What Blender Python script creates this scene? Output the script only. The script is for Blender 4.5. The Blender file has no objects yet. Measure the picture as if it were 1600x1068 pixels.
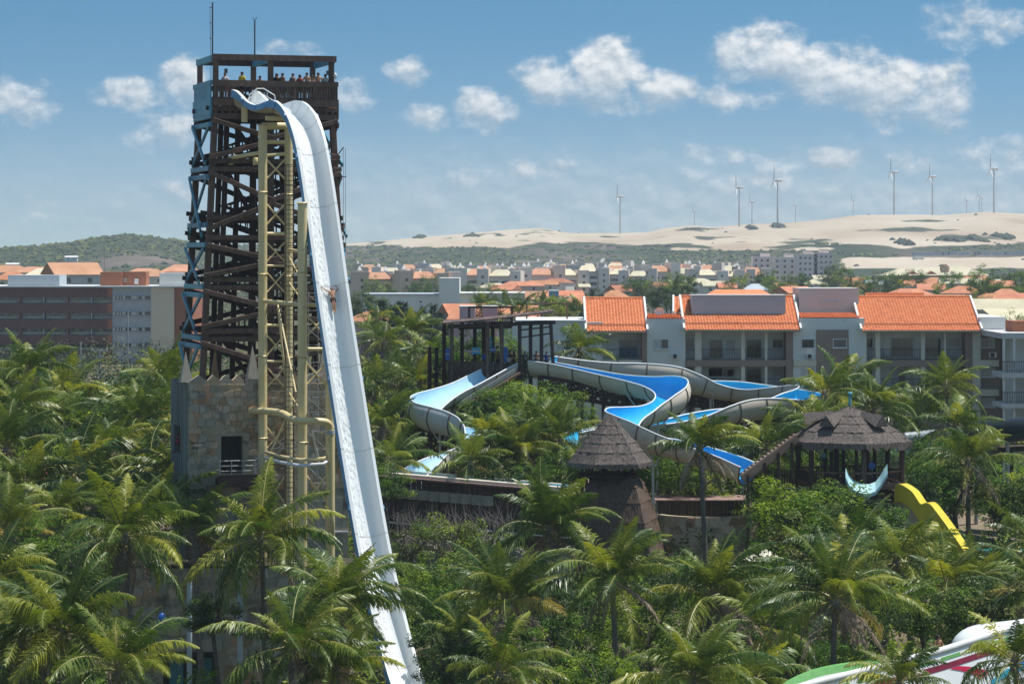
import bpy, bmesh, math, random
from mathutils import Vector, Matrix, Euler, noise as mnoise
R = math.radians
rnd = random.Random(7)
scene = bpy.context.scene
COL = scene.collection

# ------------------------------------------------------------------ camera
F = 1600 * 100 / 36.0          # focal length in photo pixels
CZ = 30.0                      # eye height above the park's ground
HY = 395.0                     # photo row of the horizon
cam_d = bpy.data.cameras.new('camera')
cam_d.lens = 100; cam_d.sensor_width = 36; cam_d.shift_y = -(534 - HY) / 1600.0
cam_d.clip_start = 1.0; cam_d.clip_end = 30000
cam = bpy.data.objects.new('camera', cam_d); COL.objects.link(cam)
cam.location = (0, 0, CZ); cam.rotation_euler = (R(90), 0, 0)
scene.camera = cam

# ------------------------------------------------------------------ light
HAZE = 1.1e-4
SUN_EL, SUN_AZ = R(69), R(76)          # azimuth clockwise from +Y (view direction)
SKY_STRENGTH = 0.1
sun_d = bpy.data.lights.new('sun', 'SUN'); sun_d.energy = 4.6; sun_d.angle = R(0.53)
sun_d.color = (1.0, 0.95, 0.88)
sun = bpy.data.objects.new('sun', sun_d); COL.objects.link(sun)
sdir = Vector((math.sin(SUN_AZ) * math.cos(SUN_EL), math.cos(SUN_AZ) * math.cos(SUN_EL), math.sin(SUN_EL)))
sun.rotation_euler = sdir.to_track_quat('Z', 'Y').to_euler()
scene.view_settings.view_transform = 'Standard'
scene.view_settings.look = 'None'
scene.view_settings.exposure = 0.3
scene.view_settings.gamma = 1.0
scene.view_settings.use_curve_mapping = False
scene.render.film_transparent = False
scene.cycles.max_bounces = 6
scene.cycles.transparent_max_bounces = 8
scene.cycles.volume_bounces = 0
scene.cycles.use_denoising = True

# ------------------------------------------------------------------ sky
world = bpy.data.worlds.new('World'); scene.world = world; world.use_nodes = True
wt = world.node_tree; wt.nodes.clear()
def wn(t, **kw):
    n = wt.nodes.new(t)
    for k, v in kw.items(): setattr(n, k, v)
    return n
def wl(a, b): wt.links.new(a, b)
def wmath(op, a, b=None, c=None, clamp=False):
    n = wn('ShaderNodeMath', operation=op); n.use_clamp = clamp
    for i, v in enumerate((a, b, c)):
        if v is None: continue
        if isinstance(v, (int, float)): n.inputs[i].default_value = v
        else: wl(v, n.inputs[i])
    return n.outputs[0]
def wmix(f, a, b):
    n = wn('ShaderNodeMix', data_type='RGBA')
    for i, v in ((0, f), (6, a), (7, b)):
        if isinstance(v, (int, float)): n.inputs[i].default_value = v
        elif isinstance(v, tuple): n.inputs[i].default_value = v + (1.0,) if len(v) == 3 else v
        else: wl(v, n.inputs[i])
    return n.outputs[2]
tc = wn('ShaderNodeTexCoord'); sep = wn('ShaderNodeSeparateXYZ'); wl(tc.outputs['Generated'], sep.inputs[0])
sx, sy, sz = sep.outputs
az = wmath('ARCTAN2', sx, sy)
el = wmath('ARCTAN2', sz, wmath('SQRT', wmath('ADD', wmath('MULTIPLY', sx, sx), wmath('MULTIPLY', sy, sy))))
sky = wn('ShaderNodeTexSky', sky_type='NISHITA')
sky.sun_disc = False; sky.sun_elevation = SUN_EL; sky.sun_rotation = SUN_AZ
sky.altitude = 0; sky.air_density = 1.0; sky.dust_density = 0.25; sky.ozone_density = 2.5
# the clear blue starts a few degrees over the horizon: lift the lookup direction
comb = wn('ShaderNodeCombineXYZ'); wl(sx, comb.inputs[0]); wl(sy, comb.inputs[1])
wl(wmath('ADD', wmath('MULTIPLY', sz, 3.6), 0.06), comb.inputs[2])
nrm = wn('ShaderNodeVectorMath', operation='NORMALIZE'); wl(comb.outputs[0], nrm.inputs[0])
wl(nrm.outputs[0], sky.inputs[0])
# clouds, as directions: noise-broken ellipses (photo column, row, radius, radius, density)
CL = [(868,128,62,38,1.0),(945,112,62,48,1.2),(1030,142,56,32,1.05),(950,150,95,26,.85),
      (1190,88,72,48,1.05),(1290,120,85,50,1.1),(1380,142,85,46,1.1),(1460,150,62,44,1.0),(1420,188,85,24,.7),
      (755,172,50,34,1.0),(668,184,40,21,.85),(633,114,32,24,.75),(552,148,34,28,.75),
      (22,162,62,32,.85),(210,150,60,28,.9),(288,130,40,34,.9),(255,205,54,32,.8),
      (1525,42,76,34,.75),(1150,155,64,20,.62),(830,266,70,20,.7),(1120,242,60,20,.72),
      (1270,252,110,22,.72),(1420,262,70,22,.55),(1560,250,60,44,.62),(460,78,40,16,.5),(720,285,140,30,.45),
      (1200,290,280,32,.5),(1500,300,140,34,.5),(255,300,70,22,.5),(80,330,90,20,.45)]
def wvec(op, a, b=None, c=None):
    n = wn('ShaderNodeVectorMath', operation=op)
    for i, v in enumerate((a, b, c)):
        if v is None: continue
        if isinstance(v, tuple): n.inputs[i].default_value = v
        else: wl(v, n.inputs[i])
    return n.outputs['Value'] if op == 'DOT_PRODUCT' else n.outputs[0]
def wnoise(vec, scale, detail, rough=.55):
    n = wn('ShaderNodeTexNoise'); n.inputs['Scale'].default_value = scale; n.inputs['Detail'].default_value = detail; n.inputs['Roughness'].default_value = rough; wl(vec, n.inputs['Vector']); return n.outputs['Fac']
cv = wn('ShaderNodeCombineXYZ'); wl(az, cv.inputs[0]); wl(wmath('MULTIPLY', el, 1.0), cv.inputs[1]); cvec = cv.outputs[0]
sq = wvec('MULTIPLY', cvec, (1, 1.3, 1))
n1 = wmath('SUBTRACT', wnoise(sq, 75, 6, .6), .5)
n1u = wmath('SUBTRACT', wnoise(wvec('ADD', sq, (.0012, .0032, 0)), 75, 4, .55), .5)
nsum = wmath('MULTIPLY', n1, 2.4)
field = None; vsum = None
for ci, (cx, cy, rx, ry, dn) in enumerate(CL):
    a0 = math.atan2(cx - 800, F); e0 = math.atan2(HY - cy, F); ra = rx * 1.3 / F; re = ry * 1.3 / F
    v = wvec('MULTIPLY_ADD', cvec, (1 / ra, 1 / re, 0), (-a0 / ra, -e0 / re, 0))
    m = wmath('MULTIPLY_ADD', wvec('DOT_PRODUCT', v, v), -dn, dn)
    field = m if field is None else wmath('MAXIMUM', field, m)
    if ci < 17:
        vy = wvec('DOT_PRODUCT', v, (0, 1, 0)); q_ = wmath('MULTIPLY', vy, wmath('MAXIMUM', wmath('ADD', m, .3), 0.0)); vsum = q_ if vsum is None else wmath('ADD', vsum, q_)
field = wmath('MAXIMUM', field, -2.0)
# elsewhere in the sky the same sort of broken fair-weather cloud
away = wn('ShaderNodeMapRange'); wl(wmath('MAXIMUM', wmath('ABSOLUTE', az), wmath('MULTIPLY', el, 2.0)), away.inputs[0])
away.inputs[1].default_value = .2; away.inputs[2].default_value = .34
gen = wmath('SUBTRACT', wmath('MULTIPLY', wmath('SUBTRACT', wnoise(tc.outputs['Generated'], 7, 2), .5), 5), wmath('MULTIPLY', wmath('SUBTRACT', 1.0, away.outputs[0]), 3.0))
field = wmath('MAXIMUM', field, gen)
dens = wn('ShaderNodeMapRange', interpolation_type='SMOOTHSTEP'); wl(wmath('ADD', field, nsum), dens.inputs[0])
dens.inputs[1].default_value = .05; dens.inputs[2].default_value = 1.05
alpha = wmath('MULTIPLY', dens.outputs[0], wmath('ADD', .8, wmath('MULTIPLY', vsum, .3), clamp=True))
shade = wn('ShaderNodeMapRange'); wl(wmath('ADD', wmath('MULTIPLY', wmath('SUBTRACT', n1, n1u), 4.0), wmath('ADD', wmath('MULTIPLY', dens.outputs[0], .15), wmath('MULTIPLY', vsum, .55))), shade.inputs[0])
shade.inputs[1].default_value = -.45; shade.inputs[2].default_value = .75
k = 1.0 / SKY_STRENGTH
ccol = wmix(shade.outputs[0], (.37 * k, .44 * k, .50 * k), (.80 * k, .81 * k, .81 * k))
hsv = wn('ShaderNodeHueSaturation'); hsv.inputs['Saturation'].default_value = .92; wl(sky.outputs[0], hsv.inputs['Color'])
tnt = wn('ShaderNodeVectorMath', operation='MULTIPLY'); wl(hsv.outputs[0], tnt.inputs[0]); hb = wn('ShaderNodeMapRange', interpolation_type='SMOOTHSTEP'); wl(el, hb.inputs[0]); hb.inputs[1].default_value = .005; hb.inputs[2].default_value = .088; wl(wmix(hb.outputs[0], (.82, .925, .86), (.45, .865, .925)), tnt.inputs[1])
veil = wn('ShaderNodeMapRange', interpolation_type='SMOOTHSTEP'); wl(wmath('ADD', el, wmath('MULTIPLY', n1, -.03)), veil.inputs[0]); veil.inputs[1].default_value = .046; veil.inputs[2].default_value = .012
vaz = wn('ShaderNodeMapRange', interpolation_type='SMOOTHSTEP'); wl(az, vaz.inputs[0]); vaz.inputs[1].default_value = -.2; vaz.inputs[2].default_value = .04; vaz.inputs[3].default_value = .3
alpha = wmath('MAXIMUM', alpha, wmath('MULTIPLY', wmath('MULTIPLY', veil.outputs[0], vaz.outputs[0]), .42))
skyc = wmix(alpha, tnt.outputs[0], ccol)
world.cycles.sampling_method = 'MANUAL'; world.cycles.sample_map_resolution = 256
bg = wn('ShaderNodeBackground'); bg.inputs[1].default_value = SKY_STRENGTH; wl(skyc, bg.inputs[0])
wo = wn('ShaderNodeOutputWorld'); wl(bg.outputs[0], wo.inputs[0])

# ------------------------------------------------------------------ helpers
def P(px, py, Y):
    """a photo point at distance Y as a place in the world"""
    return Vector(((px - 800) / F * Y, Y, CZ - (py - HY) / F * Y))
def XP(px, Y): return (px - 800) / F * Y
def ZP(py, Y): return CZ - (py - HY) / F * Y
def ss(a, b, x):
    t = max(0.0, min(1.0, (x - a) / (b - a))); return t * t * (3 - 2 * t)
def lerp_tab(tab, x):
    if x <= tab[0][0]: return tab[0][1]
    for (a, va), (b, vb) in zip(tab, tab[1:]):
        if x <= b: return va + (vb - va) * (x - a) / (b - a)
    return tab[-1][1]

MATS = {}
def mat(name, c1, c2=None, rough=.7, scale=2.0, detail=4, bump=0.0, bscale=None, spec=.4, rand=0.0, trans=0.0, coords='world',
        stretch=None, metallic=0.0, contrast=(.35, .65), coat=0.0, speck=None):
    m = bpy.data.materials.new(name); m.use_nodes = True; t = m.node_tree; N = t.nodes; L = t.links
    b = N['Principled BSDF']; b.inputs['Roughness'].default_value = rough; b.inputs['Specular IOR Level'].default_value = spec
    b.inputs['Metallic'].default_value = metallic; b.inputs['Coat Weight'].default_value = coat
    if coords == 'world': src = N.new('ShaderNodeNewGeometry').outputs['Position']
    else: src = N.new('ShaderNodeTexCoord').outputs['Object']
    if stretch:
        vm = N.new('ShaderNodeVectorMath'); vm.operation = 'MULTIPLY'; L.new(src, vm.inputs[0]); vm.inputs[1].default_value = stretch; src = vm.outputs[0]
    col = None
    c2 = c2 or tuple(x * .75 for x in c1)
    nz = N.new('ShaderNodeTexNoise'); nz.inputs['Scale'].default_value = scale; nz.inputs['Detail'].default_value = detail; L.new(src, nz.inputs['Vector'])
    rp = N.new('ShaderNodeValToRGB'); rp.color_ramp.elements[0].position = contrast[0]; rp.color_ramp.elements[1].position = contrast[1]
    rp.color_ramp.elements[0].color = c1 + (1,); rp.color_ramp.elements[1].color = c2 + (1,)
    L.new(nz.outputs['Fac'], rp.inputs[0]); col = rp.outputs[0]
    if speck:
        n2 = N.new('ShaderNodeTexNoise'); n2.inputs['Scale'].default_value = speck[1]; n2.inputs['Detail'].default_value = 5; L.new(src, n2.inputs['Vector'])
        r2 = N.new('ShaderNodeValToRGB'); r2.color_ramp.elements[0].position = speck[2]; r2.color_ramp.elements[1].position = min(1, speck[2] + .12)
        r2.color_ramp.elements[0].color = (0, 0, 0, 1); r2.color_ramp.elements[1].color = (1, 1, 1, 1); L.new(n2.outputs['Fac'], r2.inputs[0])
        mx = N.new('ShaderNodeMix'); mx.data_type = 'RGBA'; L.new(r2.outputs[0], mx.inputs[0]); L.new(col, mx.inputs[6]); mx.inputs[7].default_value = speck[0] + (1,)
        col = mx.outputs[2]
    if rand:
        oi = N.new('ShaderNodeObjectInfo'); h = N.new('ShaderNodeHueSaturation'); L.new(col, h.inputs['Color'])
        mr = N.new('ShaderNodeMapRange'); L.new(oi.outputs['Random'], mr.inputs[0]); mr.inputs[3].default_value = 1 - rand; mr.inputs[4].default_value = 1 + rand
        L.new(mr.outputs[0], h.inputs['Value'])
        mh = N.new('ShaderNodeMapRange'); L.new(oi.outputs['Random'], mh.inputs[0]); mh.inputs[3].default_value = .5 + rand * .07; mh.inputs[4].default_value = .5 - rand * .07
        L.new(mh.outputs[0], h.inputs['Hue']); col = h.outputs[0]
    L.new(col, b.inputs['Base Color'])
    if bump:
        nb = N.new('ShaderNodeTexNoise'); nb.inputs['Scale'].default_value = bscale or scale * 4; nb.inputs['Detail'].default_value = 5; L.new(src, nb.inputs['Vector'])
        bp = N.new('ShaderNodeBump'); bp.inputs['Strength'].default_value = bump; bp.inputs['Distance'].default_value = .05; L.new(nb.outputs['Fac'], bp.inputs['Height'])
        L.new(bp.outputs[0], b.inputs['Normal'])
    if trans:
        tr = N.new('ShaderNodeBsdfTranslucent'); mx = N.new('ShaderNodeMixShader'); mx.inputs[0].default_value = trans
        h2 = N.new('ShaderNodeHueSaturation'); h2.inputs['Value'].default_value = 1.5; h2.inputs['Saturation'].default_value = 1.1; L.new(col, h2.inputs['Color']); L.new(h2.outputs[0], tr.inputs[0])
        L.new(b.outputs[0], mx.inputs[1]); L.new(tr.outputs[0], mx.inputs[2]); L.new(mx.outputs[0], N['Material Output'].inputs[0])
    MATS[name] = m; return m
M = MATS
mat('timber_light', (.20, .135, .105), (.26, .18, .145), rough=.7, scale=1.6, rand=.2)
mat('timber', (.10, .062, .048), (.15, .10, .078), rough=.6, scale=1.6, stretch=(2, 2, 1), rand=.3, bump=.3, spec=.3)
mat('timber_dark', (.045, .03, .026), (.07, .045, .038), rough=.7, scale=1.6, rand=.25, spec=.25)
mat('timber_skylit', (.055, .225, .335), (.085, .29, .405), rough=.45, scale=1.2, rand=.15, bump=.2, speck=((.06, .08, .09), 3.0, .66))  # blue sky light on the side-facing timbers, put into their colour
mat('plank_grey', (.11, .14, .145), (.18, .205, .20), rough=.8, scale=1.0, stretch=(5, 5, .4), rand=.25, bump=.4)  # grey wood with blue sky light mixed into the colour
mat('stone', (.38, .29, .185), (.45, .37, .27), rough=.9, scale=1.5, rand=.25, bump=.6, bscale=10, speck=((.15, .115, .08), .55, .56))
mat('stone_grey', (.33, .295, .235), (.40, .365, .30), rough=.9, scale=1.5, rand=.25, bump=.6, bscale=10, speck=((.14, .125, .10), .55, .56))
mat('stone_ochre', (.36, .22, .12), (.42, .28, .165), rough=.9, scale=1.5, rand=.25, bump=.6, bscale=10, speck=((.16, .11, .07), .55, .58))
mat('mortar', (.31, .27, .20), (.38, .335, .26), rough=.9, scale=.6, bump=.4, speck=((.10, .095, .08), .35, .6))
mat('plaster_grey', (.26, .25, .21), (.34, .32, .27), rough=.9, scale=.35, stretch=(1.5, 1.5, .35), speck=((.12, .11, .09), .5, .6))
mat('yellow_steel', (.70, .565, .29), (.74, .62, .35), rough=.38, scale=.9, spec=.5, speck=((.26, .18, .08), 2.2, .68))
mat('steel_grey', (.33, .34, .34), (.42, .42, .42), rough=.4, metallic=.4)
mat('steel_dark', (.05, .05, .05), (.08, .07, .06), rough=.5)
mat('slide_white', (.84, .86, .86), (.78, .82, .83), rough=.22, scale=.5, stretch=(1, 1, .2), spec=.5)
mat('slide_lip', (.13, .34, .60), (.16, .38, .63), rough=.4, scale=.4)
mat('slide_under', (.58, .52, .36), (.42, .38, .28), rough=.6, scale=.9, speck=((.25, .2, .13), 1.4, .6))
mat('flume_blue', (.015, .38, .76), (.03, .43, .80), rough=.28, scale=.6, spec=.5, speck=((.10, .47, .78), .8, .62))
mat('flume_cyan', (.025, .44, .72), (.04, .50, .76), rough=.28, scale=.6, spec=.5, speck=((.14, .54, .74), .8, .62))
mat('flume_pale', (.40, .66, .84), (.50, .72, .86), rough=.2, scale=.5, spec=.6)
mat('flume_beige', (.64, .56, .45), (.70, .62, .52), rough=.6, scale=.7, stretch=(1, 1, 2.5), speck=((.46, .38, .29), .9, .66))
mat('flume_grey', (.60, .61, .59), (.66, .67, .65), rough=.6, scale=.7, speck=((.33, .33, .30), .9, .62))
mat('rim_white', (.75, .78, .8), (.68, .72, .75), rough=.35)
mat('rib_brown', (.16, .12, .09), (.22, .17, .13), rough=.7)
mat('slide_yellow', (.62, .50, .03), (.70, .57, .05), rough=.35, scale=.7)
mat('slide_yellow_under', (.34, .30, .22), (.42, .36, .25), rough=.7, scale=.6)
mat('tube_dark', (.014, .022, .030), (.022, .03, .04), rough=.4, scale=.6, spec=.35)
mat('tube_grey', (.25, .29, .33), (.32, .36, .40), rough=.35)
mat('ring_red', (.45, .02, .035), (.5, .03, .05), rough=.4)
mat('paint_green', (.13, .36, .10), (.17, .42, .13), rough=.45)
mat('paint_crimson', (.55, .015, .06), (.6, .02, .08), rough=.4)
mat('paint_maroon', (.2, .015, .04), (.24, .02, .05), rough=.4)
mat('thatch', (.10, .084, .077), (.20, .172, .158), rough=.95, scale=3.0, stretch=(3, 3, .6), bump=.9, bscale=14, spec=.1)
mat('stone_pale', (.56, .45, .32), (.64, .54, .41), rough=.9, scale=1.2, rand=.2, bump=.6, bscale=8, speck=((.30, .22, .14), .7, .58))
mat('thatch_brown_shaded', (.105, .072, .054), (.18, .128, .098), rough=.95, scale=3.0, stretch=(3, 3, .6), bump=.9, bscale=14, spec=.1)  # brown thatch, its colour darkened for the upper roof's shadow
mat('tile_orange', (.56, .175, .07), (.70, .27, .125), rough=.8, scale=2.6, detail=8, bump=.3, speck=((.34, .10, .045), 1.1, .62))
mat('tile_salmon', (.44, .22, .125), (.54, .29, .175), rough=.85, scale=.3, rand=.12)
mat('tile_far', (.42, .17, .085), (.52, .24, .125), rough=.85, scale=.4, rand=.14)
mat('tile_cream', (.52, .47, .33), (.6, .55, .40), rough=.85, scale=.3, rand=.12)
mat('wall_pale', (.71, .73, .69), (.77, .785, .74), rough=.85, scale=.25, speck=((.62, .63, .60), .5, .62))
mat('wall_white', (.70, .70, .68), (.62, .62, .61), rough=.85, scale=.2)
mat('wall_cream', (.66, .62, .52), (.72, .68, .58), rough=.85, scale=.3)
mat('wall_taupe', (.30, .225, .19), (.34, .26, .22), rough=.85, scale=.4)
mat('wall_brown', (.15, .078, .07), (.18, .095, .085), rough=.8, scale=.3)
mat('wall_rust', (.34, .13, .075), (.4, .16, .09), rough=.85, scale=.3)
mat('wall_brick_grey', (.42, .44, .46), (.50, .51, .52), rough=.85, scale=1.2)
mat('wall_beige', (.76, .64, .48), (.70, .58, .44), rough=.85, scale=.15)
mat('wall_mauve', (.54, .54, .54), (.58, .575, .57), rough=.85, scale=.2)
mat('wall_slate', (.40, .47, .52), (.44, .505, .55), rough=.85, scale=.2)
mat('wall_town', (.78, .66, .57), (.82, .72, .63), rough=.9, scale=.1, rand=.12)
mat('wall_tan', (.54, .41, .30), (.6, .47, .35), rough=.9, scale=.1, rand=.12)
mat('wall_lilac', (.74, .64, .59), (.80, .70, .65), rough=.9, scale=.1, rand=.1)
mat('wall_pink', (.55, .36, .40), (.6, .4, .45), rough=.9, scale=.1)
mat('wall_sky', (.18, .36, .55), (.2, .4, .58), rough=.9, scale=.1)
mat('glass', (.018, .028, .034), (.04, .055, .062), rough=.08, scale=.25, spec=.8)
mat('curtain', (.50, .50, .48), (.6, .6, .58), rough=.9, scale=5, stretch=(3, 1, .1))
mat('frame_white', (.72, .73, .72), (.66, .67, .66), rough=.5)
mat('frame_dark', (.05, .045, .04), (.07, .06, .055), rough=.5)
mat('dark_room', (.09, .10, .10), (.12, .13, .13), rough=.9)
mat('palm_leaf', (.14, .20, .030), (.055, .107, .018), rough=.38, scale=1.3, trans=.22, rand=.45, spec=.45)
mat('palm_leaf_light', (.295, .315, .045), (.18, .235, .03), rough=.38, scale=1.3, trans=.28, rand=.35, spec=.45)
mat('palm_leaf_yellow', (.36, .29, .06), (.25, .24, .05), rough=.5, scale=1.3, trans=.25, rand=.3)
mat('palm_leaf_dead', (.20, .15, .10), (.30, .25, .19), rough=.9, scale=1.5, trans=.1, rand=.35)
mat('palm_rib', (.22, .22, .06), (.30, .27, .08), rough=.5, rand=.2)
mat('palm_trunk', (.13, .11, .095), (.21, .19, .165), rough=.95, scale=3, stretch=(.4, .4, 5), bump=.7, bscale=6, rand=.25)
mat('coconut', (.16, .17, .04), (.24, .18, .05), rough=.5, rand=.4)
mat('leaf_green', (.115, .215, .016), (.055, .125, .012), rough=.5, scale=.9, trans=.3, rand=.3, spec=.22)
mat('leaf_light', (.25, .33, .022), (.13, .21, .018), rough=.5, scale=.9, trans=.3, rand=.3, spec=.22)
mat('leaf_olive', (.155, .18, .05), (.085, .11, .032), rough=.65, spec=.2, scale=1.1, trans=.2, rand=.3)
mat('leaf_dark', (.045, .095, .02), (.022, .052, .013), rough=.55, scale=.9, trans=.2, rand=.3, spec=.2)
mat('needle', (.045, .075, .04), (.028, .05, .03), rough=.7, scale=.5, trans=.1, rand=.2)
mat('leaf_far', (.042, .064, .03), (.022, .04, .02), rough=.8, scale=.08, rand=.3)
mat('bark', (.13, .11, .09), (.08, .07, .06), rough=.9, scale=3, bump=.6)
mat('twig_grey', (.26, .24, .22), (.18, .16, .15), rough=.9)
mat('pink_flower', (.55, .06, .10), (.6, .1, .14), rough=.7, trans=.2)
mat('soil', (.055, .05, .03), (.035, .042, .02), rough=1.0, scale=.25, bump=.6, speck=((.16, .13, .09), .12, .62))
mat('pool_water', (.02, .42, .50), (.05, .52, .58), rough=.08, scale=1.2, bump=.3, spec=.6)
mat('paving', (.5, .45, .38), (.58, .53, .46), rough=.9, scale=.8)
mat('skin_tan', (.42, .22, .13), (.36, .18, .10), rough=.55, scale=3)
mat('skin_brown', (.24, .12, .07), (.2, .1, .06), rough=.55, scale=3)
mat('hair', (.012, .009, .008), (.02, .015, .012), rough=.5)
mat('cloth_white', (.62, .62, .62), rough=.9); mat('cloth_red', (.4, .035, .03), rough=.9); mat('cloth_blue', (.03, .12, .4), rough=.9)
mat('cloth_black', (.015, .015, .018), rough=.9); mat('cloth_yellow', (.6, .45, .03), rough=.9); mat('cloth_grey', (.2, .2, .22), rough=.9)
mat('turbine', (.5, .52, .54), (.46, .48, .5), rough=.5, scale=.05)
mat('plastic_blue', (.02, .13, .5), (.03, .16, .56), rough=.35)
mat('awning_teal', (.10, .32, .4), (.12, .36, .44), rough=.8)
mat('plastic_cyan', (.42, .68, .74), (.5, .74, .78), rough=.3)

def mesh(name, vs, fs, mats, mi=None, smooth=False):
    me = bpy.data.meshes.new(name); me.from_pydata([tuple(v) for v in vs], [], fs)
    for m in (mats if isinstance(mats, (list, tuple)) else [mats]): me.materials.append(M[m] if isinstance(m, str) else m)
    if mi is not None: me.polygons.foreach_set('material_index', mi)
    if smooth: me.polygons.foreach_set('use_smooth', [True] * len(fs))
    me.update(); return me
def link(name, me, parent=None, loc=None, rot=None, scl=None):
    o = bpy.data.objects.new(name, me); COL.objects.link(o)
    if loc is not None: o.location = loc
    if rot is not None: o.rotation_euler = rot
    if scl is not None: o.scale = scl
    if parent is not None:
        o.parent = parent
        if parent.type == 'EMPTY' and not parent.get('_local'): o.matrix_parent_inverse = Matrix.Translation(-Vector(parent.location))
    return o
def sub(name, me, parent, **kw):
    """a sub-part given in world terms under a part that sits unrotated at the world origin"""
    return link(name, me, parent, **kw)
def tag(o, label, cat=None, group=None, kind=None):
    o['label'] = label
    if cat: o['category'] = cat
    if group: o['group'] = group
    if kind: o['kind'] = kind
    return o
def thing(name, label, cat, loc=(0, 0, 0), group=None):
    o = bpy.data.objects.new(name, None); COL.objects.link(o); o.location = loc; o.empty_display_size = .3
    return tag(o, label, cat, group)
def struct(name, me):
    o = link(name, me); o['kind'] = 'structure'; return o
BOXF = [(0, 3, 2, 1), (4, 5, 6, 7), (0, 1, 5, 4), (1, 2, 6, 5), (2, 3, 7, 6), (3, 0, 4, 7)]
def box_vf(x0, x1, y0, y1, z0, z1):
    return [(x0, y0, z0), (x1, y0, z0), (x1, y1, z0), (x0, y1, z0), (x0, y0, z1), (x1, y0, z1), (x1, y1, z1), (x0, y1, z1)], BOXF
UNIT = {}
def unit_cube(m):
    """a bar along z (0..1) with bevelled long edges, shared by every bar of one material"""
    if m not in UNIT:
        b = .12; ring = [(-.5 + b, -.5), (.5 - b, -.5), (.5, -.5 + b), (.5, .5 - b), (.5 - b, .5), (-.5 + b, .5), (-.5, .5 - b), (-.5, -.5 + b)]
        vs = [(x, y, 0) for x, y in ring] + [(x, y, 1) for x, y in ring]
        fs = [(i, (i + 1) % 8, (i + 1) % 8 + 8, i + 8) for i in range(8)] + [tuple(range(7, -1, -1)), tuple(range(8, 16))]
        UNIT[m] = mesh('bar_' + m, vs, fs, m)
    return UNIT[m]
def bar(name, p, q, w, h, m, parent, ext=0.0, up=None):
    p, q = Vector(p), Vector(q); d = q - p; L = d.length; d.normalize()
    p = p - d * ext; L += 2 * ext
    upv = Vector(up) if up is not None else (Vector((0, 0, 1)) if abs(d.z) < .95 else Vector((0, 1, 0)))
    x = d.cross(upv).normalized(); y = x.cross(d)      # x: horizontal width, y: height
    o = bpy.data.objects.new(name, unit_cube(m)); COL.objects.link(o)
    mt = Matrix(((x.x * w, y.x * h, d.x * L, p.x), (x.y * w, y.y * h, d.y * L, p.y), (x.z * w, y.z * h, d.z * L, p.z), (0, 0, 0, 1)))
    o.matrix_world = mt
    if parent is not None:
        o.parent = parent
        o.matrix_parent_inverse = Matrix.Translation(-Vector(parent.location)) if parent.type == 'EMPTY' else Matrix()
        o.matrix_basis = mt
    return o
UCYL = {}
def unit_tube(m, n=14):
    if (m, n) not in UCYL:
        vs = [(math.cos(2 * math.pi * i / n) * .5, math.sin(2 * math.pi * i / n) * .5, z) for z in (0, 1) for i in range(n)]
        fs = [(i, (i + 1) % n, (i + 1) % n + n, i + n) for i in range(n)] + [tuple(range(n - 1, -1, -1)), tuple(range(n, 2 * n))]
        me = mesh('pipe_' + m, vs, fs, m); sm = [True] * n + [False, False]; me.polygons.foreach_set('use_smooth', sm); UCYL[(m, n)] = me
    return UCYL[(m, n)]
def pipe(name, p, q, dia, m, parent, n=14):
    p, q = Vector(p), Vector(q); d = q - p; L = d.length
    o = bpy.data.objects.new(name, unit_tube(m, n)); COL.objects.link(o)
    rot = d.to_track_quat('Z', 'Y').to_matrix().to_4x4()
    mt = Matrix.Translation(p) @ rot @ Matrix.Diagonal((dia, dia, L, 1))
    o.matrix_world = mt
    if parent is not None:
        o.parent = parent
        o.matrix_parent_inverse = Matrix.Translation(-Vector(parent.location)) if parent.type == 'EMPTY' else Matrix()
        o.matrix_basis = mt
    return o
def tube_vf(pts, radii, n=8, cap=True):
    vs, fs = [], []; pts = [Vector(p) for p in pts]
    up = Vector((0, 0, 1)); prev = None
    for i, p in enumerate(pts):
        t = (pts[min(i + 1, len(pts) - 1)] - pts[max(i - 1, 0)]).normalized()
        if prev is None:
            a = t.cross(up if abs(t.z) < .9 else Vector((1, 0, 0))).normalized()
        else: a = (prev - t * prev.dot(t)).normalized()
        prev = a; b = t.cross(a)
        r = radii[i] if isinstance(radii, (list, tuple)) else radii
        for k in range(n):
            an = 2 * math.pi * k / n; vs.append(p + a * (math.cos(an) * r) + b * (math.sin(an) * r))
    for i in range(len(pts) - 1):
        for k in range(n): fs.append((i * n + k, i * n + (k + 1) % n, (i + 1) * n + (k + 1) % n, (i + 1) * n + k))
    if cap: fs.append(tuple(range(n - 1, -1, -1))); e = (len(pts) - 1) * n; fs.append(tuple(range(e, e + n)))
    return vs, fs
class MB:
    def __init__(s): s.v, s.f, s.m = [], [], []
    def add(s, vs, fs, mi=0):
        o = len(s.v); s.v += [tuple(v) for v in vs]; s.f += [tuple(i + o for i in f) for f in fs]; s.m += [mi] * len(fs); return s
    def box(s, x0, x1, y0, y1, z0, z1, mi=0): return s.add(*box_vf(x0, x1, y0, y1, z0, z1), mi)
    def tube(s, pts, r, n=6, mi=0): return s.add(*tube_vf(pts, r, n), mi)
    def obj(s, name, mats, parent=None, smooth=False, **kw): return link(name, mesh(name, s.v, s.f, mats, s.m, smooth), parent, **kw)
def boxo(name, x0, x1, y0, y1, z0, z1, m, parent=None):
    vs, fs = box_vf(min(x0, x1), max(x0, x1), min(y0, y1), max(y0, y1), min(z0, z1), max(z0, z1))
    return link(name, mesh(name, vs, fs, m), parent)
def copy_tree(o, parent=None):
    c = o.copy(); COL.objects.link(c)
    if parent is not None: c.parent = parent
    for ch in o.children: copy_tree(ch, c)
    return c
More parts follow.
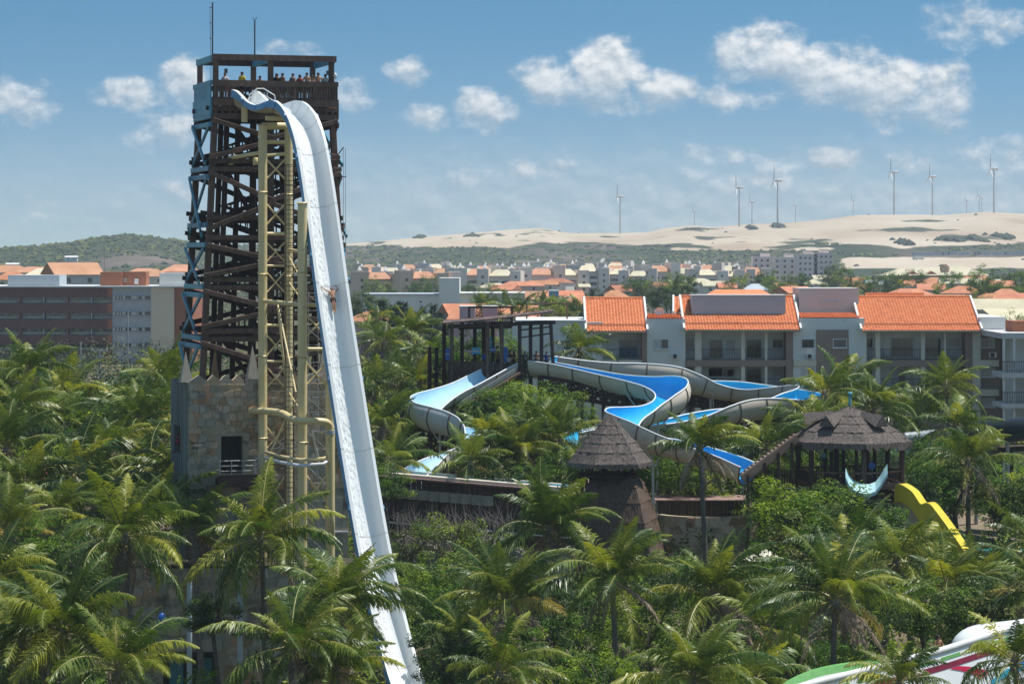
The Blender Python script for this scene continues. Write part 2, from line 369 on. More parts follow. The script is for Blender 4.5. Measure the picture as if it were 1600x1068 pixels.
def catmull(pts, per=6):
    """pts: list of tuples (any number of components); returns smooth samples"""
    out = []; n = len(pts)
    for i in range(n - 1):
        p0, p1, p2, p3 = pts[max(i - 1, 0)], pts[i], pts[i + 1], pts[min(i + 2, n - 1)]
        for k in range(per):
            t = k / per
            out.append(tuple(.5 * ((2 * b) + (-a + c) * t + (2 * a - 5 * b + 4 * c - d) * t * t + (-a + 3 * b - 3 * c + d) * t ** 3) for a, b, c, d in zip(p0, p1, p2, p3)))
    out.append(tuple(pts[-1])); return out
_u = 'zeroth first second third fourth fifth sixth seventh eighth ninth tenth eleventh twelfth thirteenth fourteenth fifteenth sixteenth seventeenth eighteenth nineteenth'.split()
ORD = _u[1:] + [('twentieth', 'thirtieth', 'fortieth', 'fiftieth')[t_ - 2] if k_ == 0 else ('twenty', 'thirty', 'forty', 'fifty')[t_ - 2] + '-' + _u[k_] for t_ in range(2, 6) for k_ in range(10)]

# ------------------------------------------------------------------ ground and hills
SKYL = [(-2000, 392), (-400, 392), (0, 388), (60, 385), (110, 379), (160, 371), (205, 367), (250, 371), (290, 379), (330, 384), (440, 383), (545, 380), (600, 376), (660, 370), (740, 364), (790, 359),
        (845, 356), (890, 364), (960, 364), (1010, 363), (1040, 356), (1085, 352), (1110, 355), (1170, 350), (1215, 349), (1280, 344), (1340, 336), (1400, 335), (1470, 336), (1540, 331), (1600, 334), (1800, 338), (2400, 360), (4000, 388)]
def ground_z(X, Y):
    if Y < 265: return 8.5 * ss(190, 268, Y)
    base = 8.5 - .5 * ss(300, 900, Y)
    px = 800 + X / Y * F; ridge = lerp_tab(SKYL, px)
    Yc = 2600 + 1300 * ss(250, 560, px); Y0 = 1850 + 200 * ss(250, 560, px)
    if Y <= Y0: return base
    zr = CZ + (HY - ridge) * Yc / F
    if Y <= Yc:
        t = (Y - Y0) / (Yc - Y0); t = .35 * t + .65 * ss(0, 1, t)
        z = base + (zr - base) * t
        bmp = mnoise.fractal(Vector((X * .006, Y * .003, 2.3)), 1.0, 2.0, 4) * 5.0 * min(1, 4 * t) * min(1, (1 - t) * 6)
        return z + bmp
    return CZ + (HY - ridge - 5 * ss(Yc, Yc + 900, Y)) * Y / F - 4 * ss(Yc, Yc + 200, Y)
SANDLOW = [(-4000, 300), (520, 383), (560, 384), (640, 384), (740, 387), (800, 386), (850, 380), (930, 379), (1000, 384), (1060, 382), (1120, 388), (1200, 386), (1300, 380), (1400, 384), (1500, 384), (1600, 380), (2500, 380)]
def sandiness(px, py):
    s = ss(-5, 5, lerp_tab(SANDLOW, px) - py)
    if px < 520: s = 0
    # bare peach-coloured lots on the right, below the scrub
    d = ss(1285, 1330, px) * ss(398, 404, py) * ss(428, 418, py) if False else 0
    if px > 1285: d = ss(1285, 1340, px) * ss(399, 404, py) * (1 - ss(416, 424, py)) * .95
    e = ss(1030, 1060, px) * (1 - ss(1290, 1330, px)) * ss(384, 388, py) * (1 - ss(390, 394, py)) * .75
    lf = 0.5 * math.exp(-((px - 200) / 30) ** 2 - ((py - 393) / 2.2) ** 2)
    patch = 0
    for (cx, cy, a, b) in ((845, 366, 50, 7), (1085, 358, 42, 7), (1460, 345, 50, 4), (1420, 358, 80, 5), (1255, 376, 60, 5), (1110, 372, 70, 5), (1560, 370, 60, 5), (1490, 372, 34, 6), (590, 379, 20, 3), (700, 371, 12, 3), (745, 369, 12, 3), (780, 368, 8, 3), (960, 371, 30, 3), (1215, 354, 14, 4), (1175, 357, 7, 3)):
        patch = max(patch, math.exp(-((px - cx) / a) ** 2 - ((py - cy) / b) ** 2))
    return max(0, max(s, d, e, lf) - patch * .62)
rows = [-60, 0, 60, 110, 140, 170, 190] + [195 + 5 * i for i in range(16)] + [300, 350, 420, 520, 650, 800, 1000, 1250, 1500, 1700] + [1850 + 26 * i for i in range(86)] + [4120, 4300, 4600, 5000, 5600, 6300, 7000]
cols = [-4.0, -3, -2.2, -1.6, -1.2, -.9, -.7, -.5, -.4, -.32, -.26, -.22] + [-.2 + .4 * i / 220 for i in range(221)] + [.22, .26, .32, .4, .5, .7, .9, 1.2, 1.6, 2.2, 3, 4.0]
gv, gf, sand = [], [], []
for Y in rows:
    for c in cols:
        Ye = max(Y, 120.0); X = max(-3900, min(3900, c * Ye)) if abs(c) < .3 else (c * Ye if abs(c * Ye) < 3900 else math.copysign(3900 - 20 / abs(c), c))
        z = ground_z(X, max(Y, 1.0)); gv.append((X, Y, z)); px = 800 + X / max(Y, 1) * F; py = HY - (z - CZ) / max(Y, 1) * F
        sand.append(sandiness(px, py) if Y > 1200 else 0.0)
nc = len(cols)
for i in range(len(rows) - 1):
    for j in range(nc - 1): gf.append((i * nc + j, i * nc + j + 1, (i + 1) * nc + j + 1, (i + 1) * nc + j))
gm = bpy.data.materials.new('ground'); gm.use_nodes = True; t = gm.node_tree; N, L = t.nodes, t.links; b = N['Principled BSDF']; b.inputs['Roughness'].default_value = 1; b.inputs['Specular IOR Level'].default_value = .1
geo = N.new('ShaderNodeNewGeometry'); att = N.new('ShaderNodeAttribute'); att.attribute_name = 'sand'
def gnoise(sc, det, stretch=(1, 1, 1)):
    v = N.new('ShaderNodeVectorMath'); v.operation = 'MULTIPLY'; v.inputs[1].default_value = stretch; L.new(geo.outputs['Position'], v.inputs[0])
    n = N.new('ShaderNodeTexNoise'); n.inputs['Scale'].default_value = sc; n.inputs['Detail'].default_value = det; L.new(v.outputs[0], n.inputs['Vector']); return n.outputs['Fac']
def gramp(fac, *st):
    r = N.new('ShaderNodeValToRGB'); cr = r.color_ramp
    while len(cr.elements) < len(st): cr.elements.new(.5)
    for e_, (p_, c_) in zip(cr.elements, st): e_.position = p_; e_.color = c_ + (1,)
    L.new(fac, r.inputs[0]); return r.outputs[0]
def gm_math(op, a, b_):
    n = N.new('ShaderNodeMath'); n.operation = op
    for i_, v_ in enumerate((a, b_)):
        if isinstance(v_, (int, float)): n.inputs[i_].default_value = v_
        else: L.new(v_, n.inputs[i_])
    return n.outputs[0]
green = gramp(gnoise(.012, 8, (1, .5, 1)), (.32, (.030, .046, .024)), (.48, (.058, .072, .040)), (.58, (.11, .095, .078)), (.72, (.18, .15, .125)))
soilc = gramp(gnoise(.09, 5), (.3, (.05, .06, .03)), (.52, (.10, .09, .055)), (.68, (.24, .19, .14)))
sandc = gramp(gnoise(.008, 6, (1, .35, 1)), (.3, (.40, .31, .22)), (.5, (.50, .42, .32)), (.72, (.55, .475, .38)))
sf = gm_math('ADD', att.outputs['Fac'], gm_math('MULTIPLY', gm_math('SUBTRACT', gnoise(.02, 9, (1, .35, 1)), .5), 2.3))
sfac = gramp(sf, (.40, (0, 0, 0)), (.60, (1, 1, 1)))
posy = N.new('ShaderNodeSeparateXYZ'); L.new(geo.outputs['Position'], posy.inputs[0])
near = N.new('ShaderNodeMapRange'); L.new(posy.outputs[1], near.inputs[0]); near.inputs[1].default_value = 700; near.inputs[2].default_value = 1500
m1 = N.new('ShaderNodeMix'); m1.data_type = 'RGBA'; L.new(near.outputs[0], m1.inputs[0]); L.new(soilc, m1.inputs[6]); L.new(green, m1.inputs[7])
m2 = N.new('ShaderNodeMix'); m2.data_type = 'RGBA'; L.new(sfac, m2.inputs[0]); L.new(m1.outputs[2], m2.inputs[6]); L.new(sandc, m2.inputs[7])
L.new(m2.outputs[2], b.inputs['Base Color'])
gme = mesh('ground', gv, gf, gm, smooth=True)
at = gme.attributes.new('sand', 'FLOAT', 'POINT'); at.data.foreach_set('value', sand)
ground = struct('ground', gme)
# ------------------------------------------------------------------ people
def skin_body(name, joints, edges, radii, m):
    me = bpy.data.meshes.new(name); me.from_pydata(joints, edges, []); o = bpy.data.objects.new(name, me); COL.objects.link(o)
    md = o.modifiers.new('skin', 'SKIN'); md.use_smooth_shade = True
    for i, r in enumerate(radii): me.skin_vertices[0].data[i].radius = (r, r)
    me.skin_vertices[0].data[0].use_root = True
    o.modifiers.new('sub', 'SUBSURF').levels = 1
    dg = bpy.context.evaluated_depsgraph_get(); ev = o.evaluated_get(dg); nm = bpy.data.meshes.new_from_object(ev)
    bpy.data.objects.remove(o); nm.materials.clear(); nm.materials.append(M[m]); return nm
def body(name, pose, m):
    """pose: dict of joints; one continuous skinned figure with head, neck, torso, limbs and fingers"""
    J, E, Rr, idx = [], [], [], {}
    def j(k, p, r, par=None):
        idx[k] = len(J); J.append(tuple(p)); Rr.append(r)
        if par is not None: E.append((idx[par], idx[k]))
    p = pose
    j('pelvis', p['pelvis'], .135); j('waist', p['waist'], .12, 'pelvis'); j('chest', p['chest'], .145, 'waist'); j('neck', p['neck'], .06, 'chest'); j('chin', p['chin'], .075, 'neck'); j('head', p['head'], .095, 'chin'); j('crown', p['crown'], .07, 'head')
    for s in 'LR':
        j('sh' + s, p['sh' + s], .062, 'chest'); j('el' + s, p['el' + s], .044, 'sh' + s); j('wr' + s, p['wr' + s], .03, 'el' + s); j('hd' + s, p['hd' + s], .036, 'wr' + s)
        j('hip' + s, p['hip' + s], .095, 'pelvis'); j('kn' + s, p['kn' + s], .06, 'hip' + s); j('an' + s, p['an' + s], .042, 'kn' + s); j('to' + s, p['to' + s], .03, 'an' + s)
    nm = skin_body(name, J, E, Rr, m)
    # fingers: five short tapered fingers leaving each palm, the thumb from its side
    bm = bmesh.new(); bm.from_mesh(nm)
    for s in 'LR':
        w, h = Vector(p['wr' + s]), Vector(p['hd' + s]); d = (h - w).normalized(); side = d.cross(Vector((0, 1, 0)) if abs(d.y) < .9 else Vector((1, 0, 0))).normalized()
        for k, (o_, ln) in enumerate(((-.03, .075), (-.01, .088), (.01, .082), (.028, .062), (.042, .055))):
            a = h + side * o_ + d * (.0 if k < 4 else -.03); e = a + (d * ln if k < 4 else (d * .6 + side * .8).normalized() * ln)
            vs, fs = tube_vf([a, (a + e) / 2 + Vector((0, 0, -.004)), e], [.010, .009, .006], 5); bv = [bm.verts.new(v) for v in vs]
            for f in fs: bm.faces.new([bv[i] for i in f])
    # nose
    hp = Vector(p['head']); fwd = Vector(p.get('fwd', (0, -1, 0)))
    vs, fs = tube_vf([hp + fwd * .08 + Vector((0, 0, .02)), hp + fwd * .115 + Vector((0, 0, -.02))], [.012, .018], 5); bv = [bm.verts.new(v) for v in vs]
    for f in fs: bm.faces.new([bv[i] for i in f])
    bm.to_mesh(nm); bm.free(); nm.polygons.foreach_set('use_smooth', [True] * len(nm.polygons)); return nm
STAND = dict(pelvis=(0, 0, .95), waist=(0, 0, 1.1), chest=(0, .01, 1.32), neck=(0, 0, 1.47), chin=(0, -.01, 1.54), head=(0, -.01, 1.62), crown=(0, 0, 1.69),
             shL=(-.17, 0, 1.42), shR=(.17, 0, 1.42), elL=(-.23, .02, 1.14), elR=(.23, .02, 1.14), wrL=(-.22, -.1, .93), wrR=(.22, -.1, .93), hdL=(-.21, -.13, .86), hdR=(.21, -.13, .86),
             hipL=(-.09, 0, .88), hipR=(.09, 0, .88), knL=(-.1, -.01, .49), knR=(.1, -.01, .49), anL=(-.1, .02, .09), anR=(.1, .02, .09), toL=(-.11, -.12, .03), toR=(.11, -.12, .03))
STAND2 = dict(STAND, elL=(-.26, -.06, 1.17), wrL=(-.2, -.27, 1.08), hdL=(-.18, -.34, 1.07), elR=(.26, -.06, 1.17), wrR=(.2, -.27, 1.08), hdR=(.18, -.34, 1.07), knL=(-.1, -.05, .49))
def ring_shell(levels, n=14):
    vs, fs = [], []
    for (z, rx, ry, y) in levels:
        for k in range(n): a = 2 * math.pi * k / n; vs.append((math.cos(a) * rx, y + math.sin(a) * ry, z))
    for i in range(len(levels) - 1):
        for k in range(n): fs.append((i * n + k, i * n + (k + 1) % n, (i + 1) * n + (k + 1) % n, (i + 1) * n + k))
    return vs, fs
PM = {}
for sk in ('skin_tan', 'skin_brown'):
    PM[sk, 0] = body('person_body', STAND, sk); PM[sk, 1] = body('person_body', STAND2, sk)
hv, hf = [], []
for i in range(6):
    ph = i / 5 * R(112)
    for k_ in range(12): a = 2 * math.pi * k_ / 12; hv.append((math.sin(ph) * math.cos(a) * .105, .012 + math.sin(ph) * math.sin(a) * .115, 1.635 + math.cos(ph) * .115))
for i in range(5):
    for k_ in range(12): hf.append((i * 12 + k_, i * 12 + (k_ + 1) % 12, (i + 1) * 12 + (k_ + 1) % 12, (i + 1) * 12 + k_))
hv = [(x, y + (.02 if z < 1.63 else 0), z) for x, y, z in hv]
PM['hair'] = mesh('hair', hv, hf, 'hair', smooth=True)
lv, lf = ring_shell([(1.70, .06, .06, .02), (1.62, .112, .11, .03), (1.5, .10, .07, .055), (1.36, .085, .05, .09), (1.3, .05, .03, .1)])
PM['long_hair'] = mesh('long_hair', lv, lf, 'hair', smooth=True)
for c in ('white', 'red', 'blue', 'black', 'yellow', 'grey'):
    v1, f1 = ring_shell([(.9, .175, .13, 0), (1.1, .165, .125, 0), (1.3, .195, .15, .005), (1.41, .185, .12, .01), (1.46, .08, .08, 0)])
    mb = MB().add(v1, f1)
    for s in (-1, 1): mb.tube([(s * .15, 0, 1.42), (s * .21, .01, 1.26), (s * .225, .015, 1.2)], [.085, .072, .07], 8)
    PM['shirt', c] = mesh('shirt', mb.v, mb.f, 'cloth_' + c, smooth=True)
    mb = MB().add(*ring_shell([(1.0, .165, .125, 0), (.9, .185, .135, 0), (.83, .19, .13, 0)]))
    for s in (-1, 1): mb.tube([(s * .09, 0, .9), (s * .1, 0, .7), (s * .1, 0, .55)], [.105, .1, .095], 8)
    PM['shorts', c] = mesh('shorts', mb.v, mb.f, 'cloth_' + c, smooth=True)
def person(loc, rz, label, skin='skin_tan', pose=0, shirt=None, shorts='black', long_hair=False, group=None, scale=1.0):
    o = link('person', PM[skin, pose]); tag(o, label, 'person', group); o.location = loc; o.rotation_euler = (0, 0, rz); o.scale = (scale,) * 3
    link('hair', PM['hair'], o)
    if long_hair: link('long_hair', PM['long_hair'], o)
    if shirt: link('shirt', PM['shirt', shirt], o)
    link('shorts', PM['shorts', shorts], o)
    return o

# ------------------------------------------------------------------ timber tower
TH = R(16.8); TU = Vector((math.cos(TH), math.sin(TH), 0)); TV = Vector((-math.sin(TH), math.cos(TH), 0))
TO = P(337, 395, 193.3); TO.z = 0
TW, TD, ZT, ZB = 8.05, 5.8, 44.0, 21.5
def T(u, v, z):
    t = max(0, (40.6 - z) / (40.6 - ZB)); su, sv = 1 + .24 * t, 1 + .12 * t
    return TO + TU * (TW / 2 + (u - TW / 2) * su) + TV * (TD / 2 + (v - TD / 2) * sv) + Vector((0, 0, z))
tower = thing('timber_tower', 'tall dark brown open timber tower with stairs inside and people on top', 'tower', T(TW / 2, TD / 2, ZB) )
def zp(py): return CZ - (py - HY) / 23.0
UM = 3.8
LEV = [zp(p) for p in (176, 258, 340, 371, 443, 523)]
LOW = 19.5
for (u, v) in ((0, 0), (TW, 0), (UM, 0), (0, TD), (TW, TD), (UM, TD)):
    bar('post', T(u, v, LOW), T(u, v, 40.4), .42, .42, 'timber', tower, up=TV)
    bar('post', T(u, v, 40.4), T(u, v, 43.35), .36, .36, 'timber', tower, up=TV)
for (u, v) in ((1.2, 1.9), (1.2, 4.0), (3.0, 1.9), (5.4, 4.0), (7.2, 1.9), (7.2, 4.0), (2.1, 2.6)):
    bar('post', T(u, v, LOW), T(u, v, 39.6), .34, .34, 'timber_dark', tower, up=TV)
def face_beam(a, b, z, m, w=.16, h=.34, ext=.28):
    bar('beam', T(*a, z), T(*b, z), w, h, m, tower, ext=ext)
for i, z in enumerate(LEV):
    for dz in ((-.28, .28) if i not in (2, 3) else (0,)):
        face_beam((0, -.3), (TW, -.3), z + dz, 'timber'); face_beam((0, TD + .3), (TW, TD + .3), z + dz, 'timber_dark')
        face_beam((-.26, 0), (-.26, TD), z + dz - .5, 'timber_skylit', ext=.3); face_beam((TW + .3, 0), (TW + .3, TD), z + dz - .5, 'timber', ext=.3)
    face_beam((0, 1.9), (TW, 1.9), z - .2, 'timber_dark')
    # short stub ends seen poking out at the left corner
    for v in (0.35, TD - .35): bar('beam_end', T(-.55, v, z + .35), T(.7, v, z + .2), .26, .3, 'timber_dark', tower)
bays = [(LEV[1], LEV[0]), (LEV[3], LEV[1]), (LEV[4], LEV[3]), (LEV[5], LEV[4]), (LOW + .6, LEV[5])]
for k_, (z0, z1) in enumerate(bays):
    zm = (z0 + z1) / 2
    for vv, m in ((-.52, 'timber'), (TD + .5, 'timber_dark')):
        for (ua, ub) in ((-.25, UM), (TW + .25, UM)):
            bar('brace', T(ua, vv, z1 - .5), T(ub, vv, zm + .1), .14, .34, m, tower)
            bar('brace', T(ub, vv, zm - .15), T(ua, vv, z0 + .55), .14, .34, m, tower)
    for uu, m in ((-.30, 'timber_skylit'), (TW + .36, 'timber_skylit')):
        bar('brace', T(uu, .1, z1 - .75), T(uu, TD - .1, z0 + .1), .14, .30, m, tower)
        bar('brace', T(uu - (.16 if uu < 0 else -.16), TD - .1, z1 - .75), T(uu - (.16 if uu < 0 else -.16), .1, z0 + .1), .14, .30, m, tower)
    # inner braces that darken the core
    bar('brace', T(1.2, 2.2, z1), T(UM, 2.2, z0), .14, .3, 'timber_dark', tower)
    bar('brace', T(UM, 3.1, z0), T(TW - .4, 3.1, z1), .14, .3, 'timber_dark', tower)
# stairs: flights of treads between landings
zs = [LOW + .5 + i * 2.05 for i in range(10)]
for i, z in enumerate(zs):
    back = i % 2
    v0, v1 = (4.3, 5.4) if back else (2.4, 3.5)
    ua, ub = (1.6, 6.8) if not back else (6.8, 1.6)
    n = 12; mb = MB()
    fl = []
    for s in range(n):
        f = (s + .5) / n; a = T(ua + (ub - ua) * f, v0, z + 2.05 * f); c = T(ua + (ub - ua) * f, v1, z + 2.05 * f)
        d = TU * .19
        mb.add([a - d, a + d, c + d, c - d, a - d - Vector((0, 0, .16)), a + d - Vector((0, 0, .16)), c + d - Vector((0, 0, .16)), c - d - Vector((0, 0, .16))], BOXF)
    st = mb.obj('stair_flight', ['timber_dark'], tower)
    for vv in (v0, v1):
        bar('stringer', T(ua, vv, z - .1), T(ub, vv, z + 1.95), .1, .34, 'timber_dark', tower)
        bar('handrail', T(ua, vv, z + 1.0), T(ub, vv, z + 3.05), .1, .14, 'timber_dark', tower)
        if vv == v1: continue
        mb = MB()
        for s in range(16):
            f = (s + .5) / 16; a = T(ua + (ub - ua) * f, vv, z + 2.05 * f); d = TU * .05
            mb.add([a - d, a + d, a + d + TV * .03, a - d + TV * .03, a - d + Vector((0, 0, 1)), a + d + Vector((0, 0, 1)), a + d + TV * .03 + Vector((0, 0, 1)), a - d + TV * .03 + Vector((0, 0, 1))], BOXF)
        mb.obj('railing_bars', ['timber_dark'], tower)['kind'] = 'stuff'
    if i < 9:
        ul = ub + (1.0 if ub > ua else -1.0)
        vs = [T(ub, 2.2, z + 2.0), T(ul, 2.2, z + 2.0), T(ul, 5.5, z + 2.0), T(ub, 5.5, z + 2.0)]
        if ul < ub: vs = [vs[1], vs[0], vs[3], vs[2]]
        link('landing', mesh('landing', vs + [v + Vector((0, 0, .15)) for v in vs], BOXF, 'timber_dark'), tower)
# top deck
ZD = 40.1
def tbox(name, u0, u1, v0, v1, z0, z1, m):
    c = [T(TW / 2, TD / 2, 41)] ; f = lambda u, v, z: TO + TU * u + TV * v + Vector((0, 0, z))
    vs = [f(u0, v0, z0), f(u1, v0, z0), f(u1, v1, z0), f(u0, v1, z0), f(u0, v0, z1), f(u1, v0, z1), f(u1, v1, z1), f(u0, v1, z1)]
    return link(name, mesh(name, vs, BOXF, m), tower)
for i in range(16): tbox('deck_board', -.28 + i * .535, .24 + i * .535, -.35, TD + .3, ZD + .36, ZD + .48, 'timber_dark')
for i in range(18): tbox('joist_end', -.22 + i * .48, -.0 + i * .48, -.42, -.05, ZD - .62, ZD - .16, 'timber')
tbox('fascia', -.29, TW + .3, -.62, -.43, ZD - .12, ZD + .34, 'timber'); tbox('fascia', -.29, TW + .3, -.6, -.44, ZD - 1.0, ZD - .64, 'timber')
tbox('side_fascia', -.44, -.30, -.35, TD + .4, ZD - .7, ZD + .42, 'timber_skylit')
tbox('side_fascia', TW + .31, TW + .45, -.35, TD + .4, ZD - .7, ZD + .42, 'timber')
tbox('top_rail', -.27, TW + .28, -.6, -.36, ZD + 1.22, ZD + 1.62, 'timber'); tbox('top_rail', -.27, TW + .28, TD + .3, TD + .5, ZD + 1.22, ZD + 1.6, 'timber_dark')
for i in range(46):
    u = -.15 + i * (TW + .3) / 45
    if 1.25 < u < 3.0: continue                      # the gap where the slide leaves
    tbox('baluster', u - .065, u + .065, -.5, -.43, ZD + .34, ZD + 1.22, 'timber')
for i in range(30): u = -.1 + i * (TW + .2) / 29; tbox('baluster', u - .05, u + .05, TD + .34, TD + .4, ZD, ZD + 1.22, 'timber_dark')
for i in range(9):
    v = -.2 + i * (TD + .4) / 9; tbox('side_board', -.40, -.32, v, v + .64, ZD + .42, ZD + 1.3, 'timber_skylit'); tbox('side_board', TW + .33, TW + .41, v, v + .64, ZD + .42, ZD + 1.3, 'timber')
tbox('side_rail', -.43, -.28, -.35, TD + .4, ZD + 1.3, ZD + 1.62, 'timber_skylit'); tbox('side_rail', TW + .29, TW + .43, -.35, TD + .4, ZD + 1.3, ZD + 1.62, 'timber')
# open roof frame
tbox('roof_beam', -.25, TW + .3, -.32, -.08, 43.1, 43.5, 'timber'); tbox('roof_beam', -.25, TW + .3, TD - .1, TD + .15, 43.1, 43.5, 'timber_dark')
for u, m in ((-.28, 'timber_skylit'), (UM - .12, 'timber_skylit'), (TW + .02, 'timber_skylit')): tbox('roof_cross_beam', u, u + .24, -.06, TD - .12, 43.02, 43.44, m)
tbox('lamp', .55, .75, -.36, -.2, 42.2, 42.5, 'steel_dark'); tbox('lamp', TW - .4, TW - .2, -.36, -.2, 42.2, 42.5, 'steel_dark')
# masts
def mast(px, py0, py1, Y, label, name='antenna_mast', arms=0):
    b0 = P(px, py0, Y); mt_ = thing(name, label, 'antenna', b0)
    pipe('pole', b0, P(px, py1, Y), .1, 'steel_dark', mt_, 8)
    for i in range(arms): a = P(px, py1 + 8 + i * 24, Y); pipe('bracket', a, a + Vector((-.22, 0, 0)), .05, 'steel_dark', mt_, 6); 
    if arms: pipe('cable', P(px - 4, py1 + 10, Y), P(px - 2, py0 + 50, Y), .03, 'steel_dark', mt_, 5)
    else:
        a = P(px, py1, Y)
        for s in (-1, 1): pipe('prong', a, a + Vector((s * .15, 0, .25)), .05, 'steel_dark', mt_, 6)
    return mt_
mast(332, 85, 4, 193.0, 'tall thin antenna mast with brackets on the tower roof corner', arms=3)
mast(398, 92, 33, 199.3, 'shorter thin antenna mast with forked tip on the tower roof')
# rope hoist on the right side of the tower
hz = thing('rope_hoist', 'small davit with two ropes hanging down the right side of the tower', 'hoist', P(527, 245, 195))
pipe('arm', P(527, 243, 195), P(537, 230, 195), .08, 'steel_dark', hz, 6)
for px in (536.5, 540): pipe('rope', P(px, 231, 195), P(px, 395, 195), .035, 'steel_grey', hz, 5)
bar('spreader', P(523, 276, 195), P(541, 276, 195), .06, .06, 'steel_dark', hz)
pp = thing('camera_dome', 'small pale camera dome on the right end of the tower rail', 'camera', P(524, 120, 195.3))
pipe('bracket', P(520, 119, 195.3), P(524, 119, 195.3), .08, 'steel_grey', pp, 6)
link('dome', mesh('dome', *tube_vf([P(524, 114, 195.3), P(524, 116, 195.3), P(524, 120, 195.3), P(524, 124, 195.3)], [.03, .1, .11, .03], 10), 'frame_white', smooth=True), pp)
# people on the deck and on the stairs
def on_deck(px, v):
    # solve u for the photo column at depth v
    for i in range(400):
        u = i * TW / 400; q = TO + TU * u + TV * v
        if 800 + q.x / q.y * F >= px: break
    return TO + TU * u + TV * v + Vector((0, 0, ZD + .48))
PEOPLE = [(351, .35, 'white', 'red', 'attendant in a white shirt leaning on the rail at the left end', 1, 0), (406, 2.6, None, 'black', 'bare-chested person behind the middle roof post', 0, 0), (432, .4, 'black', 'grey', 'long-haired person in black right of the middle roof post', 0, 1),
          (441, .5, None, 'blue', 'bare-chested tall person beside the long-haired one on the deck', 1, 0), (457, .4, 'grey', 'black', 'short person in grey in the middle of the deck rail', 1, 0), (468, .5, 'red', 'black', 'small person in dark red at the deck rail', 0, 1),
          (479, .4, None, 'black', 'bare-chested person leaning on the deck rail near the right roof posts', 1, 0), (488, 1.4, 'black', 'grey', 'person in black behind the rear right roof post', 0, 0), (497, .5, None, 'red', 'tall bare-chested person left of the right corner post', 1, 0),
          (508, .5, 'white', 'red', 'person in white and red next to the right corner post', 0, 0), (487, .5, 'grey', 'black', 'crouching-low short person in grey at the right of the deck', 1, 0), (378, .9, 'yellow', 'black', 'lifeguard in yellow by the slide entrance', 0, 0)]
for i, (px, v, sh, so, lb, ps, lh) in enumerate(PEOPLE):
    person(on_deck(px, v), rnd.uniform(-.6, .6), lb, 'skin_brown' if i % 2 else 'skin_tan', ps, sh, so, bool(lh), 'people on the tower deck', rnd.uniform(.95, 1.06) if i != 10 else .85)
QL = ['red', 'grey', 'white', 'blue', None, 'black', None, 'grey']
for i in range(8):
    fl_ = [7, 7, 5, 5, 5, 4, 3, 3][i]; f = [.25, .5, .2, .42, .66, .5, .3, .6][i]
    z = zs[fl_]; back = fl_ % 2; ua, ub = (1.6, 6.8) if not back else (6.8, 1.6)
    person(T(ua + (ub - ua) * f, 4.85 if back else 2.95, z + 2.05 * f + .07), rnd.uniform(-1, 1),
           'person in %s on the shaded tower stairs, %s from the top' % (('a %s shirt' % QL[i]) if QL[i] else 'swim shorts', ORD[i]), 'skin_brown' if i % 2 else 'skin_tan', i % 2, QL[i], 'black', False, 'people on the tower stairs')

# ------------------------------------------------------------------ stone base of the tower
SO = Vector((XP(296, 190.4), 190.4, 0)); SW = 10.9
sbase = thing('stone_tower_base', 'tall stone-clad castle wall with pointed battlements carrying the timber tower', 'stone wall', SO + TU * 5.5)
def SB(u, v, z): return SO + TU * u + TV * v + Vector((0, 0, z))
def sblock(name, u0, u1, v0, v1, z0, z1, m, parent=sbase):
    vs = [SB(u0, v0, z0), SB(u1, v0, z0), SB(u1, v1, z0), SB(u0, v1, z0), SB(u0, v0, z1), SB(u1, v0, z1), SB(u1, v1, z1), SB(u0, v1, z1)]
    return link(name, mesh(name, vs, BOXF, m), parent)
ZW = 21.2
wu0, wu1, wz0, wz1 = 2.15, 3.65, 16.0, 17.7            # window and balcony door
sblock('wall', 0, wu0, 0, .6, 0, ZW, 'mortar'); sblock('wall', wu1, SW, 0, .6, 0, ZW, 'mortar'); sblock('wall', wu0, wu1, .002, .6, 0, wz0 - .8, 'mortar'); sblock('wall', wu0, wu1, .002, .6, wz1, ZW, 'mortar')
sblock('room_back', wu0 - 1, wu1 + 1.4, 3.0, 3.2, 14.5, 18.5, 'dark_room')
# left flank of upright grey planks with an opening
for i in range(15):
    v = .62 + i * .43
    if i in (6, 7, 8, 9, 10, 11):
        sblock('plank', -.02 - .03 * (i % 2), .3, v, v + .41, 0, 16.4 - .05 * (i % 3), 'plank_grey'); sblock('plank', -.02 - .03 * (i % 2), .3, v, v + .41, 18.2, ZW + .1, 'plank_grey')
    else: sblock('plank', -.02 - .03 * (i % 2), .3, v, v + .41, 0, ZW + .1 + .06 * (i % 2), 'plank_grey')
sblock('wall', SW - .6, SW, .6, 7, 0, ZW, 'mortar'); sblock('wall', .32, SW - .62, 6.6, 7.0, 0, 15.5, 'mortar'); sblock('floor_slab', .32, SW - .62, .62, 6.58, 19.3, 19.5, 'mortar')
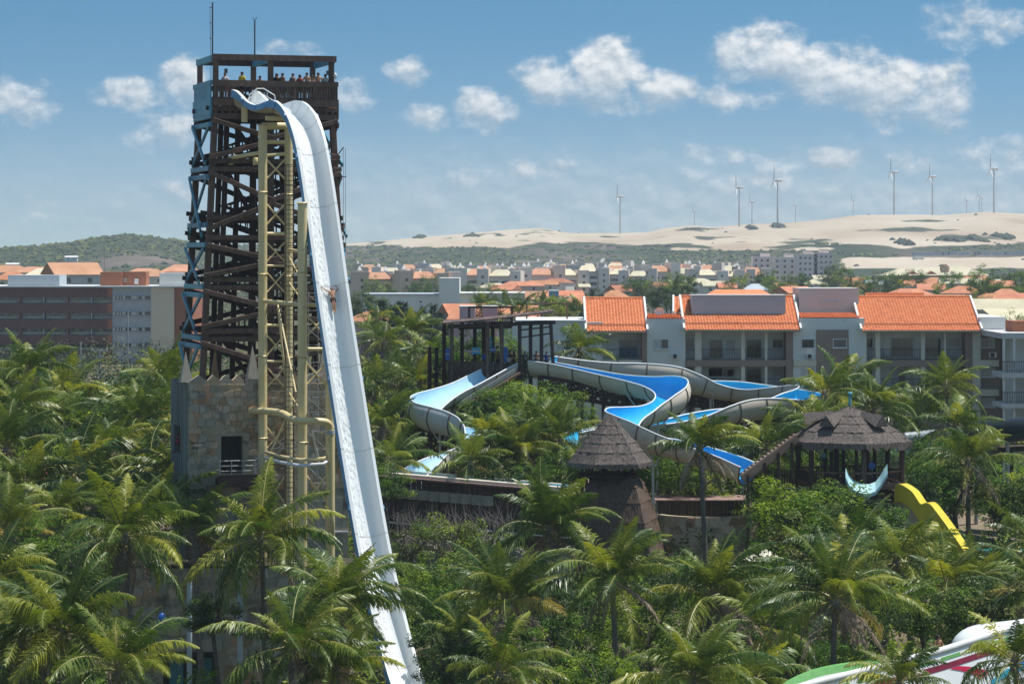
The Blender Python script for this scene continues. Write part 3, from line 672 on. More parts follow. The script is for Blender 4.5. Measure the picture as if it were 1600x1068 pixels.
# pointed battlements
mer = [(.1, 1.05), (1.25, .75), (2.1, .75), (2.95, .75), (3.8, 1.1), (5.0, .75), (5.85, .75), (6.7, 1.0), (7.9, .8), (8.8, .8), (9.7, .8), (10.6, .9)]
for i, (u, w) in enumerate(mer):
    z0, zs_, zt = ZW, ZW + .25, ZW + .62
    prof = [(u, z0), (u + w, z0), (u + w, zs_), (u + w / 2, zt), (u, zs_)]
    vs = [SB(a, .0, z) for a, z in prof] + [SB(a, .45, z) for a, z in prof]
    fs = [(0, 1, 2, 3, 4), (9, 8, 7, 6, 5)] + [(k, k + 5, (k + 1) % 5 + 5, (k + 1) % 5) for k in range(5)]
    link('battlement', mesh('battlement', vs, fs, ['stone_grey', 'stone'][i % 2]), sbase)
def spike(u, v, z, w, h, m='plaster_grey'):
    vs = [SB(u - w, v - w, z), SB(u + w, v - w, z), SB(u + w, v + w, z), SB(u - w, v + w, z), SB(u, v, z + h)]
    link('spire', mesh('spire', vs, [(0, 3, 2, 1), (0, 1, 4), (1, 2, 4), (2, 3, 4), (3, 0, 4)], m), sbase)
spike(4.35, .3, ZW + .3, .42, 2.3); spike(-.0, 1.4, ZW + .1, .42, 2.1); spike(2.4, 3.6, ZW, .3, 2.3, 'stone_ochre'); spike(9.2, .4, ZW + .2, .4, 2.0)
# individual facing stones
def stone_facing(parent, fn, w, z0, z1, cw, ch, holes=(), seed=1, thick=.05, pool=('stone', 'stone', 'stone_grey', 'stone_grey', 'stone', 'stone_ochre'), stagger=True):
    rs = random.Random(seed); nu = max(1, int(w / cw)); nz = max(1, int((z1 - z0) / ch)); pts = {}
    def pt(i, j):
        if (i, j) not in pts:
            du = 0 if i in (0, 2 * nu) else rs.uniform(-.3, .3) * cw; dz = 0 if j in (0, nz) else rs.uniform(-.36, .36) * ch
            pts[i, j] = (i * w / (2 * nu) + du, z0 + j * (z1 - z0) / nz + dz)
        return pts[i, j]
    for j in range(nz):
        off = j % 2 if stagger else 0
        edges = [0] + [2 * i + 1 + off for i in range(nu) if 0 < 2 * i + 1 + off < 2 * nu] + [2 * nu]
        edges = sorted(set(edges))
        for a, b_ in zip(edges, edges[1:]):
            q = [pt(a, j), pt(b_, j), pt(b_, j + 1), pt(a, j + 1)]
            cx = sum(x for x, _ in q) / 4; cz_ = sum(z for _, z in q) / 4
            if any(h[0] - .3 < cx < h[1] + .3 and h[2] - .25 < cz_ < h[3] + .25 for h in holes): continue
            # octagonal outline with worn corners, pulled in from the joint
            o8 = []
            for k_ in range(4):
                x0, y0 = q[k_ - 1]; x1, y1 = q[k_]; x2, y2 = q[(k_ + 1) % 4]; f1, f2 = rs.uniform(.04, .22), rs.uniform(.04, .22)
                o8 += [(x1 + (x0 - x1) * f1, y1 + (y0 - y1) * f1), (x1 + (x2 - x1) * f2, y1 + (y2 - y1) * f2)]
            o8 = [(cx + (x - cx) * .95, cz_ + (z - cz_) * .945) for x, z in o8]
            th = thick * rs.uniform(.5, 1.3)
            vs = [fn(x, -.004, z) for x, z in o8] + [fn(cx + (x - cx) * .94, -th, cz_ + (z - cz_) * .93) for x, z in o8]
            fs = [tuple(range(8, 16))] + [(k_, (k_ + 1) % 8, (k_ + 1) % 8 + 8, k_ + 8) for k_ in range(8)]
            link('stone', mesh('stone', vs, fs, rs.choice(pool)), parent)
stone_facing(sbase, lambda u, d, z: SB(u, d, z), SW, 14.0, ZW, .56, .47, holes=[(wu0, wu1, wz0 - .8, wz1)], seed=3)
# balcony
bal = [(1.75, 14.55), (5.0, 14.55)]
sblock('balcony_slab', 1.75, 5.3, -1.3, -.06, 14.5, 14.95, 'timber_dark'); sblock('balcony_edge', 1.7, 5.35, -1.42, -1.31, 14.4, 15.2, 'timber_dark')
for i in range(3): z = 15.45 + i * .34; bar('balcony_rail', SB(1.8, -1.3, z), SB(4.2, -1.3, z), .05, .05, 'steel_grey', sbase)
for u in (1.8, 2.6, 3.4, 4.2): bar('balcony_post', SB(u, -1.3, 15.2), SB(u, -1.3, 16.15), .06, .06, 'steel_grey', sbase)
for i in range(3): bar('balcony_rail', SB(4.2, -1.3, 15.45 + i * .34), SB(6.3, -1.3, 17.0 + i * .34), .05, .05, 'steel_grey', sbase)
bar('buttress', SB(.9, -.4, 9.5), SB(1.5, -.4, 14.4), .7, .9, 'timber', sbase); sblock('plaster_panel', 2.0, SW - .4, -.07, -.003, 5, 13.4, 'plaster_grey')
for z in (11.0, 8.2): sblock('ledge', 6.5, SW, -.2, -.07, z, z + .12, 'frame_white')
# lower outer wall with the doorway
LO = Vector((XP(172, 184.5), 184.5, 0)); LW = 15.6; LZ = 9.6
ewall = thing('entrance_wall', 'low rubble stone wall with a dark doorway, in the shade below the stone tower', 'stone wall', LO + Vector((LW / 2, 0, 0)))
dx0, dx1, dz1 = XP(254, 184.5) - LO.x, XP(338, 184.5) - LO.x, 4.2
for (a, b_, z0, z1) in ((0, dx0, 0, LZ), (dx1, LW, 0, LZ), (dx0, dx1, dz1, LZ)): boxo('wall', LO.x + a, LO.x + b_, 184.5, 185.1, z0, z1, 'mortar', ewall)
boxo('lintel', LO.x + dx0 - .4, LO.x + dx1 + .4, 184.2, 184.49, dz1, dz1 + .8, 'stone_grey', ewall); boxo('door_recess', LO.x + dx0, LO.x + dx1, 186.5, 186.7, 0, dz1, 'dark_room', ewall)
boxo('door_panel', LO.x + dx0 + .3, LO.x + dx0 + 1.2, 185.6, 185.7, 0, 3.6, 'awning_teal', ewall); boxo('door_panel', LO.x + dx1 - 1.2, LO.x + dx1 - .4, 185.6, 185.7, 0, 3.6, 'awning_teal', ewall)
boxo('wall_top', LO.x, LO.x + LW, 184.4, 189.5, LZ, LZ + .12, 'soil', ewall); boxo('return_wall', LO.x, LO.x + .5, 185.12, 189.5, 0, LZ, 'mortar', ewall)
stone_facing(ewall, lambda u, d, z: Vector((LO.x + u, 184.5 + d, z)), LW, 2.0, LZ, .74, .6, holes=[(dx0 - .4, dx1 + .4, 0, dz1 + .8)], seed=5, pool=('stone', 'stone_grey', 'stone_grey', 'stone_ochre'))
for i, px in enumerate((296, 375)):
    q = thing('wall_post', ['pale blue pole in front of the stone entrance wall, beside the doorway', 'pale blue pole in front of the stone wall, right of the doorway'][i], 'pole', (XP(px, 181), 181, 0), 'blue poles')
    pipe('pole', (XP(px, 181), 181, 0), (XP(px, 181), 181, 9.2), .34, 'wall_slate', q, 12); pipe('cap', (XP(px, 181), 181, 9.2), (XP(px, 181), 181, 9.35), .4, 'steel_grey', q, 12)
lamp = thing('wall_lamp', 'small blue lamp hanging in front of the stone entrance wall', 'lamp', P(253, 965, 182))
link('shade', mesh('shade', *tube_vf([P(253, 956, 182), P(253, 960, 182), P(253, 972, 182)], [.06, .22, .34], 10), 'plastic_blue', smooth=True), lamp); pipe('stem', P(253, 956, 182), P(253, 948, 184.2), .05, 'steel_grey', lamp, 6)

# ------------------------------------------------------------------ yellow steel frame
yf = thing('steel_support_frame', 'tall pale yellow steel column frame holding up the white slide', 'steel frame', P(455, 1085, 188))
C1 = (410.5, 191.0); C2 = (451, 191.8); C3 = (472.5, 184.6); C4 = (516, 185.4)
def yc(c, py): return P(c[0], py, c[1])
for c, top, d in ((C1, 196, .60), (C2, 200, .56), (C3, 318, .62), (C4, 560, .60)):
    a = yc(c, top); pipe('column', (a.x, a.y, 0), a, d, 'yellow_steel', yf, 18)
    pipe('cap_plate', a, a + Vector((0, 0, .08)), d * 1.25, 'yellow_steel', yf, 18)
    for k_ in range(5):
        z = a.z - 4.5 - k_ * 5.5
        if z > 1: pipe('flange', (a.x, a.y, z), (a.x, a.y, z + .07), d * 1.14, 'yellow_steel', yf, 18)
def yb(c, d, py, py2=None, dia=.26, name='cross_beam'): pipe(name, yc(c, py), yc(d, py2 if py2 is not None else py), dia, 'yellow_steel', yf, 10)
yb(C1, C2, 197, dia=.5); yb(C1, C2, 222, dia=.28); yb(C1, C2, 243, 240); yb(C1, C2, 365, dia=.24); yb(C1, C2, 508, dia=.22)
for (a, b_) in ((243, 286), (312, 358)): yb(C1, C2, a, b_, .13, 'brace'); yb(C1, C2, b_, a, .13, 'brace')
for (a_, b2) in ((372, 415), (418, 464), (516, 562), (566, 612), (660, 708)): yb(C1, C2, a_, b2, .1, 'brace'); yb(C1, C2, b2, a_, .1, 'brace')
for (a_, b2) in ((400, 440), (440, 470), (612, 645)): yb(C2, C3, a_, b2, .09, 'brace'); yb(C2, C3, b2, a_, .09, 'brace')
yb(C1, C2, 415, dia=.16); yb(C1, C2, 564, dia=.16); yb(C1, C3, 470, 476, .30); pipe('cross_beam', yc(C3, 475), P(500, 477, 185.5), .28, 'yellow_steel', yf, 10); yb(C2, C3, 390, 393, .2); yb(C3, C4, 545, dia=.24)
for (a, b_) in ((486, 532), (560, 608), (735, 790)): yb(C3, C4, a, b_, .13, 'brace'); yb(C3, C4, b_, a, .13, 'brace')
for (a, b_) in ((735, 795),): yb(C1, C2, a, b_, .13, 'brace'); yb(C1, C2, b_, a, .13, 'brace')
pipe('strut', yc(C2, 640), P(434, 476, 191), .14, 'yellow_steel', yf, 8); pipe('strut', P(434, 476, 191), P(462, 612, 187), .14, 'yellow_steel', yf, 8); pipe('strut', P(498, 722, 186), P(488, 672, 185), .16, 'frame_white', yf, 8); pipe('strut', yc(C1, 735), P(446, 655, 191), .14, 'yellow_steel', yf, 8)
# brackets that tie the frame to the tower
pipe('tie', P(358, 247, 193.5), P(405, 239, 191.2), .28, 'yellow_steel', yf, 10); pipe('tie_foot', P(361, 258, 193.5), P(361, 244, 193.5), .38, 'yellow_steel', yf, 10); pipe('tie_foot', P(399, 258, 192), P(399, 246, 192), .34, 'yellow_steel', yf, 10)
bar('hanger', P(382, 191, 192.8), P(382, 166, 192.8), .40, .40, 'yellow_steel', yf)
# water main with its elbow
wm = [P(380, 641, 192.5), P(415, 642, 190), P(440, 645, 187.4), P(455, 653, 185), P(470, 657, 183.4), P(500, 658, 183.4), P(511, 660, 183.6), P(516, 667, 183.8), P(516.5, 690, 183.8), P(517, 850, 183.8)]
link('water_main', mesh('water_main', *tube_vf([Vector(p_) for p_ in catmull([tuple(q) for q in wm], 3)], .23, 12), 'yellow_steel', smooth=True), yf)
link('pipe_collar', mesh('pipe_collar', *tube_vf([P(516, 672, 183.8), P(516, 678, 183.8)], .28, 12), 'wall_slate'), yf)
# lower service ring
rv = [P(415, 715, 189.5), P(440, 722, 186), P(470, 727, 183.2), P(505, 725, 183.0), P(518, 716, 184.5)]
link('service_ring', mesh('service_ring', *tube_vf(rv, .13, 8), 'frame_white', smooth=True), yf); link('service_ring', mesh('service_ring', *tube_vf([p_ + Vector((0, .3, .35)) for p_ in rv], .11, 8), 'yellow_steel', smooth=True), yf)
# caged ladder
la = P(447.5, 258, 191.0); lb_ = P(459, 258, 191.0)
for q in (la, lb_): pipe('ladder_rail', (q.x, q.y - .5, 2), (q.x, q.y - .5, q.z), .07, 'steel_dark', yf, 6)
mb = MB(); z = 2.5
while z < la.z: mb.tube([(la.x, la.y - .5, z), (lb_.x, lb_.y - .5, z)], .02, 5); z += .32
o = mb.obj('ladder_rungs', ['steel_dark'], yf); o['kind'] = 'stuff'
z = la.z
while z > 3:
    cx = (la.x + lb_.x) / 2; r = .36
    link('cage_hoop', mesh('cage_hoop', *tube_vf([(cx + r * math.cos(a), la.y - .55 - r * 1.1 * math.sin(a), z) for a in [math.pi * i / 8 for i in range(9)]], .028, 5), 'steel_dark'), yf); z -= 1.35
for an in (.5, 1.57, 2.6): pipe('cage_strap', (cx + .36 * math.cos(an), la.y - .55 - .39 * math.sin(an), 3), (cx + .36 * math.cos(an), la.y - .55 - .39 * math.sin(an), la.z), .035, 'steel_dark', yf, 5)
# scaffolding rails between the right-hand columns
sc_ = thing('scaffold', 'thin grey scaffold tubes and rods behind the right yellow columns', 'scaffold', P(493, 1060, 188.5))
for px in (482, 497, 512): pipe('upright', (XP(px, 188.2), 188.2, 0), P(px, 455, 188.2), .05, 'steel_grey', sc_, 6)
for i, py in enumerate(range(458, 850, 27)): pipe('ledger', P(480, py, 188.1), P(514, py, 188.1), .045, 'steel_grey', sc_, 6)
for i, py in enumerate(range(460, 840, 54)): pipe('diagonal', P(482, py, 188.3), P(512, py + 27, 188.3), .035, 'steel_grey', sc_, 6)
for i, py in enumerate((610, 642, 700)): pipe('ledger', P(425, py, 190.6), P(512, py + 2, 188.4), .045, 'steel_grey', sc_, 6)

# ------------------------------------------------------------------ the white drop slide
fs_ = thing('drop_slide', 'very tall steep white open slide with blue side lip and rushing water', 'water slide', P(640, 1100, 170))
HD = Vector((.376, -.927, 0)); SR = Vector((.927, .376, 0))
# bottom-centre line at rim height: photo column, row, distance, wall height, half width
SL = [(380, 141, 192.9, 1.2, .84), (387, 143, 192.6, 1.2, .85), (395, 150, 192.2, 1.0, .86), (404, 159, 191.8, .7, .86), (415, 164, 191.3, .5, .87), (425, 163, 190.8, .52, .9), (436, 159, 190.3, .8, .95), (445, 157, 189.9, 1.0, .99), (455, 160, 189.3, 1.05, 1.03), (465, 170, 188.7, 1.05, 1.06), (475, 187, 188.0, 1.0, 1.09), (486, 222, 187.1, .88, 1.1),
      (497, 283, 186.0, .84, 1.1), (510, 375, 184.7, .8, 1.1), (525, 485, 183.2, .78, 1.1), (541, 590, 182.0, .78, 1.1), (558, 700, 180.7, .78, 1.1), (577, 813, 179.2, .78, 1.1), (594, 900, 177.8, .78, 1.1), (614, 985, 176, .78, 1.1), (636, 1062, 173.8, .78, 1.1), (662, 1125, 170.8, .78, 1.1)]
sam = catmull(SL, 5)
ctr = [P(a, b_, c) for a, b_, c, _, _ in sam]
last = ctr[-1]
for i in range(1, 14):                                         # run-out that flattens toward the pool
    ctr.append(last + HD * (i * 1.9) + Vector((0, 0, -1.55 * i + .052 * i * i))); sam.append((0, 0, 0, .78, 1.1))
ctr = [Vector((p_.x, p_.y, max(p_.z, .7))) for p_ in ctr]
def slide_sec(wh, hw):
    ch = [(-.98, .02), (-.93, -.3), (-.80, -.62), (-.52, -.9), (0, -1.0), (.52, -.9), (.80, -.62), (.93, -.3), (.98, .02)]
    top = [(x * (hw - .18), y * wh) for x, y in ch]
    under = [(x * (hw - .12), y * wh - .09) for x, y in ch[::-1]]
    lp = min(.5, .3 + wh * .2)
    return [(-hw - .03, -lp), (-hw, .0)] + top + [(hw, .0), (hw + .03, -lp)] + [(hw - .03, -lp + .02), (hw - .05, -.06)] + under[1:-1] + [(-hw + .05, -.06), (-hw + .03, -lp + .02)]
secn = None; vs, fs, mi = [], [], []
frames = []
for i, p_ in enumerate(ctr):
    t_ = (ctr[min(i + 1, len(ctr) - 1)] - ctr[max(0, i - 1)]).normalized(); n_ = SR.cross(t_).normalized(); n_ = n_ if n_.dot(Vector((0, -.6, .8))) > 0 else -n_
    frames.append((p_, SR, n_, t_)); s_ = slide_sec(sam[i][3], sam[i][4]); secn = len(s_)
    vs += [p_ + SR * x + n_ * y for x, y in s_]
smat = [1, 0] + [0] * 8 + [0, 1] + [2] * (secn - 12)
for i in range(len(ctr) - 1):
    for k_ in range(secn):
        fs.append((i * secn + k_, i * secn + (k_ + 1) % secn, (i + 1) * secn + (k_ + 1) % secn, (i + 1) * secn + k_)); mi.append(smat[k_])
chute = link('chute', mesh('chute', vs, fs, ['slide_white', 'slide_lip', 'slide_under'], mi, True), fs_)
chute.data.set_sharp_from_angle(angle=R(42)) if hasattr(chute.data, 'set_sharp_from_angle') else None
# water sheet hugging the channel, foam on the near side
wm_ = bpy.data.materials.new('slide_water'); wm_.use_nodes = True; t = wm_.node_tree; N, L = t.nodes, t.links; b = N['Principled BSDF']; b.inputs['Base Color'].default_value = (.86, .89, .9, 1); b.inputs['Roughness'].default_value = .15
gp = N.new('ShaderNodeNewGeometry'); vm = N.new('ShaderNodeVectorMath'); vm.operation = 'MULTIPLY'; vm.inputs[1].default_value = (3, 3, .6); L.new(gp.outputs['Position'], vm.inputs[0])
nz = N.new('ShaderNodeTexNoise'); nz.inputs['Scale'].default_value = 2.4; nz.inputs['Detail'].default_value = 8; L.new(vm.outputs[0], nz.inputs['Vector'])
rp = N.new('ShaderNodeValToRGB'); rp.color_ramp.elements[0].position = .42; rp.color_ramp.elements[1].position = .72; L.new(nz.outputs['Fac'], rp.inputs[0])
trn = N.new('ShaderNodeBsdfTransparent'); mx = N.new('ShaderNodeMixShader'); L.new(rp.outputs[0], mx.inputs[0]); L.new(trn.outputs[0], mx.inputs[1]); L.new(b.outputs[0], mx.inputs[2]); L.new(mx.outputs[0], N['Material Output'].inputs[0])
bp = N.new('ShaderNodeBump'); bp.inputs['Strength'].default_value = .5; bp.inputs['Distance'].default_value = .05; L.new(nz.outputs['Fac'], bp.inputs['Height']); L.new(bp.outputs[0], b.inputs['Normal'])
rw = random.Random(4); vs, fs = [], []; nn = 0
for i, (p_, r_, n_, t_) in enumerate(frames):
    if i < 50: continue
    wh, hw = sam[i][3], sam[i][4]; hw -= .18; wob = .05 * math.sin(i * .9) + rw.uniform(-.03, .03)
    for (x, y) in ((-.84, -.5), (-.62, -.78), (-.36, -.92), (-.12 + wob, -.965), (.02 + wob, -.985)):
        vs.append(p_ + r_ * (x * hw) + n_ * (y * wh + .03 + rw.uniform(0, .012)))
    nn += 1
for i in range(nn - 1):
    for k_ in range(4): fs.append((i * 5 + k_, i * 5 + k_ + 1, (i + 1) * 5 + k_ + 1, (i + 1) * 5 + k_))
link('foam', mesh('foam', vs, fs, wm_, smooth=True), fs_)
# moulded section seams across the channel
for i in range(26, len(ctr), 6):
    p_, r_, n_, t_ = frames[i]; s_ = slide_sec(sam[i][3], sam[i][4])[1:12]; mb = MB(); q_ = [p_ + r_ * (x * .995) + n_ * (y + .012) for x, y in s_]
    mb.add([v for q in q_ for v in (q - t_ * .035, q + t_ * .035)], [(k_ * 2, k_ * 2 + 1, k_ * 2 + 3, k_ * 2 + 2) for k_ in range(len(q_) - 1)]); mb.obj('seam', ['flume_grey'], fs_)
# joint flanges under the lip
for i in range(12, len(ctr), 9):
    p_, r_, n_, t_ = frames[i]; hw, wh = sam[i][4], sam[i][3]
    for s in (-1, 1): bar('bolt_plate', p_ + r_ * (s * (hw + .05)) - t_ * .12 - n_ * .2, p_ + r_ * (s * (hw + .05)) + t_ * .12 - n_ * .2, .08, .34, 'slide_lip', fs_, up=n_)
# grab rail over the entry
e0 = ctr[0] + SR * .9; gr = [P(389, 158, 193), P(390, 148, 193), P(402, 138.5, 193), P(412, 138.5, 193), P(429, 149, 192.6), P(430, 156, 192.6)]
link('grab_rail', mesh('grab_rail', *tube_vf(gr, .045, 6), 'frame_white'), fs_); link('grab_rail', mesh('grab_rail', *tube_vf([p_ + Vector((-.1, -.3, -.35)) for p_ in gr[1:5]], .035, 6), 'frame_white'), fs_)
for k_, i in enumerate((28, 56)):
    p_ = frames[i][0] - frames[i][2] * 1.1
    bar('saddle', p_ - SR * .8, p_ + SR * .8, .4, .3, 'yellow_steel', fs_)
for (c, top) in ((C3, 318), (C4, 560)):
    a = yc(c, top); j_ = min(range(len(ctr)), key=lambda q: (ctr[q] - a).length); pipe('support_arm', a, ctr[j_] - SR * .9 - frames[j_][2] * .55, .22, 'yellow_steel', yf, 8)
# rider
ri = min(range(len(ctr)), key=lambda q: abs(ctr[q].z - ZP(474, 183.3)))
p_, r_, n_, t_ = frames[ri]
RID = dict(pelvis=(0, 0, .95), waist=(0, .0, 1.1), chest=(0, 0, 1.32), neck=(0, -.01, 1.47), chin=(0, -.03, 1.54), head=(0, -.05, 1.62), crown=(0, -.05, 1.7),
           shL=(-.18, 0, 1.43), shR=(.18, 0, 1.43), elL=(-.46, -.02, 1.56), elR=(.42, -.02, 1.56), wrL=(-.62, -.03, 1.70), wrR=(.36, -.05, 1.76), hdL=(-.67, -.03, 1.75), hdR=(.31, -.05, 1.79),
           hipL=(-.08, 0, .88), hipR=(.08, 0, .88), knL=(-.06, -.03, .48), knR=(.05, -.03, .48), anL=(-.03, 0, .09), anR=(.05, 0, .09), toL=(-.03, -.08, .0), toR=(.06, -.08, .0))
rb = link('person', body('person_body', RID, 'skin_tan')); tag(rb, 'rider in dark swimwear sliding down the white slide on the back, arms raised', 'person')
link('hair', PM['hair'], rb); link('swimwear', PM['shorts', 'black'], rb, scl=(.96, .9, .62), loc=(0, 0, .37))
hx = -r_ ; base = p_ - n_ * (sam[ri][3] - .2) + r_ * .12
yv = -n_ ; zv = -t_; xv = yv.cross(zv)
rb.matrix_world = Matrix.Translation(base + t_ * .9) @ Matrix((xv, yv, zv)).transposed().to_4x4()
# ------------------------------------------------------------------ winding flumes
def flume(name, label, pts, inner, outer, rim='rim_white', rad=1.15, rib_every=6, rib_from=0, per=7, cat='water slide', nseg=14, ribm='rib_brown', supports=(), support_m='frame_white', group=None):
    s = catmull(pts, per); c = [P(a[0], a[1], a[2]) for a in s]
    root = thing(name, label, cat, (c[-1].x, c[-1].y, ground_z(c[-1].x, c[-1].y)), group)
    vs, fs, mi = [], [], []; fr = []; up = Vector((0, 0, 1))
    for i, p_ in enumerate(c):
        t_ = (c[min(i + 1, len(c) - 1)] - c[max(i - 1, 0)]).normalized(); sd = t_.cross(up).normalized(); n_ = sd.cross(t_)
        fr.append((p_, sd, n_, t_)); la_, ra_ = R(s[i][3]), R(s[i][4]); r = s[i][5] if len(s[i]) > 5 else rad
        for q in range(nseg + 1):
            th = -la_ + (la_ + ra_) * q / nseg; vs.append(p_ + sd * (math.sin(th) * r) - n_ * (math.cos(th) * r))
        for q in range(nseg, -1, -1):
            th = -la_ + (la_ + ra_) * q / nseg; vs.append(p_ + sd * (math.sin(th) * (r + .07)) - n_ * (math.cos(th) * (r + .07)))
    k = 2 * (nseg + 1)
    for i in range(len(c) - 1):
        for q in range(k):
            fs.append((i * k + q, (i + 1) * k + q, (i + 1) * k + (q + 1) % k, i * k + (q + 1) % k)); mi.append(0 if q < nseg else (2 if q in (nseg, k - 1) else 1))
    for i in (0, len(c) - 1):
        for q in range(nseg): fs.append((i * k + q, i * k + q + 1, i * k + k - 2 - q, i * k + k - 1 - q)); mi.append(1)
    link('channel', mesh('channel', vs, fs, [inner, outer, rim], mi, True), root).data.set_sharp_from_angle(angle=R(40))
    # rolled rims
    for sgn in (-1, 1):
        e = []
        for i in range(len(c)):
            p_, sd, n_, t_ = fr[i]; r = (s[i][5] if len(s[i]) > 5 else rad) + .05; th = R(s[i][4]) if sgn > 0 else -R(s[i][3]); e.append(p_ + sd * (math.sin(th) * r) - n_ * (math.cos(th) * r))
        link('rim', mesh('rim', *tube_vf(e, .075, 6), rim, smooth=True), root)
    # joint ribs on the outside
    for i in range(rib_from, len(c), rib_every):
        p_, sd, n_, t_ = fr[i]; la_, ra_ = R(s[i][3]), R(s[i][4]); r = s[i][5] if len(s[i]) > 5 else rad; vs2, fs2 = [], []
        for q in range(nseg + 1):
            th = -la_ + (la_ + ra_) * q / nseg; d = sd * math.sin(th) - n_ * math.cos(th)
            for (dr, dt) in ((.06, -.05), (.15, -.05), (.15, .05), (.06, .05)): vs2.append(p_ + d * (r + dr) + t_ * dt)
        for q in range(nseg):
            for z_ in range(4): fs2.append((q * 4 + z_, q * 4 + (z_ + 1) % 4, (q + 1) * 4 + (z_ + 1) % 4, (q + 1) * 4 + z_))
        link('joint_rib', mesh('joint_rib', vs2, fs2, ribm), root)
    for f in supports:
        i = int(f * (len(c) - 1)); p_, sd, n_, t_ = fr[i]; r = (s[i][5] if len(s[i]) > 5 else rad) + .08
        b0 = Vector((p_.x, p_.y, ground_z(p_.x, p_.y) - .1)); pipe('support_post', b0, p_ - n_ * r, .2, support_m, root, 8)
        pipe('support_arm', p_ - Vector((0, 0, r + .9)), p_ + sd * (r * .75) - n_ * (r * .7), .12, support_m, root, 8); pipe('support_arm', p_ - Vector((0, 0, r + .9)), p_ - sd * (r * .75) - n_ * (r * .7), .12, support_m, root, 8)
    return root, c, fr
flume('flume', 'pale blue open flume leaving the platform to the left and winding back behind the palms',
      [(790, 566, 252, 88, 88), (760, 580, 250, 84, 84), (728, 596, 247.5, 82, 84), (700, 609, 245, 80, 92), (676, 622, 242.5, 72, 108), (663, 634, 240, 66, 122), (668, 645, 237.6, 64, 128), (690, 652, 236, 64, 128), (716, 659, 235, 66, 122), (738, 665, 234, 76, 108), (752, 673, 232.6, 98, 92),
       (750, 683, 230.5, 120, 74), (732, 692, 228.6, 122, 70), (708, 701, 227, 118, 72), (688, 711, 225.5, 112, 78), (670, 722, 224, 104, 84), (655, 733, 222.5, 96, 88), (640, 745, 221, 92, 90)], 'flume_pale', 'flume_grey', rad=1.32, rib_every=8, rib_from=8, supports=(.16, .3, .42, .55, .68))
F2, c2, fr2 = flume('flume', 'wide bright blue flume with beige outside making two sharp bends in the middle',
      [(838, 563, 252, 86, 90), (870, 568, 251, 86, 92), (910, 576, 249.6, 86, 92), (955, 586, 247.6, 90, 92), (1000, 594, 245, 100, 88), (1032, 600, 242.4, 116, 82), (1050, 608, 239.5, 122, 76), (1047, 619, 237, 118, 76), (1025, 630, 235, 106, 80), (998, 640, 233.2, 88, 96), (976, 650, 231.2, 78, 116), (970, 660, 229.2, 72, 126), (986, 669, 227.4, 72, 126),
       (1012, 677, 226.2, 76, 116), (1040, 684, 225.2, 82, 104), (1072, 692, 224.2, 86, 96), (1104, 702, 223.2, 88, 92), (1140, 714, 222.2, 90, 90), (1172, 728, 221.2, 90, 90)], 'flume_blue', 'flume_beige', rad=1.46, rib_every=7, rib_from=7, supports=(.22, .45, .62, .75))
F3, c3, fr3 = flume('flume', 'beige-sided flume with turquoise inside running behind along the apartment block and back',
      [(866, 556, 256.5, 88, 88), (905, 562, 257, 88, 90), (950, 570, 257.5, 86, 100), (1000, 578, 258, 82, 118), (1050, 584, 258.2, 80, 122), (1085, 592, 258.4, 84, 112), (1120, 600, 258.6, 100, 92), (1160, 605, 258.6, 108, 84), (1200, 608, 258.2, 100, 96), (1240, 611, 257, 92, 112), (1266, 615, 254.8, 86, 122), (1264, 621, 252.2, 84, 124), (1238, 625, 250.4, 92, 112),
       (1200, 629, 249, 108, 86), (1165, 634, 247.8, 116, 80), (1130, 640, 246.8, 106, 88), (1090, 650, 245.6, 92, 96), (1050, 658, 244.2, 90, 92), (1000, 664, 242.6, 90, 90), (950, 668, 241, 92, 88), (910, 673, 239.6, 96, 84), (885, 679, 238.2, 98, 84)], 'flume_cyan', 'flume_beige', rad=1.32, rib_every=8, rib_from=6, supports=(.12, .2, .28, .36, .68, .74, .82))
# timber trestles under the flumes
def trestle(label, a, b_, py0a, py1a, py0b, py1b, Ya, Yb, n=9):
    r = thing('timber_trestle', label, 'trestle', P((a + b_) / 2, py1a, (Ya + Yb) / 2), 'trestles under the flumes')
    f = lambda t_, s_: P(a + (b_ - a) * t_, (py0a + (py0b - py0a) * t_) * (1 - s_) + (py1a + (py1b - py1a) * t_) * s_, Ya + (Yb - Ya) * t_)
    for dy in (-.7, .7):
        D = Vector((0, dy, 0))
        bar('chord', f(0, 0) + D, f(1, 0) + D, .14, .3, 'timber_dark', r); bar('chord', f(0, 1) + D, f(1, 1) + D, .14, .3, 'timber_dark', r); bar('chord', f(0, .5) + D, f(1, .5) + D, .12, .2, 'timber_dark', r)
        for i in range(n):
            t0, t1 = i / n, (i + 1) / n; bar('brace', f(t0, 0) + D, f(t1, 1) + D, .1, .2, 'timber_dark', r); bar('brace', f(t0, 1) + D, f(t1, 0) + D, .1, .2, 'timber_dark', r)
            q = f(t0, 0) + D; bar('trestle_post', (q.x, q.y, ground_z(q.x, q.y) - .1), q, .24, .24, 'timber_dark', r)
trestle('dark timber trestle with crossed braces under the bright blue flume', 842, 1010, 586, 612, 618, 640, 251.5, 245.5, 10)
trestle('dark timber trestle under the turquoise flume along the apartments', 1060, 1250, 618, 632, 628, 642, 259.5, 258.8, 10)
trestle('dark timber trestle below the left bend of the pale blue flume', 656, 745, 668, 700, 690, 715, 238.8, 236.0, 5)
trestle('brown timber trestle below the returning flume near the right hut', 1100, 1265, 662, 690, 648, 672, 247.2, 251.5, 8)
wb = thing('walkway_ramp', 'brown timber walkway sloping down below the platform toward the bushes', 'walkway', P(730, 620, 247.6))
bar('deck', P(805, 582, 250.5), P(715, 636, 245), 1.4, .25, 'timber', wb); bar('kerb_board', P(805, 579, 249.8), P(715, 633, 244.3), .12, .4, 'plank_grey', wb)
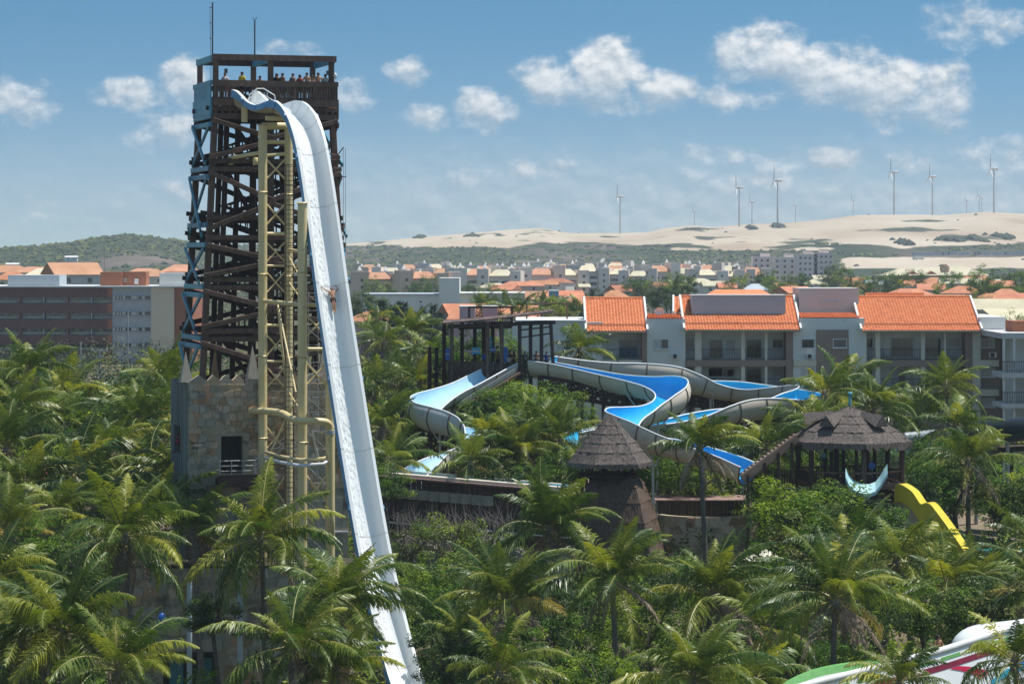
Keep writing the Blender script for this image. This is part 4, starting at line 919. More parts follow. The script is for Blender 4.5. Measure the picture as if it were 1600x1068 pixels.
for f in (.1, .4, .7, .95): q = P(805, 582, 250.5).lerp(P(715, 636, 245), f); bar('support_post', (q.x, q.y, ground_z(q.x, q.y)), q, .25, .25, 'timber_dark', wb)

# ------------------------------------------------------------------ start platform with its flat roof
pl = thing('start_platform', 'dark timber slide start platform with a flat board roof on round posts', 'pavilion', P(770, 690, 256))
ZF = ZP(578, 254); YR0, YR1 = 251.6, 259.5
def pbox(name, px0, px1, Y0, Y1, z0, z1, m, parent=pl): return boxo(name, XP(px0, Y0), XP(px1, Y0), Y0, Y1, z0, z1, m, parent)
zr = ZP(505, 252)
for i in range(20):
    a = 697 + i * 8.35; pbox('deck_board', a, a + 8.0, YR0, YR1, ZF - .15, ZF, 'timber')
for i in range(24):                                              # roof boards, rising slightly to the right
    a = 690 + i * 7.3; zz = zr + .006 * (a - 690) - .1 * math.sin((a - 690) / 176 * math.pi)
    o = pbox('roof_board', a, a + 7.1, YR0 - 1.2 + .1 * (i % 2), YR1 + .8, zz, zz + .1, 'timber')
for (px, Y, m) in ((706, YR0, 'timber'), (784, YR0, 'timber'), (812, YR0, 'timber_dark'), (829, YR0, 'timber_dark'), (846, YR0, 'timber_dark'), (865, YR0, 'timber_dark'), (762, YR0, 'timber'), (722, YR1 - .5, 'timber_dark'), (742, YR1 - .5, 'timber_dark'), (756, YR1 - .5, 'timber_dark'), (770, YR1 - .5, 'timber_dark'), (786, YR1 - .5, 'timber_dark'), (694, YR0 + 3, 'timber_dark'), (682, YR0 + 3, 'timber_dark'), (671, YR0 + 3, 'timber_dark')):
    x = XP(px, Y); top = zr - .02 if px > 690 else zr - 2.2; lean = .25 if px in (786, 865) else 0
    pipe('post', (x, Y, ground_z(x, Y) - .1), (x, Y, ZF), .36, m, pl, 10); pipe('post', (x, Y, ZF), (x - lean, Y, top), .34, m, pl, 10)
bar('eaves_beam', P(700, 510, YR0), P(868, 503, YR0), .25, .35, 'timber_dark', pl); bar('eaves_beam', P(716, 512, YR1 - .4), P(800, 510, YR1 - .4), .25, .3, 'timber_dark', pl)
for i in range(22):
    a = 700 + i * 5.9
    if 762 < a < 788 and False: continue
    pbox('screen_board', a, a + 5.2, YR0 - .12, YR0 - .04, ZF - (1.3 if a < 790 else .6), ZF + (.9 if a < 760 else .75), 'timber_dark')
for i in range(3): pbox('rail', 812, 866, YR0 - .2, YR0 - .1, ZF + .5 + i * .42, ZF + .58 + i * .42, 'timber_dark')
for i in range(2): bar('crossbar', P(815, 527 + i * -12, YR0 + .3), P(864, 520 + i * -10, YR0 + .3), .1, .14, 'timber', pl)
# lean-to stair roof on the left
vs = [P(668, 533, YR0 + 1), P(694, 508, YR0 - .5), P(694, 508, YR1), P(668, 533, YR1)]
link('stair_roof', mesh('stair_roof', vs + [v + Vector((0, 0, .14)) for v in vs], BOXF, 'timber'), pl)
for i in range(9): a = P(672 + i * 3.4, 588 - i * 4.2, YR0 + 2.2); link('stair_tread', mesh('stair_tread', *box_vf(a.x, a.x + .35, a.y, a.y + 2, a.z - .16, a.z), 'timber_dark'), pl)
# railing and little frames standing on the roof terrace behind
tr = thing('roof_terrace_frame', 'thin dark timber frame with a low railing above the platform roof', 'frame', P(770, 505, 262))
for px in (733, 800): bar('post', P(px, 510, 262), P(px, 479, 262), .22, .22, 'timber', tr)
bar('lintel', P(731, 479.5, 262), P(806, 479.5, 262), .2, .18, 'timber', tr); bar('rail', P(726, 497, 262.2), P(800, 497, 262.2), .12, .12, 'timber', tr); bar('rail', P(726, 503, 262.2), P(800, 503, 262.2), .12, .12, 'timber', tr)
for i in range(18): bar('baluster', P(728 + i * 4.1, 504, 262.2), P(728 + i * 4.1, 497, 262.2), .07, .07, 'timber', tr)
bm_ = thing('blue_mat', 'upright bright blue foam mat standing at the flume start', 'mat', P(787, 570, 252.6)); boxo('pad', XP(782, 252.6), XP(793.5, 252.6), 252.5, 252.75, ZP(566, 252.6), ZP(542, 252.6), 'plastic_blue', bm_); boxo('edge_band', XP(781.5, 252.6), XP(794, 252.6), 252.45, 252.8, ZP(568, 252.6), ZP(566.1, 252.6), 'cloth_white', bm_)
for i, (px, py, w, h_) in enumerate(((701, 553, 5, 9), (744, 548, 7, 5), (768, 546, 7, 4), (766, 534, 3, 7))):
    b_ = thing('foam_mat', 'blue foam mat stored %s on the platform' % ['at the left posts', 'behind the screen boards', 'right of the middle post', 'upright against a rear post'][i], 'mat', P(px, py, 253.4), 'mats on the platform'); Yq = 253.4 if i < 3 else 258.6
    boxo('pad', XP(px - w, Yq), XP(px + w, Yq), Yq, Yq + .25, ZP(py + h_, Yq), ZP(py - h_, Yq), ['plastic_blue', 'flume_cyan'][i % 2], b_); boxo('strap', XP(px - w, Yq) - .02, XP(px + w, Yq) + .02, Yq - .02, Yq - .005, ZP(py + 1, Yq), ZP(py - 1, Yq), 'cloth_white', b_)
for i, (px, Y, sh, lb) in enumerate(((757, 253.2, 'blue', 'person in blue by the second roof post of the platform'), (778, 254, None, 'bare-chested person left of the blue mat'), (796, 253, 'black', 'person in black right of the blue mat'), (803, 253.2, None, 'bare-chested person by the dark platform post'), (795, 252.4, 'white', 'small person in white crouching at the flume start'),
                                     (820, 253, 'grey', 'person in grey at the right platform rail'), (838, 253.4, None, 'bare-chested person between the right rail posts'), (854, 252.2, 'blue', 'attendant in pale blue at the right corner of the platform'))):
    person((XP(px, Y), Y, ZF), rnd.uniform(-.8, .8), lb, 'skin_brown' if i % 2 else 'skin_tan', i % 2, sh, 'black', i == 3, 'people on the start platform', .8 if i == 4 else 1)

# ------------------------------------------------------------------ thatched huts
def thatch_roof(name, parent, cx, cy, levels, n, rot, m='thatch', m2=None, seed=1, fringe=.35):
    """a layered roof: levels [(radius, z)] from eave to apex; each course hangs over the one below; ragged straw tips at every edge"""
    rs = random.Random(seed); ang = [rot + 2 * math.pi * i / n for i in range(n)]
    for li in range(len(levels) - 1):
        (r0, z0), (r1, z1) = levels[li], levels[li + 1]; vs, fs = [], []; per = 14
        def ringpt(r, z, f):
            i = int(f) % n; t_ = f - int(f); a, b_ = ang[i], ang[(i + 1) % n]
            return Vector((cx + r * (math.cos(a) * (1 - t_) + math.cos(b_) * t_), cy + r * (math.sin(a) * (1 - t_) + math.sin(b_) * t_), z))
        m_ = n * per; rows_ = []
        d = Vector((0, 0, 0))
        fr_ = fringe if li == 0 else .09
        for row in range(5):
            t_ = row / 3.0
            for q in range(m_):
                f = q / per
                if row == 0: jr = rs.uniform(-.5, .5) * fr_; v = ringpt(r0 + .05, z0 - fr_ * .7 + jr * .8, f)
                else: v = ringpt(r0 + (r1 - r0) * (row - 1) / 3.0 + (.045 if row == 1 else 0) + rs.uniform(-.03, .03), z0 + (z1 - z0) * (row - 1) / 3.0 + (.05 if row < 4 else .0) + rs.uniform(-.045, .045), f)
                vs.append(v)
        for row in range(4):
            for q in range(m_): fs.append((row * m_ + q, row * m_ + (q + 1) % m_, (row + 1) * m_ + (q + 1) % m_, (row + 1) * m_ + q))
        link('thatch_course', mesh('thatch_course', vs, fs, m), parent)
    # straw ends
    mb = MB()
    for li in range(len(levels) - 1):
        (r0, z0), (r1, z1) = levels[li], levels[li + 1]; L_ = math.hypot(r0 - r1, z1 - z0); dr, dz = (r0 - r1) / L_, (z0 - z1) / L_
        for q in range(int(r0 * 130)):
            f = rs.uniform(0, n); i = int(f) % n; t_ = f - int(f); a, b_ = ang[i], ang[(i + 1) % n]
            ux, uy = math.cos(a) * (1 - t_) + math.cos(b_) * t_, math.sin(a) * (1 - t_) + math.sin(b_) * t_
            g = rs.uniform(0, 1) ** 1.6; rr = r0 + (r1 - r0) * g; zz = z0 + (z1 - z0) * g + .05; ln = rs.uniform(.25, .55); w = .025
            p0 = Vector((cx + ux * rr, cy + uy * rr, zz + .04)); tng = Vector((-uy, ux, 0)).normalized() * w; p1 = p0 + Vector((ux * dr, uy * dr, dz)) * ln + Vector((0, 0, rs.uniform(-.02, .05))) + tng * rs.uniform(-2, 2)
            if g < .06: p1 = p0 + Vector((ux * .05, uy * .05, -ln * rs.uniform(.8, 1.5)))
            mb.add([p0 - tng, p0 + tng, p1], [(0, 1, 2)])
    o = mb.obj('straw_ends', [m2 or m], parent); o['kind'] = 'stuff'
HX, HYd = XP(955, 219.5), 219.5
hut = thing('thatched_hut', 'dark two-tiered thatched hut with a pointed roof rising behind the palms', 'hut', (HX, HYd, ground_z(HX, HYd)))
z_ = lambda py, Y=219.5: ZP(py, Y)
thatch_roof('upper_roof', hut, XP(953, 219.5), 219.5, [(3.3, z_(722)), (2.65, z_(705)), (2.05, z_(691)), (1.45, z_(677)), (.85, z_(664)), (.08, z_(648))], 6, R(8), 'thatch', seed=2, fringe=.5)
for i in range(9): a = 2 * math.pi * i / 9 + .2; pipe('post', (XP(950, 219.5) + 2.0 * math.cos(a), 219.5 + 2.0 * math.sin(a), z_(760)), (XP(950, 219.5) + 2.0 * math.cos(a), 219.5 + 2.0 * math.sin(a), z_(712)), .2, 'timber_dark', hut, 8)
thatch_roof('lower_roof', hut, XP(962, 219.5), 219.5, [(5.0, z_(880)), (4.5, z_(846)), (3.9, z_(812)), (3.3, z_(782)), (2.7, z_(758)), (1.9, z_(742))], 4, R(-58), 'thatch_brown_shaded', 'thatch', seed=3, fringe=.5)
pipe('ring_beam', (XP(950, 219.5), 219.5, z_(745)), (XP(950, 219.5), 219.5, z_(738)), 4.4, 'timber_dark', hut, 16)
HW = ground_z(HX, HYd); pipe('core_wall', (XP(953, 219.5), 219.5, HW), (XP(953, 219.5), 219.5, z_(752)), 2.6, 'mortar', hut, 16)
# curved stone wall to the right of the hut
cw = thing('curved_stone_wall', 'curved weathered stone wall right of the thatched hut', 'stone wall', (XP(1110, 226), 226, ground_z(XP(1110, 226), 226)))
CX, CY, CR = XP(1102, 229.5), 229.5, 4.3; zt, zb = ZP(806, 226), 2.5
def CWp(s_, d, z): a = R(205) + s_ / CR; return Vector((CX + (CR - d) * math.cos(a), CY + (CR - d) * math.sin(a), z))
WL = CR * R(150); nv = 30; vs, fs = [], []
for i in range(nv + 1):
    for d, z in ((0, zb), (0, zt), (.4, zt), (.4, zb)): vs.append(CWp(WL * i / nv, d, z))
for i in range(nv):
    for q in range(4): fs.append((i * 4 + q, (i + 1) * 4 + q, (i + 1) * 4 + (q + 1) % 4, i * 4 + (q + 1) % 4))
fs += [(0, 1, 2, 3), (nv * 4 + 3, nv * 4 + 2, nv * 4 + 1, nv * 4)]
link('wall', mesh('wall', vs, fs, 'stone_pale'), cw)
stone_facing(cw, lambda u, d, z: CWp(u, d, z), WL, 4.2, zt - .05, .85, .62, seed=9, thick=.045, pool=('stone_pale', 'stone_pale', 'stone_pale', 'stone_ochre', 'stone'))
# brown boarded gallery behind the stone wall
ga = thing('boarded_gallery', 'low brown boarded gallery with a sloping red-brown roof behind the stone wall', 'gallery', P(1100, 830, 233))
for i in range(22): a = 1028 + i * 6; boxo('board', XP(a, 232), XP(a + 5.7, 232), 232, 232.1, 4.5, ZP(779, 232) , 'timber', ga)
vs = [P(1022, 783, 231), P(1165, 783, 231), P(1165, 775, 234), P(1022, 775, 234)]; link('roof', mesh('roof', vs + [v + Vector((0, 0, .12)) for v in vs], BOXF, 'timber_light'), ga)
# dark wall with the beige gutter of the lazy river
aq = thing('raised_channel_wall', 'long dark boarded wall carrying a beige water channel behind the white slide', 'wall', P(740, 880, 217))
n = 40; A0, A1 = P(560, 742, 219.5), P(893, 770, 215.5)
for i in range(n):
    a, b_ = A0.lerp(A1, i / n), A0.lerp(A1, (i + .96) / n); g = Vector((0, .25, 0)); zb_ = a.z - 4.4
    vs = [Vector((a.x, a.y, zb_)), Vector((b_.x, b_.y, zb_)), Vector((b_.x, b_.y, zb_)) + g, Vector((a.x, a.y, zb_)) + g, a - Vector((0, 0, .02)), b_ - Vector((0, 0, .02)), b_ + g - Vector((0, 0, .02)), a + g - Vector((0, 0, .02))]
    link('wall_board', mesh('wall_board', vs, BOXF, 'timber_dark'), aq)
    if 3 <= i < 26 and i % 2 == 0:
        c_ = a.lerp(b_, .5); link('vent_panel', mesh('vent_panel', *box_vf(c_.x - .42, c_.x + .42, c_.y - .1, c_.y - .02, c_.z - 1.5, c_.z - .75), 'plaster_grey'), aq)
bar('coping', A0 + Vector((0, -.15, .06)), A1 + Vector((0, -.15, .06)), .55, .18, 'timber', aq); bar('lower_rail', A0 + Vector((0, -.12, -3.4)), A1 + Vector((0, -.12, -3.4)), .12, .12, 'frame_white', aq)
bar('gutter_lip', A0 + Vector((0, .42, .2)), A1 + Vector((0, .42, .2)), .5, .4, 'flume_beige', aq); bar('channel_floor', A0 + Vector((0, 1.6, .1)), A1 + Vector((0, 1.6, .1)), 2.0, .2, 'flume_blue', aq); bar('far_lip', A0 + Vector((0, 2.8, .2)), A1 + Vector((0, 2.8, .2)), .3, .5, 'flume_beige', aq)
bar('retaining_base', A0 + Vector((0, .6, -8)), A1 + Vector((0, .6, -8)), .5, 8, 'plaster_grey', aq)
# right-hand thatched pavilion
Yp = 224.0; PX, PYc = XP(1328, Yp), Yp
pv = thing('thatched_pavilion', 'open timber pavilion under a wide grey thatched roof with vents and a teal finial', 'pavilion', (PX, PYc, ground_z(PX, PYc)))
zq = lambda py: ZP(py, Yp)
thatch_roof('roof', pv, PX, PYc, [(5.0, zq(688)), (3.9, zq(672)), (2.8, zq(660)), (1.7, zq(649)), (.15, zq(634))], 6, R(38), 'thatch', seed=5, fringe=.55)
pipe('finial', (PX, PYc, zq(640)), (PX, PYc, zq(616)), .22, 'awning_teal', pv, 8); pipe('finial_ball', (PX, PYc, zq(618)), (PX, PYc, zq(612)), .34, 'awning_teal', pv, 8)
for (ax, ay) in ((-80, 1), (55, 1), (-30, -1)):                   # roof vents
    a = R(ax - 10); c_ = Vector((PX + math.cos(R(-128 if ax < -40 else (-52 if ax > 0 else 175))) * 2.6, PYc + math.sin(R(-128 if ax < -40 else (-52 if ax > 0 else 175))) * 2.6, zq(656)))
    dr_ = Vector((c_.x - PX, c_.y - PYc, 0)).normalized(); sd = Vector((-dr_.y, dr_.x, 0))
    vs = [c_ + dr_ * .9 + sd * .7 + Vector((0, 0, -.35)), c_ + dr_ * .9 - sd * .7 + Vector((0, 0, -.35)), c_ + dr_ * 1.0 + Vector((0, 0, .55)), c_ - dr_ * 1.4 + sd * .2 + Vector((0, 0, .45)), c_ - dr_ * 1.4 - sd * .2 + Vector((0, 0, .45)), c_ - dr_ * 1.2 + Vector((0, 0, .75))]
    link('roof_vent', mesh('roof_vent', vs, [(0, 1, 2), (0, 2, 5, 3), (1, 4, 5, 2), (3, 5, 4), (0, 3, 4, 1)], 'thatch'), pv)
zf = zq(755)
for i in range(6):
    a = R(38 + 60 * i); x, y = PX + 4.2 * math.cos(a), PYc + 4.2 * math.sin(a); pipe('post', (x, y, ground_z(x, y) - .1), (x, y, zq(682)), .42, 'timber_dark', pv, 10)
    a2 = R(98 + 60 * i); x2, y2 = PX + 4.2 * math.cos(a2), PYc + 4.2 * math.sin(a2)
    bar('beam', (x, y, zq(693)), (x2, y2, zq(693)), .2, .3, 'timber', pv); bar('beam', (x, y, zf), (x2, y2, zf), .25, .5, 'timber', pv); bar('rail', (x, y, zf + 1.1), (x2, y2, zf + 1.1), .12, .14, 'timber', pv)
    for k_ in range(14): t_ = (k_ + .5) / 14; bar('baluster', (x + (x2 - x) * t_, y + (y2 - y) * t_, zf), (x + (x2 - x) * t_, y + (y2 - y) * t_, zf + 1.1), .08, .05, 'timber_dark', pv)
    pipe('inner_post', (PX + 2 * math.cos(a), PYc + 2 * math.sin(a), ground_z(PX, PYc)), (PX + 2 * math.cos(a), PYc + 2 * math.sin(a), zq(678)), .3, 'timber_dark', pv, 8)
    for k_ in range(4): z0_ = zf - .8 - k_ * .5; bar('side_board', (x, y, z0_), (x2, y2, z0_), .08, .3, 'timber_dark', pv)
vs = [(PX + 4.1 * math.cos(R(38 + 60 * i)), PYc + 4.1 * math.sin(R(38 + 60 * i)), z) for z in (zf - .2, zf) for i in range(6)]
link('floor', mesh('floor', vs, [tuple(range(5, -1, -1)), tuple(range(6, 12))] + [(i, (i + 1) % 6, (i + 1) % 6 + 6, i + 6) for i in range(6)], 'timber'), pv)
for i, (px, py, lb) in enumerate(((1362, 727, 'round blue float hanging inside the thatched pavilion'), (1287, 711, 'small teal float hanging at the left of the thatched pavilion'))):
    a = P(px, py, 222.4); fl_ = thing('float_ring', lb, 'float', a, 'floats in the pavilion'); link('disc', mesh('disc', *tube_vf([a + Vector((0, -.1, 0)), a + Vector((0, .1, 0))], .28 if i == 0 else .2, 14), ['plastic_blue', 'awning_teal'][i]), fl_); pipe('cord', a, a + Vector((0, 0, 1.2)), .03, 'steel_grey', fl_, 5)
# stair with plank sides up to the pavilion
stt = thing('plank_stair', 'long straight brown plank stair climbing to the thatched pavilion from the left', 'stairs', P(1160, 800, 222))
s0, s1 = P(1160, 748, 220.5), P(1246, 684, 222.5)
bar('stringer', s0, s1, .14, .7, 'timber_light', stt); bar('stringer', s0 + Vector((0, 1.6, 0)), s1 + Vector((0, 1.6, 0)), .14, .6, 'timber', stt)
for i in range(15): f = (i + .5) / 15; q = s0.lerp(s1, f); boxo('tread', q.x - .16, q.x + .16, q.y + .08, q.y + 1.5, q.z + .28, q.z + .36, 'timber_light', stt)
for f in (.1, .4, .65, .9): q = s0.lerp(s1, f); bar('post', (q.x, q.y - .1, ground_z(q.x, q.y)), (q.x, q.y - .1, q.z), .22, .22, 'timber_dark', stt)
for i in range(14): q = P(1190 + i * 4, 752, 222.6); bar('fence_paling', (q.x, q.y, ZP(756, 222.6)), (q.x, q.y, ZP(733, 222.6)), .12, .06, 'timber_dark', stt)
# pale cyan half-pipe mouth and the yellow slide
hp = thing('half_pipe_mouth', 'pale cyan half-pipe slide mouth in front of the thatched pavilion', 'water slide', P(1355, 775, 218))
vs, fs = [], []; prof = [(1321, 744), (1326, 756), (1334, 765), (1345, 770), (1358, 771), (1368, 767), (1376, 757), (1382, 746), (1387, 739)]
for Y in (217.2, 217.9, 219.4):
    for dz in (0, .28):
        for (px, py) in prof: q = P(px, py + (217.2 - 217.2), 217.2); vs.append((q.x + (Y - 217.2) * .12, Y, q.z - dz + (Y - 217.2) * .25))
m_ = len(prof)
for yi in range(2):
    for l_ in range(2):
        for q in range(m_ - 1): a = (yi * 2 + l_) * m_ + q; fs.append((a, a + 1, a + 1 + 2 * m_, a + 2 * m_))
for q in range(m_ - 1): fs.append((q, q + 1, m_ + q + 1, m_ + q))
fs += [(0, m_, 3 * m_, 2 * m_), (m_ - 1, 2 * m_ - 1, 4 * m_ - 1, 3 * m_ - 1)]
link('shell', mesh('shell', vs, fs, 'plastic_cyan', smooth=False), hp)
bar('support_post', P(1352, 778, 218), (P(1352, 778, 218).x, 218, 2), .3, .3, 'timber_dark', hp); bar('support_post', P(1370, 772, 218), (P(1370, 772, 218).x, 218, 2), .3, .3, 'timber_dark', hp)
def wall_ribbon(pts_top, pts_bot, thick):
    vs = []; n_ = len(pts_top)
    for a, b_ in zip(pts_top, pts_bot): vs += [a, b_, b_ + thick, a + thick]
    fs = []
    for i in range(n_ - 1):
        for q in range(4): fs.append((i * 4 + q, (i + 1) * 4 + q, (i + 1) * 4 + (q + 1) % 4, i * 4 + (q + 1) % 4))
    fs += [(0, 3, 2, 1), (n_ * 4 - 4, n_ * 4 - 3, n_ * 4 - 2, n_ * 4 - 1)]; return vs, fs
ys = thing('yellow_slide', 'bright yellow slide with a wavy hump descending right of the thatched pavilion', 'water slide', P(1490, 880, 206))
tp = [(1398, 757, 219), (1406, 756, 218.4), (1416, 761, 217.6), (1426, 769, 216.8), (1434, 781, 216), (1439, 787, 215.6), (1446, 785, 215.2), (1454, 788, 214.6), (1466, 803, 213.6), (1480, 822, 212.4), (1496, 845, 211), (1512, 868, 209.6), (1526, 885, 208.4)]
tp = catmull(tp, 3)
top = [P(*q) for q in tp]; off = Vector((1.15, 1.5, .0)); near_bot = [q + Vector((-.35, -.1, -1.9 - .3 * math.sin(i / len(top) * 3.1))) for i, q in enumerate(top)]
link('side_wall', mesh('side_wall', *wall_ribbon(top, [q + Vector((-.05, 0, -1.35)) for q in top], Vector((.65, .9, 0))), 'slide_yellow'), ys)
link('side_wall', mesh('side_wall', *wall_ribbon([q + Vector((.7, 2.3, -.35)) for q in top], [q + Vector((.7, 2.3, -1.4)) for q in top], Vector((.3, .6, 0))), 'slide_yellow'), ys)
link('floor', mesh('floor', *wall_ribbon([q + Vector((.66, .9, -1.0)) for q in top], [q + Vector((.66, .9, -1.2)) for q in top], Vector((.04, 1.4, -.1))), 'slide_yellow'), ys)
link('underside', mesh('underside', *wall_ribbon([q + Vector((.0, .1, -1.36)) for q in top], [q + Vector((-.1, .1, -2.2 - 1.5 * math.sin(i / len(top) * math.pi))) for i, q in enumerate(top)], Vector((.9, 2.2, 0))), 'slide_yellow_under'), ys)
for f in (8, 18, 28): q = top[f] + Vector((.8, .7, -2.4)); pipe('support_post', (q.x, q.y, ground_z(q.x, q.y)), q, .35, 'steel_grey', ys, 8)
# dark tube slide with red rings, right edge
def tube_slide(name, label, pts, rad, m, rings, ringm='ring_red'):
    c_ = [P(*q) for q in catmull(pts, 5)]; r = thing(name, label, 'water slide', (c_[0].x, c_[0].y, ground_z(c_[0].x, c_[0].y)), 'enclosed tube slides')
    link('tube', mesh('tube', *tube_vf(c_, rad, 22, True), m, smooth=True), r)
    for f in rings:
        i = int(f * (len(c_) - 2)); a, b_ = c_[i], c_[i + 1]; d = (b_ - a).normalized()
        link('ring', mesh('ring', *tube_vf([a - d * .14, a - d * .14, a + d * .14, a + d * .14], [rad * .9, rad * 1.06, rad * 1.06, rad * .9], 22), ringm), r)
    for f in (.2, .55, .85): q = c_[int(f * (len(c_) - 1))]; pipe('support_post', (q.x, q.y, ground_z(q.x, q.y)), q - Vector((0, 0, rad * .95)), .35, 'steel_grey', r, 8)
tube_slide('tube_slide', 'thick dark enclosed tube slide with red rings at the right edge', [(1720, 655, 238), (1660, 663, 239), (1600, 670, 240), (1560, 674, 241.5), (1530, 679, 244), (1512, 684, 248)], 1.02, 'tube_dark', (.3, .52, .64, .78, .93))
tube_slide('tube_slide', 'thinner grey tube slide with a red ring beside the thatched pavilion', [(1410, 684, 246), (1440, 681, 247), (1465, 679, 248.5), (1490, 680, 250)], .46, 'tube_grey', (.35, .68))
bw = thing('footbridge', 'dark flat footbridge beam below the tube slide at the right edge', 'footbridge', P(1590, 720, 242)); bar('deck', P(1555, 702, 243), P(1720, 692, 240), 1.6, .5, 'timber_dark', bw); bar('rail', P(1555, 695, 242), P(1720, 685, 239), .12, .12, 'timber_dark', bw)
for px in (1580, 1640, 1700): q = P(px, 702, 242.4); bar('support_post', (q.x, q.y, ground_z(q.x, q.y)), q, .35, .35, 'timber_dark', bw)
# turquoise pool
pc = Vector((XP(1556, 236.5), 238, 0)); pz = ground_z(pc.x, 233) + .35
pool = thing('splash_pool', 'turquoise pool with a pale rim among the palms at the right', 'pool', (pc.x, pc.y, pz)); ring = [(pc.x + 4.2 * math.cos(a), pc.y + 5.5 * math.sin(a)) for a in [2 * math.pi * i / 40 for i in range(40)]]
link('water', mesh('water', [(x, y, pz + .25) for x, y in ring], [tuple(range(40))], 'pool_water'), pool)
vs = [];
for x, y in ring:
    d = Vector((x - pc.x, y - pc.y, 0)).normalized(); vs += [(x, y, pz - 3), (x, y, pz + .4), (x + d.x * .5, y + d.y * .5, pz + .4), (x + d.x * .5, y + d.y * .5, pz - 3)]
link('rim', mesh('rim', vs, [(i * 4 + q, ((i + 1) % 40) * 4 + q, ((i + 1) % 40) * 4 + (q + 1) % 4, i * 4 + (q + 1) % 4) for i in range(40) for q in range(4)], 'paving'), pool)
bk = thing('beach_umbrella', 'cream parasol top peeping out beside the curved stone wall', 'parasol', P(1190, 905, 215)); a = P(1195, 868, 215)
link('canopy', mesh('canopy', [tuple(a + Vector((0, 0, .55)))] + [tuple(a + Vector((1.7 * math.cos(t_), 1.7 * math.sin(t_), -.25))) for t_ in [2 * math.pi * i / 8 for i in range(8)]], [(0, i + 1, (i + 1) % 8 + 1) for i in range(8)], 'wall_cream'), bk); pipe('pole', (a.x, a.y, ground_z(a.x, a.y)), a + Vector((0, 0, .5)), .08, 'steel_grey', bk, 6)

# ------------------------------------------------------------------ striped white flume in the lower right corner
sf_ = thing('striped_flume', 'wide white flume with green and crimson stripes in the bottom right corner', 'water slide', P(1480, 1120, 150))
def sp(tab, per=6): return [P(*q) for q in catmull(tab, per)]
A = sp([(1700, 950, 158), (1640, 967, 156), (1590, 981, 154), (1530, 999, 152), (1470, 1018, 150), (1410, 1034, 148), (1340, 1052, 146), (1260, 1072, 144), (1180, 1095, 142)])
B = sp([(1700, 938, 161), (1640, 952, 159), (1600, 968, 158), (1560, 985, 157), (1510, 1010, 156), (1450, 1030, 154), (1400, 1036, 153), (1340, 1036, 152), (1280, 1046, 150), (1235, 1064, 148), (1200, 1090, 146)])
link('near_wall', mesh('near_wall', *wall_ribbon(A, [q + Vector((0, -1.1, -3.2)) for q in A], Vector((0, .35, 0))), 'slide_white', smooth=False), sf_)
for nm, dz, w, m in (('rim_pipe', .05, .2, 'frame_white'),): link(nm, mesh(nm, *tube_vf([q + Vector((0, .12, dz)) for q in A], w, 8), m, smooth=True), sf_)
def strip(nm, path, z0, z1, m, dy): link(nm, mesh(nm, *wall_ribbon([q + Vector((0, -1.1 * (-z0) / 3.2 + dy, z0)) for q in path], [q + Vector((0, -1.1 * (-z1) / 3.2 + dy, z1)) for q in path], Vector((0, .02, 0))), m), sf_)
strip('maroon_stripe', A[6:], -.62, -.92, 'paint_maroon', -.03); 
for i in range(9, 44, 4): strip('green_dash', A[i:i + 4], -.28, -.46, 'paint_green', -.03)
for (i0, w_) in ((33, 3),): link('crimson_band', mesh('crimson_band', *wall_ribbon([A[i0 + k_] + Vector((0, -.36, -.95)) for k_ in range(w_)], [A[i0 + k_] + Vector((.12 * 3, -1.13, -3.1)) for k_ in range(w_)], Vector((0, .02, 0))), 'paint_crimson'), sf_)
def wallpt(px, d):                                   # a point on the sloping outside of the near wall, d metres below its rim
    for i in range(len(A) - 1):
        p0, p1 = 800 + A[i].x / A[i].y * F, 800 + A[i + 1].x / A[i + 1].y * F
        if p1 <= px <= p0: return A[i].lerp(A[i + 1], (p0 - px) / (p0 - p1)) + Vector((0, -1.1 * d / 3.2 - .04, -d))
    return A[-1].copy()
def wall_paint(nm, pairs, m): link(nm, mesh(nm, [v for p_ in pairs for v in p_], [(i * 2, i * 2 + 1, i * 2 + 3, i * 2 + 2) for i in range(len(pairs) - 1)], m), sf_)
wall_paint('crimson_curve', [(wallpt(1482 + 9 * i - 1.0 * i * i * .4, .95 + .13 * i), wallpt(1496 + 9 * i - .4 * i * i, .95 + .105 * i)) for i in range(9)], 'paint_crimson')
wall_paint('blue_curve', [(wallpt(1545 + 9 * i, 2.5 - .35 * math.sin(i * .3)), wallpt(1545 + 9 * i, 2.2 - .4 * math.sin(i * .3))) for i in range(10)], 'flume_cyan')
wall_paint('blue_curve', [(wallpt(1575 + 6 * i, 2.1 - .25 * math.sin(i * .4)), wallpt(1575 + 6 * i, 1.9 - .3 * math.sin(i * .4))) for i in range(10)], 'plastic_blue')
nA, nB = len(A), len(B); vs, fs = [], []; m_ = 40
for i in range(m_ + 1):
    f = i / m_; a = A[min(nA - 1, int(f * (nA - 1)))] + Vector((0, .36, -.5)); b_ = B[min(nB - 1, int(f * (nB - 1)))] + Vector((0, 0, -.45)); vs += [a, a.lerp(b_, .33) - Vector((0, 0, .35)), a.lerp(b_, .66) - Vector((0, 0, .35)), b_]
for i in range(m_):
    for q in range(3): fs.append((i * 4 + q, (i + 1) * 4 + q, (i + 1) * 4 + q + 1, i * 4 + q + 1))
link('trough', mesh('trough', vs, fs, 'slide_white', smooth=True), sf_)
link('far_wall', mesh('far_wall', *wall_ribbon(B, [q + Vector((0, 0, -1.4)) for q in B], Vector((0, .3, 0))), 'slide_white'), sf_)
link('green_rim', mesh('green_rim', *wall_ribbon([q + Vector((0, -.04, .05)) for q in B[14:]], [q + Vector((0, -.05, -.34)) for q in B[14:]], Vector((0, .5, 0))), 'paint_green'), sf_)
lobe = sp([(1500, 1000, 155.5), (1520, 984, 156), (1550, 978, 156.5), (1600, 972, 157), (1680, 960, 158)], 4)
